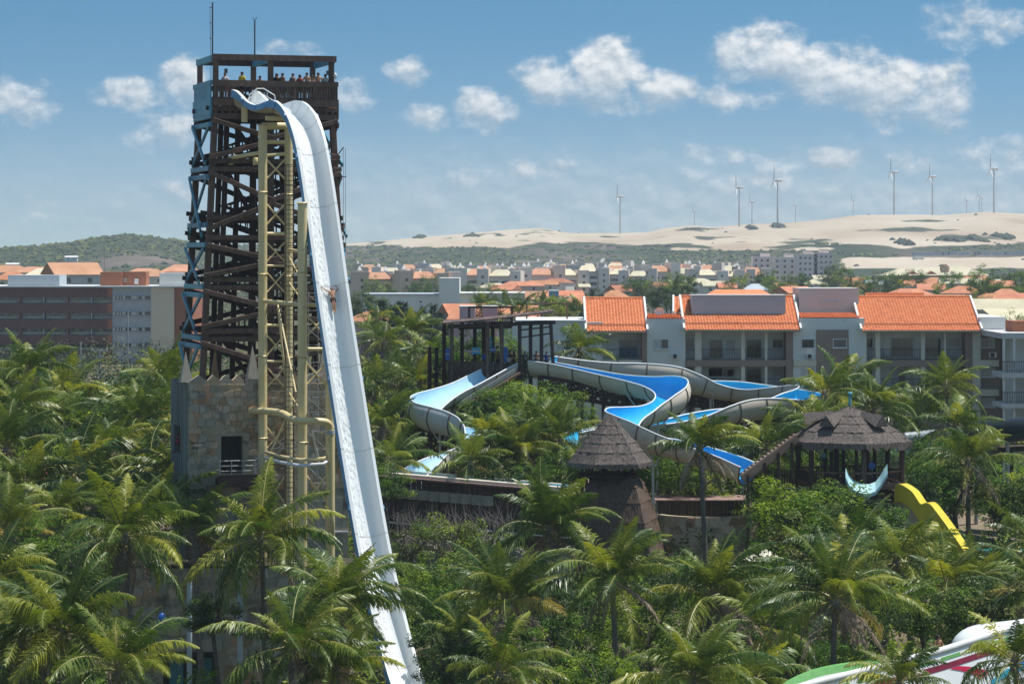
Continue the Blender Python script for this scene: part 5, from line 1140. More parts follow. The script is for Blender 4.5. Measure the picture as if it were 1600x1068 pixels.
link('raised_lobe', mesh('raised_lobe', *tube_vf([q + Vector((0, 1.0, -1.05)) for q in lobe], [.35, .6, .8, .92, 1.0, 1.05, 1.08] + [1.1] * (len(lobe) - 7), 20), 'slide_white', smooth=True), sf_)
for i in (4, 20, 36): q = A[i] + Vector((0, .3, -3)); pipe('support_post', (q.x, q.y, 0), q, .4, 'steel_grey', sf_, 8)
q = P(1466, 1040, 158.5); pp_ = person(q, .4, 'person in dark swimwear standing behind the striped flume', 'skin_tan', 1, None, 'black', True)
dk = thing('deck_terrace', 'small brown terrace behind the striped flume', 'terrace', q); boxo('slab', q.x - 3, q.x + 2, 157, 162, q.z - .3, q.z - .002, 'timber_light', dk); boxo('retaining_wall', q.x - 2.9, q.x + 1.9, 157.1, 161.9, -.1, q.z - .302, 'plaster_grey', dk)
# ------------------------------------------------------------------ the apartment block with orange tiled roofs
def tile_roof(name, parent, a, uvec, svec, w, l, m, col=.29, row=.42):
    """clay tiles as real corrugation: a = lower left corner, uvec along the eave, svec up the slope"""
    nrm_ = uvec.cross(svec).normalized(); ncol = int(w / col); nrow = int(l / row); vs, fs = [], []; k = 4
    m_ = ncol * k + 1
    for j in range(nrow):
        for e in (0, 1):
            for i in range(m_):
                ph = (i % k) / k * 2 * math.pi; h = .05 * math.cos(ph) + (.045 if e == 0 else .0) + .018 * ((j * 7 + (i // k) * 3) % 5) / 5
                vs.append(a + uvec * (i / (m_ - 1) * w) + svec * ((j + e) * l / nrow) + nrm_ * h)
        b0 = j * 2 * m_
        for i in range(m_ - 1): fs.append((b0 + i, b0 + i + 1, b0 + m_ + i + 1, b0 + m_ + i))
        if j: 
            for i in range(m_ - 1): fs.append((b0 - m_ + i, b0 - m_ + i + 1, b0 + i + 1, b0 + i))
    for i in range(m_ - 1): pass
    return link(name, mesh(name, vs, fs, m), parent)
AY = 277.0
apt = thing('apartment_block', 'long pale apartment block with bright orange tiled roofs, brown bands and balconies', 'building', (XP(1220, AY), AY, 8.5))
def ax(px): return XP(px, AY)
def az_(py): return ZP(py, AY)
def ab(name, p0, p1, q0, q1, Y0, Y1, m, parent=apt): return boxo(name, ax(p0), ax(p1), Y0, Y1, az_(q0), az_(q1), m, parent)
def window(p0, p1, q0, q1, Y, parent=apt, panes=2, curtain=None, glassm='glass', fm='frame_white'):
    mb = MB(); x0, x1, z0, z1 = ax(p0), ax(p1), az_(q1), az_(q0); t_ = .07
    for (a, b_, c, d) in ((x0, x1, z0, z0 + t_), (x0, x1, z1 - t_, z1), (x0, x0 + t_, z0 + t_, z1 - t_), (x1 - t_, x1, z0 + t_, z1 - t_)): mb.box(a, b_, Y - .1, Y - .004, c, d)
    fr_ = mb.obj('window', [fm], parent); w = (x1 - x0 - 2 * t_) / panes
    for i in range(panes):
        g = glassm if not (curtain and i in curtain) else 'curtain'
        vs, fs = box_vf(x0 + t_ + i * w + .02, x0 + t_ + (i + 1) * w - .02, Y - .06, Y - .02, z0 + t_, z1 - t_); sub('pane', mesh('pane', vs, fs, g), fr_)
    vs, fs = box_vf(x0 - .05, x1 + .05, Y - .2, Y - .005, z0 - .08, z0 - .002); sub('sill', mesh('sill', vs, fs, 'frame_white'), fr_)
    return fr_
def railing(p0, p1, q0, q1, Y, parent=apt):
    x0, x1, z0, z1 = ax(p0), ax(p1), az_(q1), az_(q0); mb = MB(); mb.box(x0, x1, Y - .03, Y + .03, z1 - .05, z1); mb.box(x0, x1, Y - .03, Y + .03, z0 + .08, z0 + .12); x = x0
    while x < x1: mb.box(x, x + .03, Y - .015, Y + .015, z0 + .12, z1 - .05); x += .16
    return mb.obj('balcony_railing', ['frame_dark'], parent)
LVL = [(517, 562), (572, 608), (618, 655), (665, 715)]          # storey rows (top, floor)
FB = 278.9                                                      # recessed wall behind the balconies
# recessed main wall and solid front panels
ab('main_wall', 800, 1566, 512, 760, FB, 291, 'wall_pale')
ab('front_wall', 800, 942, 503, 760, AY + .4, FB - .002, 'wall_pale'); ab('front_wall', 1011, 1071, 498, 760, AY, FB - .002, 'wall_pale'); ab('front_wall', 1251, 1351, 497, 760, AY, FB - .002, 'wall_pale')
ab('flat_roof_slab', 806, 916, 500, 503, AY + .2, 291, 'wall_white')
ab('end_wall', 1532, 1566, 517, 760, AY + .5, FB - .002, 'wall_taupe'); ab('end_parapet', 1532, 1572, 495, 517, AY + .3, 290, 'wall_pale')
ab('brown_panel', 1275, 1326, 515, 760, AY - .06, AY - .002, 'wall_taupe'); ab('brown_panel', 1003, 1011, 517, 760, AY - .05, FB - .003, 'wall_taupe')
ab('column', 1228, 1239, 516, 760, AY - .15, FB - .003, 'wall_taupe'); ab('column', 1239, 1251, 516, 760, AY - .02, FB - .003, 'wall_pale')
ab('column', 1508, 1519, 516, 760, AY - .15, FB - .003, 'wall_taupe'); ab('column', 1519, 1532, 516, 760, AY - .1, FB - .003, 'wall_cream')
ab('column', 1351, 1354, 516, 760, AY - .02, FB - .003, 'wall_pale')
for p0, p1 in ((1086, 1096), (1158, 1164), (1195, 1199), (1368, 1375), (1439, 1445), (1475, 1478)): ab('column', p0, p1, 516, 760, AY - .08, AY + .32, 'wall_cream')
for (a, b_) in ((562, 572), (608, 618), (655, 665), (712, 722)):
    ab('floor_band', 1072, 1227.5, a, b_, AY - .16, FB - .003, 'wall_taupe'); ab('floor_band', 1354.5, 1507.5, a, b_, AY - .16, FB - .003, 'wall_taupe'); ab('floor_band', 942.5, 1002.5, a, b_ - 2, AY - .1, FB - .003, 'wall_cream')
    ab('ledge', 1519.5, 1560, a, b_, AY - .35, AY + .49, 'wall_cream')
ab('ledge', 1239.5, 1275, 561, 571, AY - .25, AY - .025, 'wall_cream')
for li, (t0, f0) in enumerate(LVL[:3]):
    d = t0 - 517 if li == 0 else f0 - 562; y = lambda q: q + (f0 - 562)
    window(1022, 1045, y(529), y(545), AY, curtain=(0,) if li == 0 else None); window(1252, 1273, y(529), y(544), AY, curtain=None if li != 1 else (0,)); window(1301, 1323, y(529), y(543), AY - .06)
    window(1532.5, 1556, y(528), y(543), AY + .5, curtain=[(1,), (0, 1), (0, 1)][li], panes=2)
    window(968, 998, y(530), y(561), FB, panes=3, curtain=None); window(1110, 1132, y(530), y(561), FB, panes=2, curtain=(1,) if li else None); window(1137, 1152, y(531), y(550), FB, panes=1, curtain=(0,))
    window(1168, 1193, y(530), y(561), FB, panes=2); window(1209, 1227, y(530), y(545), FB, panes=2, curtain=None if li == 0 else (0, 1)); window(1074, 1086, y(530), y(545), FB, panes=1)
    window(1396, 1431, y(528), y(560), FB, panes=3, curtain=(0, 2) if li else None); window(1449, 1475, y(528), y(560), FB, panes=2); window(1482, 1506, y(528), y(544), FB, panes=3, curtain=(0, 2)); window(1356, 1368, y(529), y(545), FB, panes=1)
    for p0, p1 in ((942, 1003), (1073, 1086), (1096, 1158), (1164, 1195), (1199, 1228), (1354, 1368), (1375, 1439), (1445, 1475), (1478, 1508)): railing(p0, p1, y(545), y(562), AY + .1)
window(870, 892, 531, 547, AY + .4, curtain=(0,)); window(1110, 1150, 576, 590, FB, panes=3)
for i, (px, Y) in enumerate(((963, 278), (1104, 278.2), (1490, 278.1), (1388, 278))):
    ch = thing('balcony_chair', 'white plastic chair on an apartment balcony, %s from the left' % ORD[i], 'chair', (ax(px), Y, az_(562)), 'balcony chairs'); x = ax(px); z = az_(562)
    for dx_ in (-.2, .2):
        for dy in (-.2, .2): bar('leg', (x + dx_, Y + dy, z), (x + dx_, Y + dy, z + .45), .04, .04, 'frame_white', ch)
    boxo('seat', x - .24, x + .24, Y - .24, Y + .24, z + .45, z + .5, 'frame_white', ch); boxo('backrest', x - .24, x + .24, Y + .2, Y + .25, z + .5, z + .9, 'frame_white', ch)
for (p0, q0) in ((1050, 552), (1260, 552), (1330, 553), (1008, 600), (1335, 600), (1545, 550)):
    u_ = ab('air_conditioner', p0, p0 + 11, q0, q0 + 8, AY - .5, AY - .07, 'frame_white'); sub('grille', mesh('grille', *box_vf(ax(p0 + 1.5), ax(p0 + 7), AY - .53, AY - .505, az_(q0 + 7), az_(q0 + 1)), 'frame_dark'), u_)
# roofs
def roof_front(p0, p1, ridge_py, eave_py, Yr=283.2, verge=True, overlap=.9):
    a = Vector((ax(p0), AY - overlap, ZP(eave_py, AY - overlap))); r = Vector((ax(p0), Yr, ZP(ridge_py, Yr))); s = r - a; w = ax(p1) - ax(p0)
    tile_roof('roof_tiles', apt, a, Vector((1, 0, 0)), s.normalized(), w, s.length, 'tile_orange')['kind'] = 'stuff'
    b_ = Vector((ax(p0), Yr + 6, a.z)); q = [a + Vector((0, 0, -.08)), a + Vector((w, 0, -.08)), r + Vector((w, 0, -.1)), r + Vector((0, 0, -.1)), b_, b_ + Vector((w, 0, 0))]
    link('roof_deck', mesh('roof_deck', q, [(0, 1, 2, 3), (3, 2, 5, 4), (0, 3, 4), (1, 5, 2), (0, 4, 5, 1)], 'wall_cream'), apt)
    tile_roof('roof_tiles', apt, b_ + Vector((w, 0, .08)), Vector((-1, 0, 0)), (r - b_).normalized(), w, (r - b_).length, 'tile_orange')['kind'] = 'stuff'
    mb = MB(); x = ax(p0)
    while x < ax(p1) - .2: mb.tube([(x, Yr, r.z + .02), (x + .36, Yr, r.z + .05)], [.13, .15], 8); x += .33
    mb.obj('ridge_tiles', ['tile_orange'], apt)['kind'] = 'stuff'
    if verge:
        for x in (ax(p0) - .12, ax(p1) + .12): bar('verge_board', Vector((x, a.y - .1, a.z + .05)), Vector((x, r.y, r.z + .05)), .22, .34, 'frame_white', apt)
    bar('gutter', a + Vector((0, -.06, -.12)), a + Vector((w, -.06, -.12)), .14, .14, 'wall_taupe', apt); bar('ridge_line', a.lerp(r, .16) + Vector((0, 0, .13)), a.lerp(r, .16) + Vector((w, 0, .13)), .1, .06, 'tile_salmon', apt)
roof_front(917, 1009, 466, 517); roof_front(1070, 1248, 463, 515); roof_front(1346, 1530, 464, 516)
for (p0, p1, e0, e1) in ((1012, 1069, 490, 497.5), (1251, 1345, 488, 496.5)):
    a = Vector((ax(p0), AY + .1, az_(e1))); r = Vector((ax(p0), AY + 4, ZP(e0, AY + 4))); s = r - a; tile_roof('roof_tiles', apt, a, Vector((1, 0, 0)), s.normalized(), ax(p1) - ax(p0), s.length, 'tile_orange')['kind'] = 'stuff'
    link('roof_deck', mesh('roof_deck', [a + Vector((0, 0, -.1)), a + Vector((ax(p1) - ax(p0), 0, -.1)), r + Vector((ax(p1) - ax(p0), 0, -.1)), r + Vector((0, 0, -.1)), Vector((r.x, r.y, a.z - .5)), Vector((r.x + ax(p1) - ax(p0), r.y, a.z - .5))], [(0, 1, 2, 3), (3, 2, 5, 4), (0, 4, 5, 1)], 'wall_cream'), apt)
ab('roof_box', 1083.5, 1231, 462.5, 500, 279.3, 282.6, 'wall_slate'); boxo('box_coping', ax(1083) - .02, ax(1231.5), 279.2, 282.7, az_(462.4), az_(461), 'frame_white', apt)
ab('roof_box', 1256, 1351, 451, 496, 281.6, 288, 'wall_mauve'); mb = MB()
for i in range(6): mb.box(ax(1289), ax(1321), 281.5, 281.58, az_(482 - i * 1.8), az_(481 - i * 1.8))
mb.obj('louvre', ['frame_white'], apt)
vs = [P(1098, 463, 284), P(1210, 463, 284), P(1190, 452, 288), P(1118, 452, 288), P(1098, 465, 292), P(1210, 465, 292)]
link('rear_hip_roof', mesh('rear_hip_roof', vs, [(0, 1, 2, 3), (1, 5, 2), (0, 3, 4), (3, 2, 5, 4)], 'tile_orange'), apt)
a = P(1054, 489, 284); s = P(1054, 463, 289) - a; tile_roof('roof_tiles', apt, a, Vector((1, 0, 0)), s.normalized(), 1.3, s.length, 'tile_orange')['kind'] = 'stuff'; bar('verge_board', a + Vector((-.12, 0, .05)), a + s + Vector((-.12, 0, .05)), .2, .3, 'frame_white', apt)
a = P(1352, 464, 290); s = P(1352, 457, 293) - a; tile_roof('roof_tiles', apt, a, Vector((1, 0, 0)), s.normalized(), 6, s.length, 'tile_orange')['kind'] = 'stuff'
dsh = thing('satellite_dish', 'white satellite dish on the apartment roof left of the middle gable', 'satellite dish', P(1030, 492, 280)); a = P(1030, 486, 280)
link('dish', mesh('dish', [tuple(a)] + [tuple(a + Vector((.5 * math.cos(t_), -.25, .38 * math.sin(t_)))) for t_ in [2 * math.pi * i / 16 for i in range(16)]], [(0, i + 1, (i + 1) % 16 + 1) for i in range(16)], 'frame_white', smooth=True), dsh); pipe('stand', a + Vector((0, .05, 0)), P(1030, 497, 280), .08, 'steel_grey', dsh, 6)
# dark frame on the flat roof
tf = thing('roof_pergola', 'thin dark pergola frame on the flat roof left of the orange roofs', 'frame', P(850, 500, 282))
for px in (823, 886): bar('post', P(px, 503, 282), P(px, 474, 282), .16, .16, 'timber', tf)
bar('beam', P(822, 474, 282), P(893, 474, 282), .14, .14, 'timber', tf); bar('beam', P(822, 490, 282.1), P(893, 490, 282.1), .08, .08, 'timber', tf)
# neighbouring block with open balconies on the right edge
nb = thing('balcony_block', 'pale apartment block with open balconies cut off by the right edge', 'building', (XP(1610, 266), 268, 8.5))
YB = 266.0
def bb(name, p0, p1, q0, q1, Y0, Y1, m): return boxo(name, XP(p0, YB), XP(p1, YB), Y0, Y1, ZP(q0, YB), ZP(q1, YB), m, nb)
bb('roof_slab', 1565, 1760, 520, 529, YB, YB + 14, 'wall_mauve'); bb('rear_wall', 1600, 1760, 529, 760, YB + 5, YB + 14, 'wall_pale'); bb('roof_room', 1594, 1640, 503, 520, YB + 4, YB + 8, 'wall_rust')
for (a, b_) in ((574, 590), (622, 637), (672, 686)):
    bb('balcony_slab', 1564, 1760, a + 8, b_, YB - .3, YB + 4.9, 'wall_mauve'); mb = MB()
    x = XP(1566, YB)
    for k_ in range(40): mb.box(x + k_ * .22, x + k_ * .22 + .035, YB - .2, YB - .16, ZP(a + 8, YB), ZP(a - 9, YB))
    mb.box(x, x + 9, YB - .22, YB - .14, ZP(a - 9, YB), ZP(a - 10, YB)); mb.obj('balcony_railing', ['frame_dark'], nb)
for px in (1567, 1583, 1610, 1640): bb('column', px, px + 3.5, 529, 760, YB, YB + .3, 'wall_white')

# ------------------------------------------------------------------ brown office building on the left
LY = 555.0
lb2 = thing('brown_building', 'long brown and grey building with ribbon windows behind the palms on the left', 'building', (XP(110, LY), LY, 8.2))
def lx(name, p0, p1, q0, q1, Y0, Y1, m, parent=lb2): return boxo(name, XP(p0, LY), XP(p1, LY), Y0, Y1, ZP(q0, LY), ZP(q1, LY), m, parent)
lx('core_wall', -160, 176, 449, 600, LY + 1.6, LY + 20, 'wall_slate'); lx('grey_wing', 175, 236, 448.5, 600, LY + .3, LY + 20, 'wall_brick_grey'); lx('beige_panel', 236, 272, 448, 600, LY, LY + 20, 'wall_beige'); lx('brown_panel', 272, 300, 448, 600, LY + .4, LY + 20, 'wall_rust')
lx('roof_edge', -160, 300, 446.5, 449, LY - .4, LY + 20, 'wall_white')
for i in range(5):
    q = 449 + i * 24.7; lx('spandrel', -160, 168, q + (0 if i else .2), q + 14.6, LY, LY + 1.59, 'wall_brown'); lx('spandrel_end', 168, 175, q + .2, q + 14.6, LY + .05, LY + 1.58, 'wall_rust')
    zt0, zt1 = q + 15, q + 24
    for j in range(9):
        p0 = -154 + j * 37.4; w = 32
        f_ = lx('ribbon_window', p0, p0 + w, zt0 + .4, zt0 + 5, LY + 1.5, LY + 1.59, 'glass')
        if i < 3:
            for (o0, o1) in ((8, 14), (24, 27)): sub('blind', mesh('blind', *box_vf(XP(p0 + o0, LY), XP(p0 + o1, LY), LY + 1.42, LY + 1.49, ZP(zt0 + 3.8, LY), ZP(zt0 + .6, LY)), 'curtain'), f_)
            for k_ in range(4): sub('mullion', mesh('mullion', *box_vf(XP(p0 + 15 + k_ * 4, LY), XP(p0 + 15.5 + k_ * 4, LY), LY + 1.42, LY + 1.49, ZP(zt0 + 4.8, LY), ZP(zt0 + .6, LY)), 'curtain'), f_)
        lx('sill_panel', p0, p0 + w, zt0 + 5.2, zt1, LY + 1.4, LY + 1.59, 'wall_cream'); lx('pier', p0 - 3.2, p0 - 1.8, zt0 - .3, zt1 + .4, LY + .2, LY + 1.58, 'wall_rust' if j % 2 else 'wall_brick_grey')
    f_ = lx('ribbon_window', 169, 234, q + 13, q + 18.5, LY + .1, LY + .29, 'glass'); lx('window_frame', 176, 234.5, q + 12.2, q + 12.9, LY + .05, LY + .28, 'wall_slate'); lx('window_frame', 176, 234.5, q + 18.6, q + 19.4, LY + .05, LY + .28, 'wall_slate')
    for k_, o0 in enumerate((176, 182, 187, 191, 205, 214, 222)): sub('blind', mesh('blind', *box_vf(XP(o0, LY), XP(o0 + [4, 3, 2, 5, 8, 2, 4][k_], LY), LY + .02, LY + .09, ZP(q + 18, LY), ZP(q + 13.4, LY)), 'curtain'), f_)
lx('tank_room', 8, 89, 430, 446.4, LY + 3, LY + 12, 'wall_slate'); lx('tank_room', 246, 292, 427, 446.4, LY + 3, LY + 12, 'wall_white'); lx('stair_head', 152, 186, 425, 446.4, LY + 4, LY + 10, 'wall_rust'); lx('stair_head', 186.5, 223, 424.5, 446.4, LY + 5, LY + 10, 'wall_rust'); lx('hatch', 205, 211, 435.5, 444, LY + 4.8, LY + 4.99, 'frame_white'); lx('hatch', 186.6, 193, 434, 441, LY + 4.8, LY + 4.98, 'plaster_grey')
# poles in front of it
def util_pole(px, Y, py_top, label, arms=()):
    x = XP(px, Y); g = ground_z(x, Y); r = thing('utility_pole', label, 'utility pole', (x, Y, g), 'utility poles'); pipe('pole', (x, Y, g - .1), (x, Y, ZP(py_top, Y)), .28, 'steel_grey', r, 8)
    for (dy, w) in arms: bar('crossarm', (x - w, Y, ZP(py_top + dy, Y)), (x + w, Y, ZP(py_top + dy, Y)), .12, .14, 'steel_grey', r); [pipe('insulator', (x + s * w * .8, Y, ZP(py_top + dy, Y)), (x + s * w * .8, Y, ZP(py_top + dy, Y) + .3), .12, 'frame_white', r, 6) for s in (-1, 0.3, 1)]
    return r
util_pole(200, 500, 485, 'tall plain light pole in front of the brown building'); util_pole(126, 470, 534, 'short utility pole with a bent arm before the brown building', ((22, .8),)); util_pole(156, 465, 546, 'utility pole with one crossarm above the left palms', ((2, 1.4), (12, .7))); util_pole(236, 470, 553, 'small utility pole with a wide crossarm near the tower', ((2, 1.7),)); util_pole(610, 420, 565, 'grey utility pole among the trees right of the white slide', ((4, .9),))
for px, py0, py1, lab in ((163, 430, 385, 'thin radio mast on the hill slope behind the brown building'), (151, 425, 400, 'small thin mast beside the terracotta roof house')):
    mast(px, py0, py1, 900, lab, 'radio_mast')

# ------------------------------------------------------------------ blue-grey hall in the middle distance
GY = 640.0
gh = thing('grey_hall', 'long pale blue-grey hall with a taller windowless block in its middle', 'building', (XP(690, GY), GY, 8.2))
def gx(name, p0, p1, q0, q1, Y0, Y1, m, parent=gh): return boxo(name, XP(p0, GY), XP(p1, GY), Y0, Y1, ZP(q0, GY), ZP(q1, GY), m, parent)
gx('wing', 563, 687, 461, 560, GY + 2, GY + 20, 'wall_pale'); gx('tower_block', 686, 718, 434, 560, GY, GY + 12, 'wall_pale'); gx('wing', 718, 820, 459, 560, GY + 2, GY + 20, 'wall_cream'); gx('parapet', 718, 820.5, 457.5, 459, GY + 1.6, GY + 20.2, 'wall_white'); gx('parapet', 562.5, 686, 459, 461, GY + 1.6, GY + 20.2, 'wall_slate')
for (a, b_, c, d) in ((569, 574, 470, 476), (580, 587, 471, 474), (620, 626, 471, 474), (740, 744, 470, 473), (744.5, 748, 470, 473), (803, 807, 469, 472), (812, 815, 469, 475), (655, 659, 470, 473)): sub('pane', mesh('pane', *box_vf(XP(a + .3, GY), XP(b_ - .3, GY), GY + 1.9, GY + 1.95, ZP(d - .3, GY), ZP(c + .3, GY)), 'glass'), gx('window', a, b_, c, d, GY + 1.955, GY + 1.999, 'frame_white'))
gx('stripe', 718.5, 819, 468, 475.5, GY + 1.97, GY + 1.998, 'wall_white')
for i, (p0, p1, q0, q1, Y, m, lb) in enumerate(((718, 742, 480, 520, 420, 'wall_pink', 'small pink block behind the start platform'), (754, 777, 480, 520, 425, 'wall_pink', 'taller pink block beside the palm behind the start platform'), (858, 873, 455, 500, 620, 'wall_sky', 'bright blue wall end among the orange roofs'))):
    r = thing('painted_block', lb, 'building', (XP((p0 + p1) / 2, Y), Y, 8.2), 'painted blocks'); boxo('wall', XP(p0, Y), XP(p1, Y), Y, Y + 6, 8, ZP(q0, Y), m, r); boxo('coping', XP(p0, Y) - .1, XP(p1, Y) + .1, Y - .1, Y + 6.1, ZP(q0, Y), ZP(q0, Y) + .2, 'wall_white', r)

# ------------------------------------------------------------------ houses
def gable_house(name, label, px, py_eave, Y, w, d, roofm, wallm, rot=0.0, rise=1.6, hip=False, group=None, eave=None, win=2):
    x = XP(px, Y); g = ground_z(x, Y); ze = ZP(py_eave, Y) if eave is None else g + eave
    r = thing(name, label, 'house', (x, Y, g), group); Mx = Matrix.Translation((x, Y, 0)) @ Matrix.Rotation(rot, 4, 'Z')
    def tv(vs): return [Mx @ Vector(v) for v in vs]
    vs, fs = box_vf(-w / 2, w / 2, -d / 2, d / 2, g - .2, ze); link('wall', mesh('wall', tv(vs), fs, wallm), r)
    o = .45; zr_ = ze + rise; hx_ = min(d / 2, w * .42) if hip else 0
    vs = [(-w / 2 - o, -d / 2 - o, ze - .1), (w / 2 + o, -d / 2 - o, ze - .1), (w / 2 + o, d / 2 + o, ze - .1), (-w / 2 - o, d / 2 + o, ze - .1), (-w / 2 - o + hx_, 0, zr_), (w / 2 + o - hx_, 0, zr_)]
    link('roof', mesh('roof', tv(vs), [(0, 1, 5, 4), (2, 3, 4, 5), (0, 4, 3), (1, 2, 5), (0, 3, 2, 1)], roofm), r)
    for k_ in range(win):
        u = -w / 2 + w * (k_ + .6) / (win + .2); vs, fs = box_vf(u - .5, u + .5, -d / 2 - .05, -d / 2 - .003, ze - 1.9, ze - .8); link('window', mesh('window', tv(vs), fs, 'glass'), r)
    return r
gable_house('terracotta_house', 'mauve gabled house with a large terracotta roof behind the brown building', 113, 428, 640, 11, 9, 'tile_salmon', 'wall_mauve', .5, 2.6)
HL = [(15, 425, 900, 14, 'tile_salmon'), (65, 430, 860, 10, 'tile_cream'), (282, 424, 900, 12, 'tile_salmon'), (20, 436, 800, 9, 'tile_far'), (240, 431, 880, 9, 'tile_salmon'), (55, 424, 1300, 16, 'tile_salmon'), (125, 425, 1300, 12, 'tile_cream'), (225, 427, 1200, 14, 'tile_salmon')]
for i, (px, py, Y, w, m) in enumerate(sorted(HL)): gable_house('village_house', '%s-roofed house above the brown building, %s from the left' % ({'tile_salmon': 'salmon', 'tile_cream': 'cream', 'tile_far': 'orange'}[m], ORD[i]), px, py, Y, w, 9, m, 'wall_town', rnd.uniform(-.3, .3), 2.2, True, 'houses behind the brown building')
HR = [(585, 500, 520, 8, 'tile_far', 'wall_pink'), (725, 490, 500, 7, 'tile_far', 'wall_mauve'), (748, 497, 480, 8, 'tile_far', 'wall_pink'), (790, 494, 470, 10, 'tile_far', 'wall_mauve'), (838, 466, 700, 14, 'tile_salmon', 'wall_cream'), (880, 466, 640, 8, 'tile_far', 'wall_pale'), (892, 478, 600, 9, 'tile_far', 'wall_cream'), (772, 449, 1150, 12, 'tile_cream', 'wall_town'), (790, 452, 1050, 9, 'tile_far', 'wall_town'), (815, 446, 1200, 18, 'tile_far', 'wall_tan'), (850, 444, 1250, 12, 'tile_far', 'wall_town'),
      (870, 441, 1300, 14, 'wall_rust', 'wall_town'), (975, 454, 900, 9, 'wall_rust', 'wall_mauve'), (960, 463, 800, 7, 'tile_far', 'wall_cream'), (1040, 449, 1000, 8, 'tile_far', 'wall_town'), (1090, 441, 1250, 13, 'tile_cream', 'wall_town'), (1115, 446, 1100, 9, 'tile_cream', 'wall_cream'), (1135, 449, 1000, 6, 'tile_far', 'wall_town'), (1180, 452, 900, 8, 'wall_slate', 'wall_town'), (1225, 450, 950, 7, 'tile_far', 'wall_town'), (1240, 457, 820, 9, 'tile_far', 'wall_cream'), (1275, 443, 1100, 9, 'tile_cream', 'wall_town'),
      (1335, 440, 1150, 10, 'tile_far', 'wall_town'), (1335, 450, 900, 9, 'tile_far', 'wall_cream'), (1372, 444, 1050, 10, 'wall_slate', 'wall_town'), (1290, 436, 1250, 12, 'tile_cream', 'wall_town'), (1420, 446, 1000, 8, 'tile_far', 'wall_town'), (1443, 444, 1000, 9, 'tile_far', 'wall_mauve'), (1460, 440, 1150, 10, 'tile_far', 'wall_town'), (1455, 452, 880, 8, 'tile_far', 'wall_cream'), (1500, 442, 1050, 15, 'tile_cream', 'wall_lilac'), (1525, 438, 1150, 9, 'tile_far', 'wall_town'),
      (1505, 457, 760, 10, 'tile_far', 'wall_lilac'), (1565, 447, 900, 7, 'tile_far', 'wall_tan'), (1572, 462, 720, 9, 'tile_far', 'wall_town'), (1548, 470, 660, 9, 'tile_far', 'wall_mauve'), (1595, 470, 640, 9, 'tile_far', 'wall_lilac'), (1555, 482, 520, 12, 'tile_cream', 'wall_white'), (1585, 502, 400, 10, 'tile_cream', 'wall_mauve'), (1420, 462, 700, 12, 'tile_far', 'wall_cream'), (1475, 472, 660, 10, 'tile_far', 'wall_cream'), (1545, 442, 1300, 12, 'tile_cream', 'wall_town')]
tint = {'tile_far': 'orange', 'tile_cream': 'cream', 'tile_salmon': 'salmon', 'wall_rust': 'red-brown', 'wall_slate': 'grey'}
for i, (px, py, Y, w, m, wm) in enumerate(sorted(HR)):
    gable_house('village_house', '%s-roofed village house beyond the park, %s from the left' % (tint[m], ORD[i]), px, py, Y, w, 8, m, wm, rnd.uniform(-.6, .6), 1.8, i % 3 == 0, 'village houses beyond the park')
# market hall with a wide cream roof
mh = thing('market_hall', 'wide low hall with a cream roof and dark gablets below the dunes', 'building', (XP(1460, 1300), 1300, 8)); Y = 1300
vs = [P(1375, 430, Y), P(1545, 430, Y), P(1505, 416, Y + 18), P(1405, 419, Y + 18), P(1375, 430, Y + 40), P(1545, 430, Y + 40)]
vs[4].z = vs[5].z = vs[0].z
link('roof', mesh('roof', vs, [(0, 1, 2, 3), (1, 5, 2), (0, 3, 4), (3, 2, 5, 4)], 'tile_cream'), mh); boxo('wall', XP(1380, Y), XP(1540, Y), Y + 2, Y + 38, 7.9, vs[0].z - .1, 'wall_tan', mh)
for px in (1427, 1456):
    a = P(px, 429, Y + 2); link('gablet', mesh('gablet', [a + Vector((-3, 0, 0)), a + Vector((3, 0, 0)), a + Vector((0, 0, 1.6)), a + Vector((-3, 8, .4)), a + Vector((3, 8, .4)), a + Vector((0, 8, 1.8))], [(0, 1, 2), (0, 2, 5, 3), (1, 4, 5, 2)], 'wall_rust'), mh)
a = P(1476, 420, Y + 6); link('roundel', mesh('roundel', *tube_vf([a, a + Vector((0, .3, 0))], 1.7, 16), 'wall_tan'), mh); link('roundel_ring', mesh('roundel_ring', *tube_vf([a + Vector((2.0 * math.cos(t_), -.1, 2.0 * math.sin(t_))) for t_ in [2 * math.pi * i / 16 for i in range(17)]], .25, 6, False), 'wall_rust'), mh)
def on_slope(px, py, Y=2400.0):
    for k_ in range(200):
        x = XP(px, Y); q = HY - (ground_z(x, Y) - CZ) / Y * F
        if abs(q - py) < .3: break
        Y = min(max(Y + (8 if q > py else -8), 1500), 3880)
    return Vector((x, Y, ground_z(x, Y)))
f0 = on_slope(1500, 399); bf = thing('blue_fence', 'long pale blue fence along the foot of the dunes at the right', 'fence', f0)
for i in range(60): a = on_slope(1424 + i * 3.6, 399 - .02 * i); boxo('fence_panel', a.x - .95, a.x + .95, a.y, a.y + .3, a.z - 1, a.z + 3.4, 'wall_slate', bf)
a = on_slope(1430, 406); tk = thing('parked_truck', 'tiny white box truck on the sandy lot below the blue fence', 'truck', a); boxo('cargo_box', a.x, a.x + 8, a.y, a.y + 2.4, a.z + .5, a.z + 3.6, 'wall_white', tk); boxo('cab', a.x - 2.2, a.x - .05, a.y, a.y + 2.4, a.z + .5, a.z + 2.9, 'wall_slate', tk)
for dx_ in (-1.2, 1.2, 6.2): pipe('wheel', (a.x + dx_, a.y - .1, a.z + .5), (a.x + dx_, a.y + .3, a.z + .5), 1.0, 'steel_dark', tk, 12)
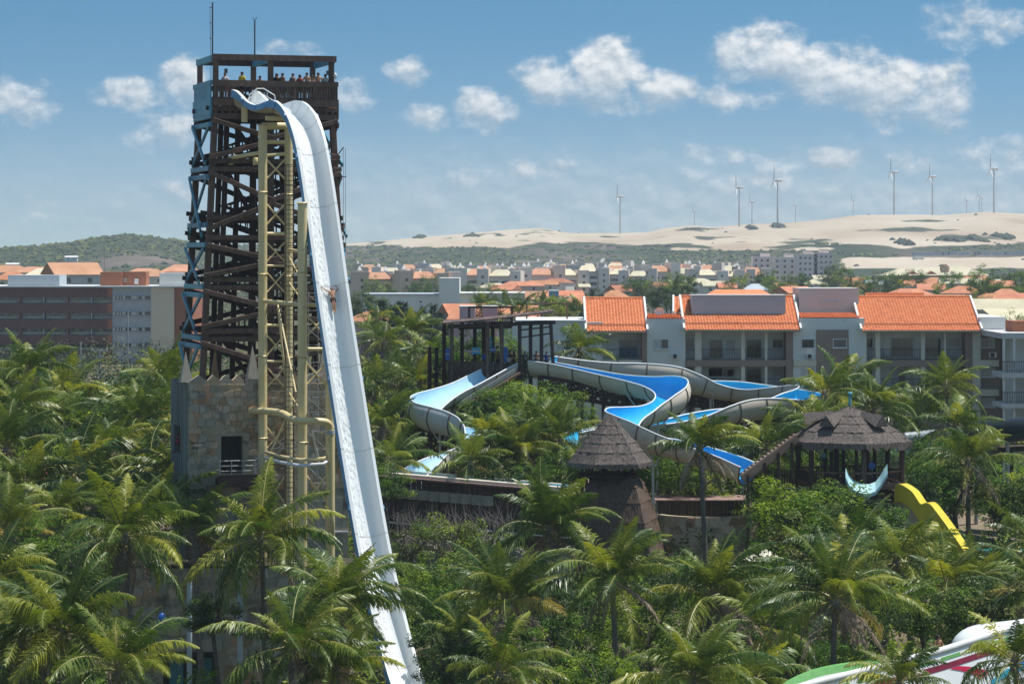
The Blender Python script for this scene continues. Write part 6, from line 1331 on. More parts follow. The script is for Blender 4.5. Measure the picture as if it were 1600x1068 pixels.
# ------------------------------------------------------------------ resort apartments in rows
def town_block(var, wallm, roofm):
    r = bpy.data.objects.new('town_apartment', None); COL.objects.link(r); r['_local'] = 1
    def bx(name, x0, x1, y0, y1, z0, z1, m): return link(name, mesh(name, *box_vf(x0, x1, y0, y1, z0, z1), m), r)
    H = 11.5
    bx('tower_wing', -10, -4.6, -6, 6, -.5, H + 3.2, wallm); bx('tower_wing', 5.2, 10, -5, 6, -.5, H + (2.2 if var else 4.2), wallm); bx('central_wing', -4.6, 5.2, -3.4, 6, -.5, H, wallm)
    vs = [(-4.58, -4.6, H), (5.18, -4.6, H), (5.18, 6, H), (-4.58, 6, H), (-2.6, .8, H + 2.8), (3.2, .8, H + 2.8)]
    link('roof', mesh('roof', vs, [(0, 1, 5, 4), (2, 3, 4, 5), (0, 4, 3), (1, 2, 5), (0, 3, 2, 1)], roofm), r)
    if var == 2: 
        vs = [(5.0, -7.5, 6.2), (10.4, -7.5, 6.2), (10.4, -5.02, 7.6), (5.0, -5.02, 7.6)]; link('lower_roof', mesh('lower_roof', vs + [(x, y, z - .3) for x, y, z in vs], [(0, 1, 2, 3), (7, 6, 5, 4), (0, 4, 5, 1), (0, 3, 7, 4), (1, 5, 6, 2)], roofm), r)
    wme = mesh('window', *box_vf(-.55, .55, -.06, -.002, 0, 1.2), 'glass'); bme = mesh('balcony', *box_vf(-1.9, 1.9, -1.0, -.003, 0, 1.1), wallm); dme = mesh('balcony_opening', *box_vf(-1.7, 1.7, -.08, -.002, 0, 1.3), 'glass')
    for fl_ in range(4):
        z = 1.4 + fl_ * 3.0
        link('window', wme, r, loc=(-7.3, -6, z)); link('window', wme, r, loc=(7.8, -5, z))
        if fl_ < 3:
            for x in (-2.2, 2.8): link('balcony_opening', dme, r, loc=(x, -3.4, z + .5)); link('balcony', bme, r, loc=(x, -3.4, z - .9))
    vs = [(-8.2, -.9, H + 3.8), (-6.4, -.9, H + 3.8), (-6.4, .9, H + 3.8), (-8.2, .9, H + 3.8), (-7.3, 0, H + 5.6)]
    bx('tank', -8.0, -6.6, -.7, .7, H + 3.2, H + 3.8, 'wall_white'); link('pyramid_cap', mesh('pyramid_cap', vs, [(0, 1, 4), (1, 2, 4), (2, 3, 4), (3, 0, 4), (0, 3, 2, 1)], 'wall_white'), r)
    return r
PROT = [town_block(0, 'wall_lilac', 'tile_cream'), town_block(1, 'wall_tan', 'tile_salmon'), town_block(2, 'wall_town', 'tile_cream'), town_block(0, 'wall_town', 'tile_salmon')]
TB = []
for (a, b_, n_, Y, kinds) in ((575, 700, 4, 1180, (1, 3)), (560, 900, 9, 1560, (1, 3, 2)), (900, 1200, 8, 1580, (3, 1, 2)), (735, 900, 5, 1330, (0, 2, 3)), (905, 1200, 8, 1450, (0, 2, 0, 3)), (560, 1260, 15, 1900, (3, 0, 2, 1)), (720, 1240, 10, 1680, (0, 3, 2))):
    for i in range(n_): TB.append((a + (b_ - a) * (i + .5) / n_ + rnd.uniform(-8, 8), Y + rnd.uniform(-40, 40), kinds[(i * 5 + n_) % len(kinds)]))
for i, (px, Y, kd) in enumerate(sorted(TB)):
    o = copy_tree(PROT[kd]); x = XP(px, Y); o.location = (x, Y, ground_z(x, Y)); o.rotation_euler = (0, 0, rnd.uniform(-.25, .25)); s = rnd.uniform(.92, 1.08); o.scale = (s, s, s * rnd.uniform(.92, 1.05))
    tag(o, '%s apartment block with %s roof below the dunes, %s from the left' % (['lilac grey', 'tan', 'pale', 'pale'][kd], ['cream', 'salmon', 'cream', 'salmon'][kd], ORD[i]), 'building', 'resort apartment blocks')
for o in PROT:
    for ch in list(o.children): bpy.data.objects.remove(ch)
    bpy.data.objects.remove(o)
# taller grey towers at the end of the rows
for i, (px, py, Y, w) in enumerate(((1195, 401, 1560, 13), (1232, 402, 1540, 16), (1262, 397, 1520, 10), (1287, 395, 1520, 10))):
    x = XP(px, Y); r = thing('town_tower', 'grey five-storey flat-roofed tower at the right end of the apartments, %s from the left' % ORD[i], 'building', (x, Y, 8), 'grey towers of the town'); zt_ = ZP(py, Y)
    boxo('wall', x - w / 2, x + w / 2, Y, Y + 12, 7.8, zt_, 'wall_lilac', r); boxo('roof_room', x - 2, x + 3, Y + 2, Y + 7, zt_, zt_ + 2, 'wall_lilac', r)
    wme = mesh('window', *box_vf(-.6, .6, -.06, -.002, 0, 1.2), 'glass')
    for fl_ in range(5):
        for k_ in range(4): link('window', wme, r, loc=(x - w / 2 + w * (k_ + .5) / 4, Y, zt_ - 2.6 - fl_ * 3))

# ------------------------------------------------------------------ wind turbines on the dunes
def turbine_proto():
    r = bpy.data.objects.new('wind_turbine', None); COL.objects.link(r); r['_local'] = 1
    link('tower', mesh('tower', *tube_vf([(0, 0, -1), (0, 0, .35), (0, 0, .7), (0, 0, 1.0)], [.026, .022, .018, .014], 12), 'turbine', smooth=True), r)
    link('nacelle', mesh('nacelle', *tube_vf([(-.06, 0, 1.01), (-.05, 0, 1.01), (.08, 0, 1.02), (.1, 0, 1.02)], [.022, .034, .036, .02], 8), 'turbine', smooth=True), r); link('hub', mesh('hub', *tube_vf([(-.105, 0, 1.01), (-.09, 0, 1.01), (-.06, 0, 1.01)], [.006, .024, .026], 8), 'turbine', smooth=True), r)
    for k_ in range(3):
        a = R(94 + 120 * k_); d = Vector((0, math.cos(a), math.sin(a))); s = Vector((1, 0, 0)) ; c_ = Vector((-.085, 0, 1.01)); n_ = d.cross(s); vs = []
        for t_, w in ((.0, .012), (.06, .026), (.2, .02), (.37, .006)):
            for (u, v) in ((-.5, -.18), (.6, -.05), (.6, .05), (-.5, .18)): vs.append(c_ + d * t_ + s * (u * w) + n_ * (v * w))
        fs = [(i * 4 + q, i * 4 + (q + 1) % 4, (i + 1) * 4 + (q + 1) % 4, (i + 1) * 4 + q) for i in range(3) for q in range(4)] + [(3, 2, 1, 0), (12, 13, 14, 15)]
        link('blade', mesh('blade', vs, fs, 'turbine'), r)
    return r
tp_ = turbine_proto()
TL = [(969, 308, 3800, 'lone white wind turbine on the dune ridge left of centre'), (1155, 294, 3700, 'tall wind turbine left of the pair with the small one'), (1175, 316, 5200, 'small distant wind turbine just right of the fifth of the ridge'), (1215, 283, 3650, 'tall wind turbine above the dark dune shrub'), (1243, 322, 5600, 'very small wind turbine right of the tall one by the dark shrub'), (1333, 313, 5600, 'faint small wind turbine midway along the ridge'),
      (1397, 270, 3800, 'tall wind turbine on the high dune crest'), (1457, 277, 3900, 'slightly shorter wind turbine right of the high crest one'), (1510, 314, 5800, 'faint small wind turbine left of the twin far ones'), (1530, 306, 5600, 'small distant turbine overlapping another near the right edge'), (1534, 310, 6100, 'smallest distant turbine behind its near twin'), (1553, 265, 3750, 'tallest white wind turbine near the right edge'), (1085, 331, 5400, 'tiny wind turbine behind the dark dune hump')]
for (px, py, Y, lb) in TL:
    o = copy_tree(tp_); x = XP(px, Y); g = ground_z(x, Y); h = ZP(py, Y) - g; o.location = (x, Y, g); k_ = 58; o.scale = (k_, k_, h); o.rotation_euler = (0, 0, R(rnd.uniform(-12, 12)))
    tag(o, lb, 'wind turbine', 'wind turbines on the dunes')
    o.scale = (h, h, h)
for ch in list(tp_.children): bpy.data.objects.remove(ch)
bpy.data.objects.remove(tp_)
# ------------------------------------------------------------------ coconut palms
def frond_mesh(th0, droop, L_=4.2, seed=0, m='palm_leaf', stations=68, hang=1.0, leaf=1.15, sparse=0.0, curl=.0):
    """a pinnate frond along +x: arching midrib and two rows of narrow hanging leaflets"""
    rs = random.Random(seed); mb = MB(); n = 16; pts = []; p_ = Vector((0, 0, 0)); side0 = rs.uniform(-1, 1) * curl; sweep = rs.uniform(-.55, .55)
    for i in range(n + 1):
        pts.append(p_.copy()); t_ = i / n; th = R(th0 - droop * t_ ** 1.35); p_ += Vector((math.cos(th) * math.cos(side0 * t_), math.cos(th) * math.sin(side0 * t_), math.sin(th))) * (L_ / n)
    mb.tube(pts, [.05 * (1 - i / n) + .008 for i in range(n + 1)], 4, 1)
    for s in range(stations):
        t_ = .13 + .86 * (s + .5) / stations; f = t_ * n; i = min(n - 1, int(f)); q = pts[i].lerp(pts[i + 1], f - i); d = (pts[i + 1] - pts[i]).normalized()
        lat = Vector((0, 0, 1)).cross(d).normalized(); up_ = d.cross(lat)
        ln = leaf * (math.sin(math.pi * min(1, (t_ * .93 + .08)) ** .8) * .9 + .16) * rs.uniform(.82, 1.1)
        for sg in (-1, 1):
            if rs.random() < sparse: continue
            fw = .38 + .65 * t_ + rs.uniform(-.22, .22); dr = rs.uniform(.1, .45) - .35
            v = (lat * (sg + sweep * t_) + d * fw + up_ * rs.uniform(-.15, .45) + Vector((0, 0, -hang * rs.uniform(.15, .65)))).normalized(); ln *= rs.uniform(.8, 1.12); w = d * (.025 + .016 * rs.random())
            a = q; b_ = q + v * ln * .5; e = b_ + (v + Vector((0, 0, -hang * rs.uniform(.5, 1.6)))).normalized() * ln * .55
            tw = up_ * .012
            mb.add([a - w * .6, a + w * .6, b_ + w + tw, b_ - w - tw, e], [(0, 1, 2, 3), (3, 2, 4)], 0)
    return mesh('frond', mb.v, mb.f, [m, 'palm_rib' if m != 'palm_leaf_dead' else 'palm_leaf_dead'], mb.m)
FR = {'up': [], 'mid': [], 'flat': [], 'low': [], 'dead': [], 'yellow': []}
for k_ in range(4):
    FR['up'].append(frond_mesh(78 - k_ * 3, 34 + 8 * k_, 3.9, 10 + k_, ['palm_leaf', 'palm_leaf_light'][k_ % 2], hang=.6, leaf=.85, curl=.4, sparse=.12))
    FR['mid'].append(frond_mesh(52, 62 + 9 * k_, 4.5, 20 + k_, ['palm_leaf', 'palm_leaf', 'palm_leaf_light', 'palm_leaf'][k_], hang=.8, curl=.4))
    FR['flat'].append(frond_mesh(24, 66 + 9 * k_, 4.6, 30 + k_, ['palm_leaf', 'palm_leaf_light', 'palm_leaf', 'palm_leaf'][k_], hang=1.0, sparse=.05, curl=.4))
    FR['low'].append(frond_mesh(-8, 60 + 10 * k_, 4.4, 40 + k_, ['palm_leaf', 'palm_leaf', 'palm_leaf_light', 'palm_leaf'][k_], hang=1.1, sparse=.1, curl=.3))
    FR['dead'].append(frond_mesh(-34, 44 + 6 * k_, 3.6, 50 + k_, 'palm_leaf_dead', hang=1.3, leaf=.7, sparse=.35))
    FR['yellow'].append(frond_mesh(8 - 6 * k_, 60, 4.3, 60 + k_, 'palm_leaf_yellow', hang=1.0, sparse=.15, curl=.3))
nutv, nutf = [], []
rs = random.Random(8)
TRUNKS = {}
def trunk_mesh(h, lean, seed):
    pts, rad = [], []; n = 14; rs = random.Random(seed); ph = rs.uniform(0, 6.28)
    for i in range(n + 1):
        t_ = i / n; off = lean * (t_ ** 1.7); pts.append((math.cos(ph) * off, math.sin(ph) * off, -h * (1 - t_))); rad.append(.20 * (1.25 - .55 * t_) * (1 + .05 * (i % 2)) + (.13 if i == 0 else 0))
    dx_, dy_ = pts[-1][0], pts[-1][1]; pts = [(x - dx_, y - dy_, z) for x, y, z in pts]
    return mesh('trunk', *tube_vf(pts, rad, 9), 'palm_trunk', smooth=True)
mb = MB()
for i in range(9):
    a = i * .7; c_ = Vector((.3 * math.cos(a), .3 * math.sin(a), -.32 - .12 * (i % 3))); mb.add(*tube_vf([c_ + Vector((0, 0, -.13)), c_ + Vector((0, 0, -.07)), c_ + Vector((0, 0, .06)), c_ + Vector((0, 0, .13))], [.03, .1, .1, .03], 7))
NUTS = mesh('coconuts', mb.v, mb.f, 'coconut', smooth=True)
mb = MB()                                                          # fibrous crown shaft hiding the frond bases
mb.add(*tube_vf([(0, 0, -.75), (0, 0, -.45), (0, 0, -.05), (0, 0, .35), (0, 0, .7)], [.17, .26, .27, .17, .05], 9)); SHAFT = mesh('crown_shaft', mb.v, mb.f, 'palm_trunk', smooth=True)
WIND = R(-20)                                                     # trade wind pushes the crowns a little to the right
def palm(px, py, Y, label, size=1.0, n=22, group='coconut palms in the park', tint='mix', dead=2, seed=None, low=True, nuts=True):
    sd = seed if seed is not None else int(px * 7 + py * 13); rs = random.Random(sd)
    c_ = P(px, py, Y); g = ground_z(c_.x, c_.y); h = max(1.5, c_.z - g + .2)
    r = bpy.data.objects.new('coconut_palm', None); COL.objects.link(r); r.location = c_; r.empty_display_size = .3; tag(r, label, 'palm tree', group); r['_local'] = 1
    link('trunk', trunk_mesh(h, rs.uniform(.2, 1.1), sd), r); link('crown_shaft', SHAFT, r, scl=(size,) * 3)
    if nuts: link('coconuts', NUTS, r, scl=(size,) * 3, rot=(0, 0, rs.uniform(0, 6)))
    az0 = rs.uniform(0, 6.28); old = rs.choice((-.16, -.05, .06, .2, .34)); dead = dead + (rs.choice((0, 1, 3, 5)) if size > .8 else 0); lx_, ly_ = rs.uniform(-.12, .16), rs.uniform(-.12, .12)
    for i in range(n):
        t_ = i / (n - 1); a = az0 + i * 2.39996 + rs.uniform(-.2, .2)
        kind = 'up' if t_ < .2 else 'mid' if t_ < .48 else 'flat' if t_ < .76 else 'low'
        if i >= n - dead: kind = 'dead'
        elif t_ > .6 and rs.random() < (.26 if tint == 'yellow' else .10): kind = 'yellow'
        me = rs.choice(FR[kind]); s = size * rs.uniform(.76, 1.2) * (.85 if kind == 'up' and t_ < .08 else 1)
        wx = .16 * math.cos(a)                                     # fronds streaming down wind lift, the others fold over
        o = link('frond', me, r, loc=(.12 * math.cos(a), .12 * math.sin(a), .28 - .5 * t_), rot=Euler((rs.uniform(-.35, .35), rs.uniform(-.22, .22) - wx * .6 + old * (.3 + t_) + .6 * (lx_ * math.cos(a) + ly_ * math.sin(a)), a + math.sin(a) * -.22)), scl=(s, s, s))
    return r
# (photo column, row of the crown's heart, distance, size, fronds, tint, note for the label)
FRONT = [(-15, 905, 163, 1.05, 'palm cut by the left edge below the brown building'), (35, 1000, 152, 1.0, 'palm at the far lower left'), (100, 985, 150, 1.1, 'bushy palm in the lower left corner with upright fronds'), (195, 838, 166, 1.12, 'palm with a bare dark trunk left of the stone tower'), (185, 1045, 146, .95, 'low palm at the bottom edge left of the doorway'),
         (408, 842, 172, 1.12, 'large drooping palm in front of the yellow columns'), (455, 1010, 149, 1.0, 'palm at the bottom below the yellow columns'), (530, 942, 158, 1.05, 'palm crossing the foot of the white slide'), (525, 1045, 150, .85, 'low palm at the bottom beside the foot of the white slide'),
         (858, 825, 190, 1.1, 'yellowish palm in front of the channel wall and thatched hut'), (790, 940, 172, 1.1, 'drooping palm with an orange flower stalk in the lower centre'), (957, 905, 168, 1.0, 'bright green palm with a pale straight trunk in the lower centre'), (780, 1050, 148, .9, 'low palm at the bottom centre'), (1115, 930, 174, 1.1, 'dark palm below the curved stone wall'), (1085, 1062, 146, 1.05, 'low wide palm at the bottom right of centre'),
         (1093, 700, 206, .98, 'tall slender palm standing between the thatched hut and the pavilion'), (1305, 935, 160, 1.18, 'big windswept palm with a dark trunk before the striped flume'), (1200, 985, 166, .9, 'palm left of the big windswept palm'), (1400, 878, 186, .95, 'palm below the yellow slide'), (1478, 915, 180, .9, 'palm with a brown trunk right of the yellow slide'), (1625, 930, 172, 1.0, 'palm at the right edge under the pool'),
         (1585, 1035, 143, .85, 'spiky palm before the striped flume at the right edge'), (1405, 1065, 141, .62, 'small palm shoot in front of the striped flume'), (725, 1000, 176, .8, 'small palm among the shrubs right of the white slide'), (1180, 1062, 152, .85, 'low palm near the left end of the striped flume')]
for i, (px, py, Y, s, lb) in enumerate(FRONT):
    palm(px, py, Y, 'coconut ' + lb, s, 32 if s >= 1 else 25, 'foreground palms', 'yellow' if i in (2, 8, 10, 12, 17) else 'mix', 2 if i % 3 else 1, nuts=s >= .9)
MIDL = [(12, 592, 238), (45, 580, 232), (105, 618, 236), (160, 640, 240), (195, 634, 244), (240, 634, 236), (264, 602, 240), (278, 640, 226), (215, 660, 222), (75, 655, 226), (25, 640, 222), (172, 705, 206), (120, 735, 200), (235, 735, 204), (40, 760, 196), (90, 800, 188), (150, 790, 192), (275, 745, 200), (10, 700, 208), (300, 830, 184), (255, 800, 190), (10, 830, 180)]
for i, (px, py, Y) in enumerate(sorted(MIDL)): palm(px, py, Y, 'coconut palm in the grove left of the stone tower, %s from the left' % ORD[i], rnd.uniform(.9, 1.12), 24, 'palm grove on the left', 'yellow' if i % 3 == 1 else 'mix', i % 3, nuts=i % 2 == 0)
MIDC = [(590, 600, 262), (625, 585, 270), (655, 600, 262), (598, 668, 236), (628, 700, 240), (612, 722, 222), (680, 560, 285), (735, 722, 221), (765, 690, 226), (805, 700, 224), (840, 680, 228), (875, 690, 226), (905, 548, 264), (640, 520, 320), (600, 535, 310)]
for i, (px, py, Y) in enumerate(sorted(MIDC)): palm(px, py, Y, 'coconut palm between the white slide and the thatched hut, %s from the left' % ORD[i], rnd.uniform(.85, 1.02), 24, 'palms behind the channel wall', 'yellow' if i % 3 == 0 else 'mix', i % 2, nuts=i % 2 == 0)
MIDR = [(1288, 618, 242), (1320, 600, 248), (1365, 640, 244), (1478, 605, 250), (1432, 652, 257), (1492, 668, 238), (1512, 725, 228), (1420, 868, 204), (1330, 860, 192), (1612, 850, 214), (1520, 905, 200), (1198, 700, 226), (1272, 668, 236)]
for i, (px, py, Y) in enumerate(sorted(MIDR)): palm(px, py, Y, 'coconut palm around the thatched pavilion and yellow slide, %s from the left' % ORD[i], rnd.uniform(.88, 1.08), 24, 'palms on the right', 'mix', i % 2, nuts=i % 2 == 0)

# ------------------------------------------------------------------ broadleaf trees and shrubs
def leaf_crown(name, seed, rx, rz, clumps, per, size, mats, flat=.75, gaps=.2):
    """leaf-sized faces gathered in uneven clumps through the crown's volume, with gaps between"""
    rs = random.Random(seed); mb = MB()
    for c_ in range(clumps):
        while True:
            v = Vector((rs.uniform(-1, 1), rs.uniform(-1, 1), rs.uniform(-.75, 1)))
            if .35 < v.length < 1: break
        v = v * (1 + .22 * math.sin(v.x * 7 + seed) * math.cos(v.y * 6)); ctr_ = Vector((v.x * rx, v.y * rx, v.z * rz)); cr = rs.uniform(.26, .46) * rx * .62; mi = rs.choices(range(len(mats)), [5, 3, 2][:len(mats)])[0]
        for q in range(per):
            d = Vector((rs.gauss(0, 1), rs.gauss(0, 1), rs.gauss(0, 1))).normalized(); p_ = ctr_ + Vector((d.x, d.y, d.z * flat)) * cr * rs.uniform(.55, 1.05)
            nr = (d * .6 + Vector((rs.uniform(-.6, .6), rs.uniform(-.6, .6), rs.uniform(.2, 1.1)))).normalized(); u = nr.orthogonal().normalized(); u = (Matrix.Rotation(rs.uniform(0, 6.28), 3, nr) @ u); w = nr.cross(u); s = size * rs.uniform(.6, 1.3)
            mb.add([p_ - u * s, p_ + w * s * .45 - u * .1 * s, p_ + u * s - nr * s * .25, p_ - w * s * .45 - u * .1 * s], [(0, 1, 2), (0, 2, 3)], mi)
    return mesh(name, mb.v, mb.f, mats, mb.m)
CR = {'green': [leaf_crown('crown', 1, 1, .85, 70, 95, .036, ['leaf_green', 'leaf_light', 'leaf_dark']), leaf_crown('crown', 2, 1, .75, 70, 95, .036, ['leaf_green', 'leaf_dark', 'leaf_light'])],
      'light': [leaf_crown('crown', 3, 1, .8, 70, 95, .036, ['leaf_light', 'leaf_green', 'leaf_dark'])],
      'dark': [leaf_crown('crown', 4, 1, .85, 70, 90, .04, ['leaf_dark', 'leaf_green', 'leaf_olive']), leaf_crown('crown', 7, 1, .7, 70, 90, .04, ['leaf_dark', 'leaf_olive', 'leaf_green'])],
      'olive': [leaf_crown('crown', 5, 1, .75, 50, 80, .034, ['leaf_olive', 'leaf_light', 'twig_grey'])]}
def limb_mesh(seed, h, spread):
    rs = random.Random(seed); mb = MB(); mb.tube([(0, 0, -h), (.06 * h, 0, -h * .55), (0, .04 * h, -.25 * spread)], [.2, .16, .12], 7)
    for k_ in range(6):
        a = k_ * 1.05 + rs.uniform(-.3, .3); r = spread * rs.uniform(.5, .8); mb.tube([(0, 0, -.4 * spread - .1 * k_), (math.cos(a) * r * .5, math.sin(a) * r * .5, 0), (math.cos(a) * r, math.sin(a) * r, spread * rs.uniform(.15, .55))], [.1, .07, .025], 5)
    return mesh('trunk', mb.v, mb.f, 'bark')
def tree(px, py, Y, r, label, kind='green', zs=1.0, name='broadleaf_tree', group='broadleaf trees and shrubs', cat='tree', seed=None):
    sd = seed if seed is not None else int(px + py * 3); rs = random.Random(sd); c_ = P(px, py, Y); g = ground_z(c_.x, c_.y); c_.z = max(c_.z, g + .3 * r)
    o = bpy.data.objects.new(name, None); COL.objects.link(o); o.location = c_; tag(o, label, cat, group); o['_local'] = 1
    link('trunk', limb_mesh(sd, max(.4, c_.z - g + .1), r), o); link('crown', rs.choice(CR[kind]), o, scl=(r, r, r * zs), rot=(rs.uniform(-.15, .15), rs.uniform(-.15, .15), rs.uniform(0, 6.28)))
    return o
BT = [(112, 660, 228, 3.6, 'bright green bushy tree in the middle of the left grove', 'green', .8), (70, 690, 214, 3.0, 'dark shrub below the bright tree in the left grove', 'dark', .8), (30, 740, 200, 3.2, 'olive shrub at the left edge of the grove', 'olive', .7), (150, 650, 236, 3.2, 'green tree behind the left grove palms', 'green', .8), (30, 615, 238, 3.4, 'dark tree at the left edge behind the grove', 'dark', .9), (215, 640, 240, 3.0, 'green tree near the stone tower behind the grove', 'light', .8), (205, 745, 206, 3.0, 'green shrub between the grove and the stone tower', 'green', .8), (100, 720, 212, 2.9, 'light green shrub under the bright tree of the grove', 'light', .8), (265, 690, 226, 2.8, 'dark shrub beside the left flank of the stone tower', 'dark', .9), (60, 600, 252, 3.2, 'light green tree behind the tall left palms', 'light', .8),
      (780, 632, 242, 3.1, 'bright green shrub under the start platform, left one', 'light', .8), (830, 630, 243, 3.4, 'bright green shrub under the start platform, right one', 'light', .8), (880, 640, 244, 2.6, 'green shrub below the timber trestle', 'green', .8), (800, 662, 232, 2.6, 'green shrub among the palms before the trestle', 'green', .8), (1045, 735, 236, 3.8, 'glossy green tree right of the thatched hut', 'green', .9), (1090, 750, 234, 2.8, 'green shrub behind the slender palm', 'green', .9), (1010, 740, 240, 2.8, 'green shrub touching the hut roof', 'dark', .9),
      (1243, 800, 208, 4.0, 'big bright tree in front of the pavilion stair', 'light', .85), (1300, 802, 209, 4.0, 'big bright tree in front of the thatched pavilion', 'light', .8), (1360, 840, 206, 3.6, 'dark green tree below the half-pipe mouth', 'dark', .9), (1238, 865, 204, 3.4, 'dark tree beside the curved stone wall', 'green', .9), (1290, 870, 200, 3.6, 'dark leafy tree below the pavilion trees', 'dark', .9), (1180, 745, 228, 2.8, 'light green shrub under the plank stair', 'light', .8), (1270, 720, 232, 3.0, 'light green tree seen through the pavilion', 'light', .9), (1340, 715, 234, 3.2, 'green tree behind the pavilion', 'green', .9),
      (1445, 728, 232, 3.2, 'green tree right of the pavilion roof', 'green', .9), (1490, 768, 228, 3.2, 'leafy tree above the yellow slide', 'dark', .9), (1560, 772, 232, 3.4, 'dark green tree under the dark tube slide', 'green', .9), (1598, 785, 230, 3.2, 'dark tree at the right edge above the pool', 'dark', 1.0), (1450, 760, 226, 2.8, 'shrub beside the yellow hump', 'green', .9), (1440, 960, 176, 2.9, 'green shrub with flowers behind the striped flume', 'green', .9), (1530, 965, 172, 3.2, 'dark shrub behind the striped flume near the right edge', 'dark', .9),
      (640, 850, 200, 2.6, 'olive scrub next to the white slide', 'olive', .8), (700, 845, 202, 3.2, 'olive leafless-looking scrub below the channel wall', 'olive', .8), (760, 850, 202, 2.8, 'olive scrub below the middle of the channel wall', 'olive', .8), (690, 905, 190, 2.8, 'bright yellow-green shrub below the scrub', 'light', .8), (740, 900, 190, 2.5, 'olive shrub left of the yellowish palm', 'olive', .8), (668, 930, 188, 2.2, 'green shrub near the lower slide', 'green', .9), (700, 965, 180, 2.8, 'glossy green shrub in the lower centre left', 'green', .9), (700, 1030, 172, 2.6, 'dark shrub at the bottom right of the slide', 'dark', .9),
      (860, 960, 176, 3.0, 'dark thicket between the two lower centre palms', 'dark', .9), (880, 1030, 164, 2.8, 'green shrub at the bottom centre', 'green', .9), (1010, 970, 178, 3.2, 'green thicket below the curved stone wall', 'green', .9), (940, 1055, 158, 2.4, 'bright green shrub at the bottom edge', 'light', .8), (1040, 900, 196, 2.8, 'shrub at the foot of the curved stone wall', 'dark', .8), (1160, 930, 184, 3.0, 'dark green shrub right of the stone wall', 'dark', .9), (1230, 930, 180, 2.8, 'olive shrub behind the windswept palm', 'olive', .9),
      (1240, 1020, 166, 2.6, 'green shrub left of the windswept palm trunk', 'green', .9), (330, 960, 172, 2.0, 'small dark shrub before the doorway wall', 'dark', .8), (60, 860, 178, 3.0, 'green shrub left of the bare-trunked palm', 'green', .8), (130, 880, 172, 2.8, 'dark shrub below the bare-trunked palm', 'dark', .9), (20, 940, 168, 2.8, 'dark shrub at the lower left edge', 'dark', .9), (250, 700, 214, 2.4, 'shrub with pink flowers beside the plank flank', 'olive', .8), (600, 760, 214, 2.4, 'green shrub behind the white slide', 'green', .8), (620, 640, 250, 3.4, 'dark tree behind the white slide', 'dark', 1.0), (690, 575, 264, 3.0, 'shady tree behind the left end of the platform', 'dark', 1.0), (735, 552, 268, 3.2, 'dark tree seen through the platform posts', 'dark', 1.0), (768, 556, 267, 2.9, 'green tree seen through the middle of the platform', 'green', 1.0), (795, 572, 266, 2.7, 'shrub behind the blue mat of the platform', 'dark', .9), (800, 745, 220, 2.8, 'green shrub above the channel wall by the hut', 'dark', .7), (860, 740, 222, 2.6, 'shrub left of the thatched hut', 'green', .8)]
for a in BT: tree(*a[:4], a[4], a[5], a[6], name='shrub' if a[3] < 3 else 'broadleaf_tree', cat='shrub' if a[3] < 3 else 'tree')
# flowers in two of the shrubs
for (px, py, Y, lb) in ((285, 690, 196.5, 'pink flowering branch seen through the opening in the plank flank'), (64, 735, 202, 'small red flowering shrub in the left grove')):
    a = P(px, py, Y); rs = random.Random(px); mb = MB()
    for i in range(110):
        c_ = a + Vector((rs.gauss(0, .32), rs.gauss(0, .3), rs.gauss(0, .4))); u = Vector((rs.uniform(-1, 1), rs.uniform(-1, 1), rs.uniform(-1, 1))).normalized() * .11; w = u.orthogonal(); mb.add([c_ - u, c_ + w, c_ + u, c_ - w], [(0, 1, 2, 3)])
    r = thing('flowering_shrub', lb, 'shrub', a, 'flowering shrubs'); mb.obj('flowers', ['pink_flower'], r)['kind'] = 'stuff'; pipe('stem', (a.x, a.y + .2, ground_z(a.x, a.y)), a, .08, 'bark', r, 6)
# bare grey twigs along the channel wall
rs = random.Random(31); tw_ = thing('bare_twigs', 'bare grey twiggy scrub along the foot of the channel wall', 'shrub', P(700, 850, 212)); 
for k_ in range(9):
    mb = MB()
    for i in range(16):
        a = P(610 + k_ * 22 + rs.uniform(-9, 9), 838, 213 + rs.uniform(-1, 1)); e = a + Vector((rs.gauss(0, .6), rs.gauss(0, .4), rs.uniform(1.2, 2.8))); mid = a.lerp(e, .5) + Vector((rs.gauss(0, .2), 0, 0)); mb.tube([a - Vector((0, 0, 1)), mid, e], [.03, .02, .006], 4); mb.tube([mid, mid + Vector((rs.gauss(0, .5), rs.gauss(0, .3), rs.uniform(.3, .9)))], [.016, .005], 4)
    mb.obj('branch_bundle', ['twig_grey'], tw_)
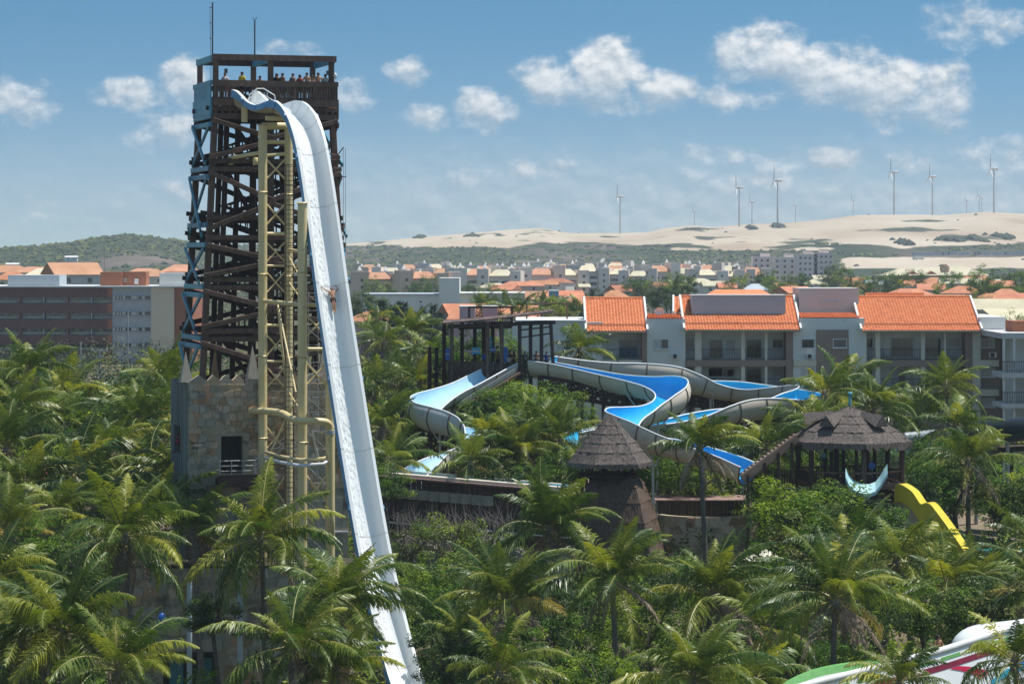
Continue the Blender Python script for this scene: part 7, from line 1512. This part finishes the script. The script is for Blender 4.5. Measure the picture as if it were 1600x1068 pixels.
# low undergrowth that fills the floor of the garden
rs = random.Random(12); mb = MB()
und = bpy.data.objects
def leafquad(mb, p_, s, rs, mi):
    nr = Vector((rs.uniform(-.8, .8), rs.uniform(-.8, .5), rs.uniform(.15, 1))).normalized(); u = Matrix.Rotation(rs.uniform(0, 6.28), 3, nr) @ nr.orthogonal().normalized(); w = nr.cross(u)
    mb.add([p_ - u * s, p_ + w * s * .5, p_ + u * s - Vector((0, 0, s * .3)), p_ - w * s * .5], [(0, 1, 2), (0, 2, 3)], mi)
cnt = 0
while cnt < 3700:
    Y = rs.uniform(140, 268); px = rs.uniform(-220, 1800); x = XP(px, Y); g = ground_z(x, Y)
    if 176 < Y < 200 and 150 < px < 560: continue
    if 232 < Y < 246 and 1480 < px < 1620: continue
    if Y < 180 and 540 < px < 690: continue
    if px > 1150 and Y < 164: hmax = 3.5
    else: hmax = 4.6
    hgt = rs.uniform(.8, hmax); mi = rs.choices((0, 1, 2, 3), (4, 3, 3, 2))[0]; cr = rs.uniform(.6, 1.3)
    for i in range(34):
        d = Vector((rs.gauss(0, 1), rs.gauss(0, 1), rs.gauss(0, 1))).normalized() * cr * rs.uniform(.5, 1); leafquad(mb, Vector((x, Y, g + hgt)) + d, rs.uniform(.12, .28), rs, mi)
    cnt += 1
o = mb.obj('undergrowth', ['leaf_green', 'leaf_dark', 'leaf_olive', 'leaf_light']); tag(o, 'dense low green undergrowth covering the garden floor between the palms', 'undergrowth', None, 'stuff')

# ------------------------------------------------------------------ trees of the town
def feather_crown(seed, h, w):
    rs = random.Random(seed); mb = MB()
    for i in range(900):
        t_ = rs.random(); r = w * (1 - t_) ** .8 * (.6 + .4 * math.sin(t_ * 23 + seed)) * rs.uniform(.2, 1) + .1; a = rs.uniform(0, 6.28); p_ = Vector((r * math.cos(a), r * math.sin(a), h * (.12 + .88 * t_))); d = Vector((math.cos(a) * .5, math.sin(a) * .5, rs.uniform(.1, .7))).normalized() * rs.uniform(.5, 1.1); s = d.orthogonal().normalized() * .09
        mb.add([p_ - s, p_ + s, p_ + d], [(0, 1, 2)])
    return mesh('crown', mb.v, mb.f, 'needle')
CAS = [feather_crown(i, 12, 2.6) for i in range(3)]
ctk = mesh('trunk', *tube_vf([(0, 0, -.2), (0, 0, 6), (0, 0, 11)], [.2, .12, .03], 6), 'bark')
for i, (px, Y) in enumerate([(583, 500), (596, 488), (606, 495), (614, 482), (625, 490), (633, 500), (641, 485), (650, 492), (660, 482), (668, 496), (677, 488), (688, 494), (697, 486)]):
    x = XP(px, Y); o = bpy.data.objects.new('casuarina_tree', None); COL.objects.link(o); o.location = (x, Y, ground_z(x, Y)); o['_local'] = 1; s = rnd.uniform(.85, 1.1); o.scale = (s, s, s * rnd.uniform(.9, 1.1)); o.rotation_euler = (0, 0, rnd.uniform(0, 6))
    tag(o, 'feathery dark casuarina tree before the grey hall, %s from the left' % ORD[i], 'tree', 'casuarina row'); link('crown', CAS[i % 3], o); link('trunk', ctk, o)
big = bpy.data.objects.new('casuarina_tree', None); COL.objects.link(big); Y = 760; x = XP(926, Y); big.location = (x, Y, 8); big['_local'] = 1; tag(big, 'wide grey-green feathery tree rising left of the first orange roof', 'tree', 'casuarina row')
for k_ in range(5): link('crown', CAS[k_ % 3], big, loc=((k_ - 2) * 2.2, (k_ % 2) * 1.5, 0), scl=(1.3, 1.3, 1.0 - .1 * abs(k_ - 2)))
link('trunk', ctk, big)
def town_tree(px, py, Y, r, i, kind='dark'):
    return tree(px, py, Y, r, 'dark round tree among the village roofs, %s from the left' % (ORD[i]), kind, 1.0, 'village_tree', 'trees among the village roofs', seed=i)
TT = [(575, 480, 600, 5), (600, 470, 700, 4), (583, 450, 1150, 5), (602, 452, 1120, 4), (665, 450, 1100, 6), (645, 455, 1050, 4), (755, 480, 560, 4), (770, 458, 900, 4), (735, 455, 1000, 4), (765, 490, 430, 3), (855, 500, 420, 4), (830, 490, 480, 4), (900, 492, 460, 4), (1000, 455, 850, 5), (985, 450, 900, 4), (1025, 452, 820, 5), (1060, 445, 950, 5), (1070, 455, 760, 4), (1150, 448, 900, 5), (1040, 465, 620, 4), (1195, 440, 1050, 5), (1215, 448, 900, 5), (1308, 432, 1100, 7), (1300, 445, 900, 5), (1250, 440, 1000, 4), (1385, 445, 900, 5), (1402, 440, 1000, 5), (1350, 448, 850, 4), (1430, 440, 1000, 5), (1488, 438, 1050, 5), (1540, 440, 1000, 6), (1550, 455, 760, 5), (1590, 440, 1000, 6), (1598, 455, 760, 5), (1530, 478, 560, 4), (1575, 515, 380, 3.5), (1535, 460, 720, 4), (1480, 455, 800, 4)]
for i, (px, py, Y, r) in enumerate(sorted(TT)): town_tree(px, py, Y, r, i, ['dark', 'green', 'dark', 'olive'][i % 4])
FP = [(752, 478, 520), (790, 480, 500), (845, 478, 560), (868, 488, 480), (910, 490, 470), (1075, 446, 900), (1052, 452, 760), (1160, 442, 950), (1235, 446, 900), (1330, 452, 760), (1405, 446, 850), (1365, 448, 850), (1515, 452, 800), (575, 520, 420), (590, 500, 450), (810, 492, 420)]
for i, (px, py, Y) in enumerate(sorted(FP)): palm(px, py, Y, 'distant coconut palm among the village roofs, %s from the left' % ORD[i], rnd.uniform(.9, 1.2), 14, 'palms of the village', 'mix', 1, nuts=False)
# far masses: town greenery and the scrub on the hills
def blobs(mb, x, y, z, r, rs, mi):
    vs = []
    for (a, b_, c_) in ((1, 0, 0), (0, 1, 0), (-1, 0, 0), (0, -1, 0), (0, 0, 1), (.6, .6, .55), (-.6, .6, .55), (-.6, -.6, .55), (.6, -.6, .55)): k_ = rs.uniform(.75, 1.2); vs.append((x + a * r * k_, y + b_ * r * k_, z + c_ * r * .8 * k_))
    mb.add(vs, [(0, 1, 5), (1, 2, 6), (2, 3, 7), (3, 0, 8), (5, 1, 6), (6, 2, 7), (7, 3, 8), (8, 0, 5), (4, 5, 6), (4, 6, 7), (4, 7, 8), (4, 8, 5)], mi)
rs = random.Random(77); mb = MB(); n_ = 0
while n_ < 9000:
    Y = rs.uniform(1850, 3880); px = rs.uniform(-60, 1660); x = XP(px, Y); z = ground_z(x, Y); py = HY - (z - CZ) / Y * F
    sd_ = sandiness(px, py) + .55 * mnoise.noise(Vector((x * .012, Y * .006, 0))); 
    if sd_ > (.28 if px < 1300 else .12): 
        if rs.random() > .004: continue
    if mnoise.noise(Vector((x * .006, Y * .004, 5))) < -.2 and rs.random() < .7: continue
    blobs(mb, x, Y, z - .5, rs.uniform(1.2, 4.0), rs, rs.choices((0, 1, 2), (4, 3, 2))[0]); n_ += 1
o = mb.obj('hillside_scrub', ['leaf_far', 'leaf_olive', 'leaf_dark']); tag(o, 'low grey-green scrub spread over the hills and dune slopes', 'scrub', None, 'stuff')
for i, (px, py, w, lb) in enumerate(((1215, 354, 12, 'dark round shrub patch on the dune crest below the tall turbine'), (1480, 375, 26, 'long dark shrub patch on the dune slope'), (1568, 370, 22, 'dark shrub patch on the dune slope near the right edge'), (1410, 379, 14, 'small dark shrub patch on the dune slope'), (1175, 357, 6, 'tiny dark shrub patch on the dune crest'), (1525, 374, 10, 'narrow dark shrub patch between the two long ones'), (655, 371, 10, 'dark shrub patch on the left dune'), (735, 369, 12, 'wider dark shrub patch on the left dune'))):
    Y = 3300.0
    for k_ in range(60):
        x = XP(px, Y); z = ground_z(x, Y); q = HY - (z - CZ) / Y * F
        if abs(q - py) < .4: break
        Y += 12 if q > py else -12
        Y = min(max(Y, 2100), 3880)
    mb = MB(); r2 = random.Random(px)
    for k_ in range(40): a = r2.gauss(0, .42); xx = x + a * w * Y / F; yy = Y + r2.gauss(0, 25); blobs(mb, xx, yy, ground_z(xx, yy), r2.uniform(3, 6) * math.exp(-a * a), r2, 0)
    r = thing('dune_shrub', lb, 'shrub', (x, Y, z), 'shrub patches on the dunes'); mb.obj('foliage', ['leaf_far'], r)
rs = random.Random(78); mb = MB(); n_ = 0
while n_ < 4600:
    if n_ < 2600: Y = 560 + 1350 * rs.random() ** .7; px = rs.uniform(-300, 1900)
    else: Y = rs.uniform(266, 560); px = rs.choice((rs.uniform(-300, 545), rs.uniform(545, 800), rs.uniform(800, 1640)))
    x = XP(px, Y)
    if Y < 640 and 540 < px < 840 and Y > 560: continue
    if 262 < Y < 295 and px > 790: continue
    if LY - 1 < Y < LY + 22 and px < 310: continue
    g = ground_z(x, Y); z = g + rs.uniform(.6, 4.2); cr = rs.uniform(1.2, 3.0); mi = rs.choices((0, 1, 2), (4, 3, 3))[0]; n_ += 1; fine = Y < 560
    for i in range(40 if fine else 14):
        dd = Vector((rs.gauss(0, 1), rs.gauss(0, 1), rs.gauss(0, 1))).normalized() * cr * rs.uniform(.5, 1); leafquad(mb, Vector((x, Y, z)) + dd, rs.uniform(.2, .4) if fine else rs.uniform(.5, 1.0), rs, mi)
o = mb.obj('town_greenery', ['leaf_far', 'leaf_dark', 'leaf_olive']); tag(o, 'mass of garden greenery between the distant village houses', 'greenery', None, 'stuff')
# small white houses dotted on the slopes
for i, (px, py) in enumerate(((848, 401), (20, 404), (112, 397), (905, 399), (595, 404))):
    Y = 2050 + 60 * i; gable_house('hillside_house', 'tiny pale house on the scrub slope, %s' % ['below the lone turbine side of the dunes', 'at the far left', 'above the terracotta roof', 'right of the tiny white block', 'right of the white slide'][i], px, 400, Y, 9, 7, 'wall_white', 'wall_white', 0, 1.0, False, 'houses on the slope', eave=4)

# ------------------------------------------------------------------ haze
hz_ = link('haze', mesh('haze', *box_vf(-3960, 3960, -90, 7060, -2, 175), M['soil'])); hz_.data.materials.clear()
hm = bpy.data.materials.new('haze'); hm.use_nodes = True; t = hm.node_tree; t.nodes.clear(); pvn = t.nodes.new('ShaderNodeVolumePrincipled'); pvn.inputs['Color'].default_value = (.74, .84, .95, 1); pvn.inputs['Density'].default_value = HAZE; pvn.inputs['Anisotropy'].default_value = .0; pvn.inputs['Density Attribute'].default_value = ''
mo = t.nodes.new('ShaderNodeOutputMaterial'); t.links.new(pvn.outputs[0], mo.inputs['Volume']); hz_.data.materials.append(hm)
tag(hz_, 'pale bluish sea haze over the whole landscape', 'haze', None, 'stuff')
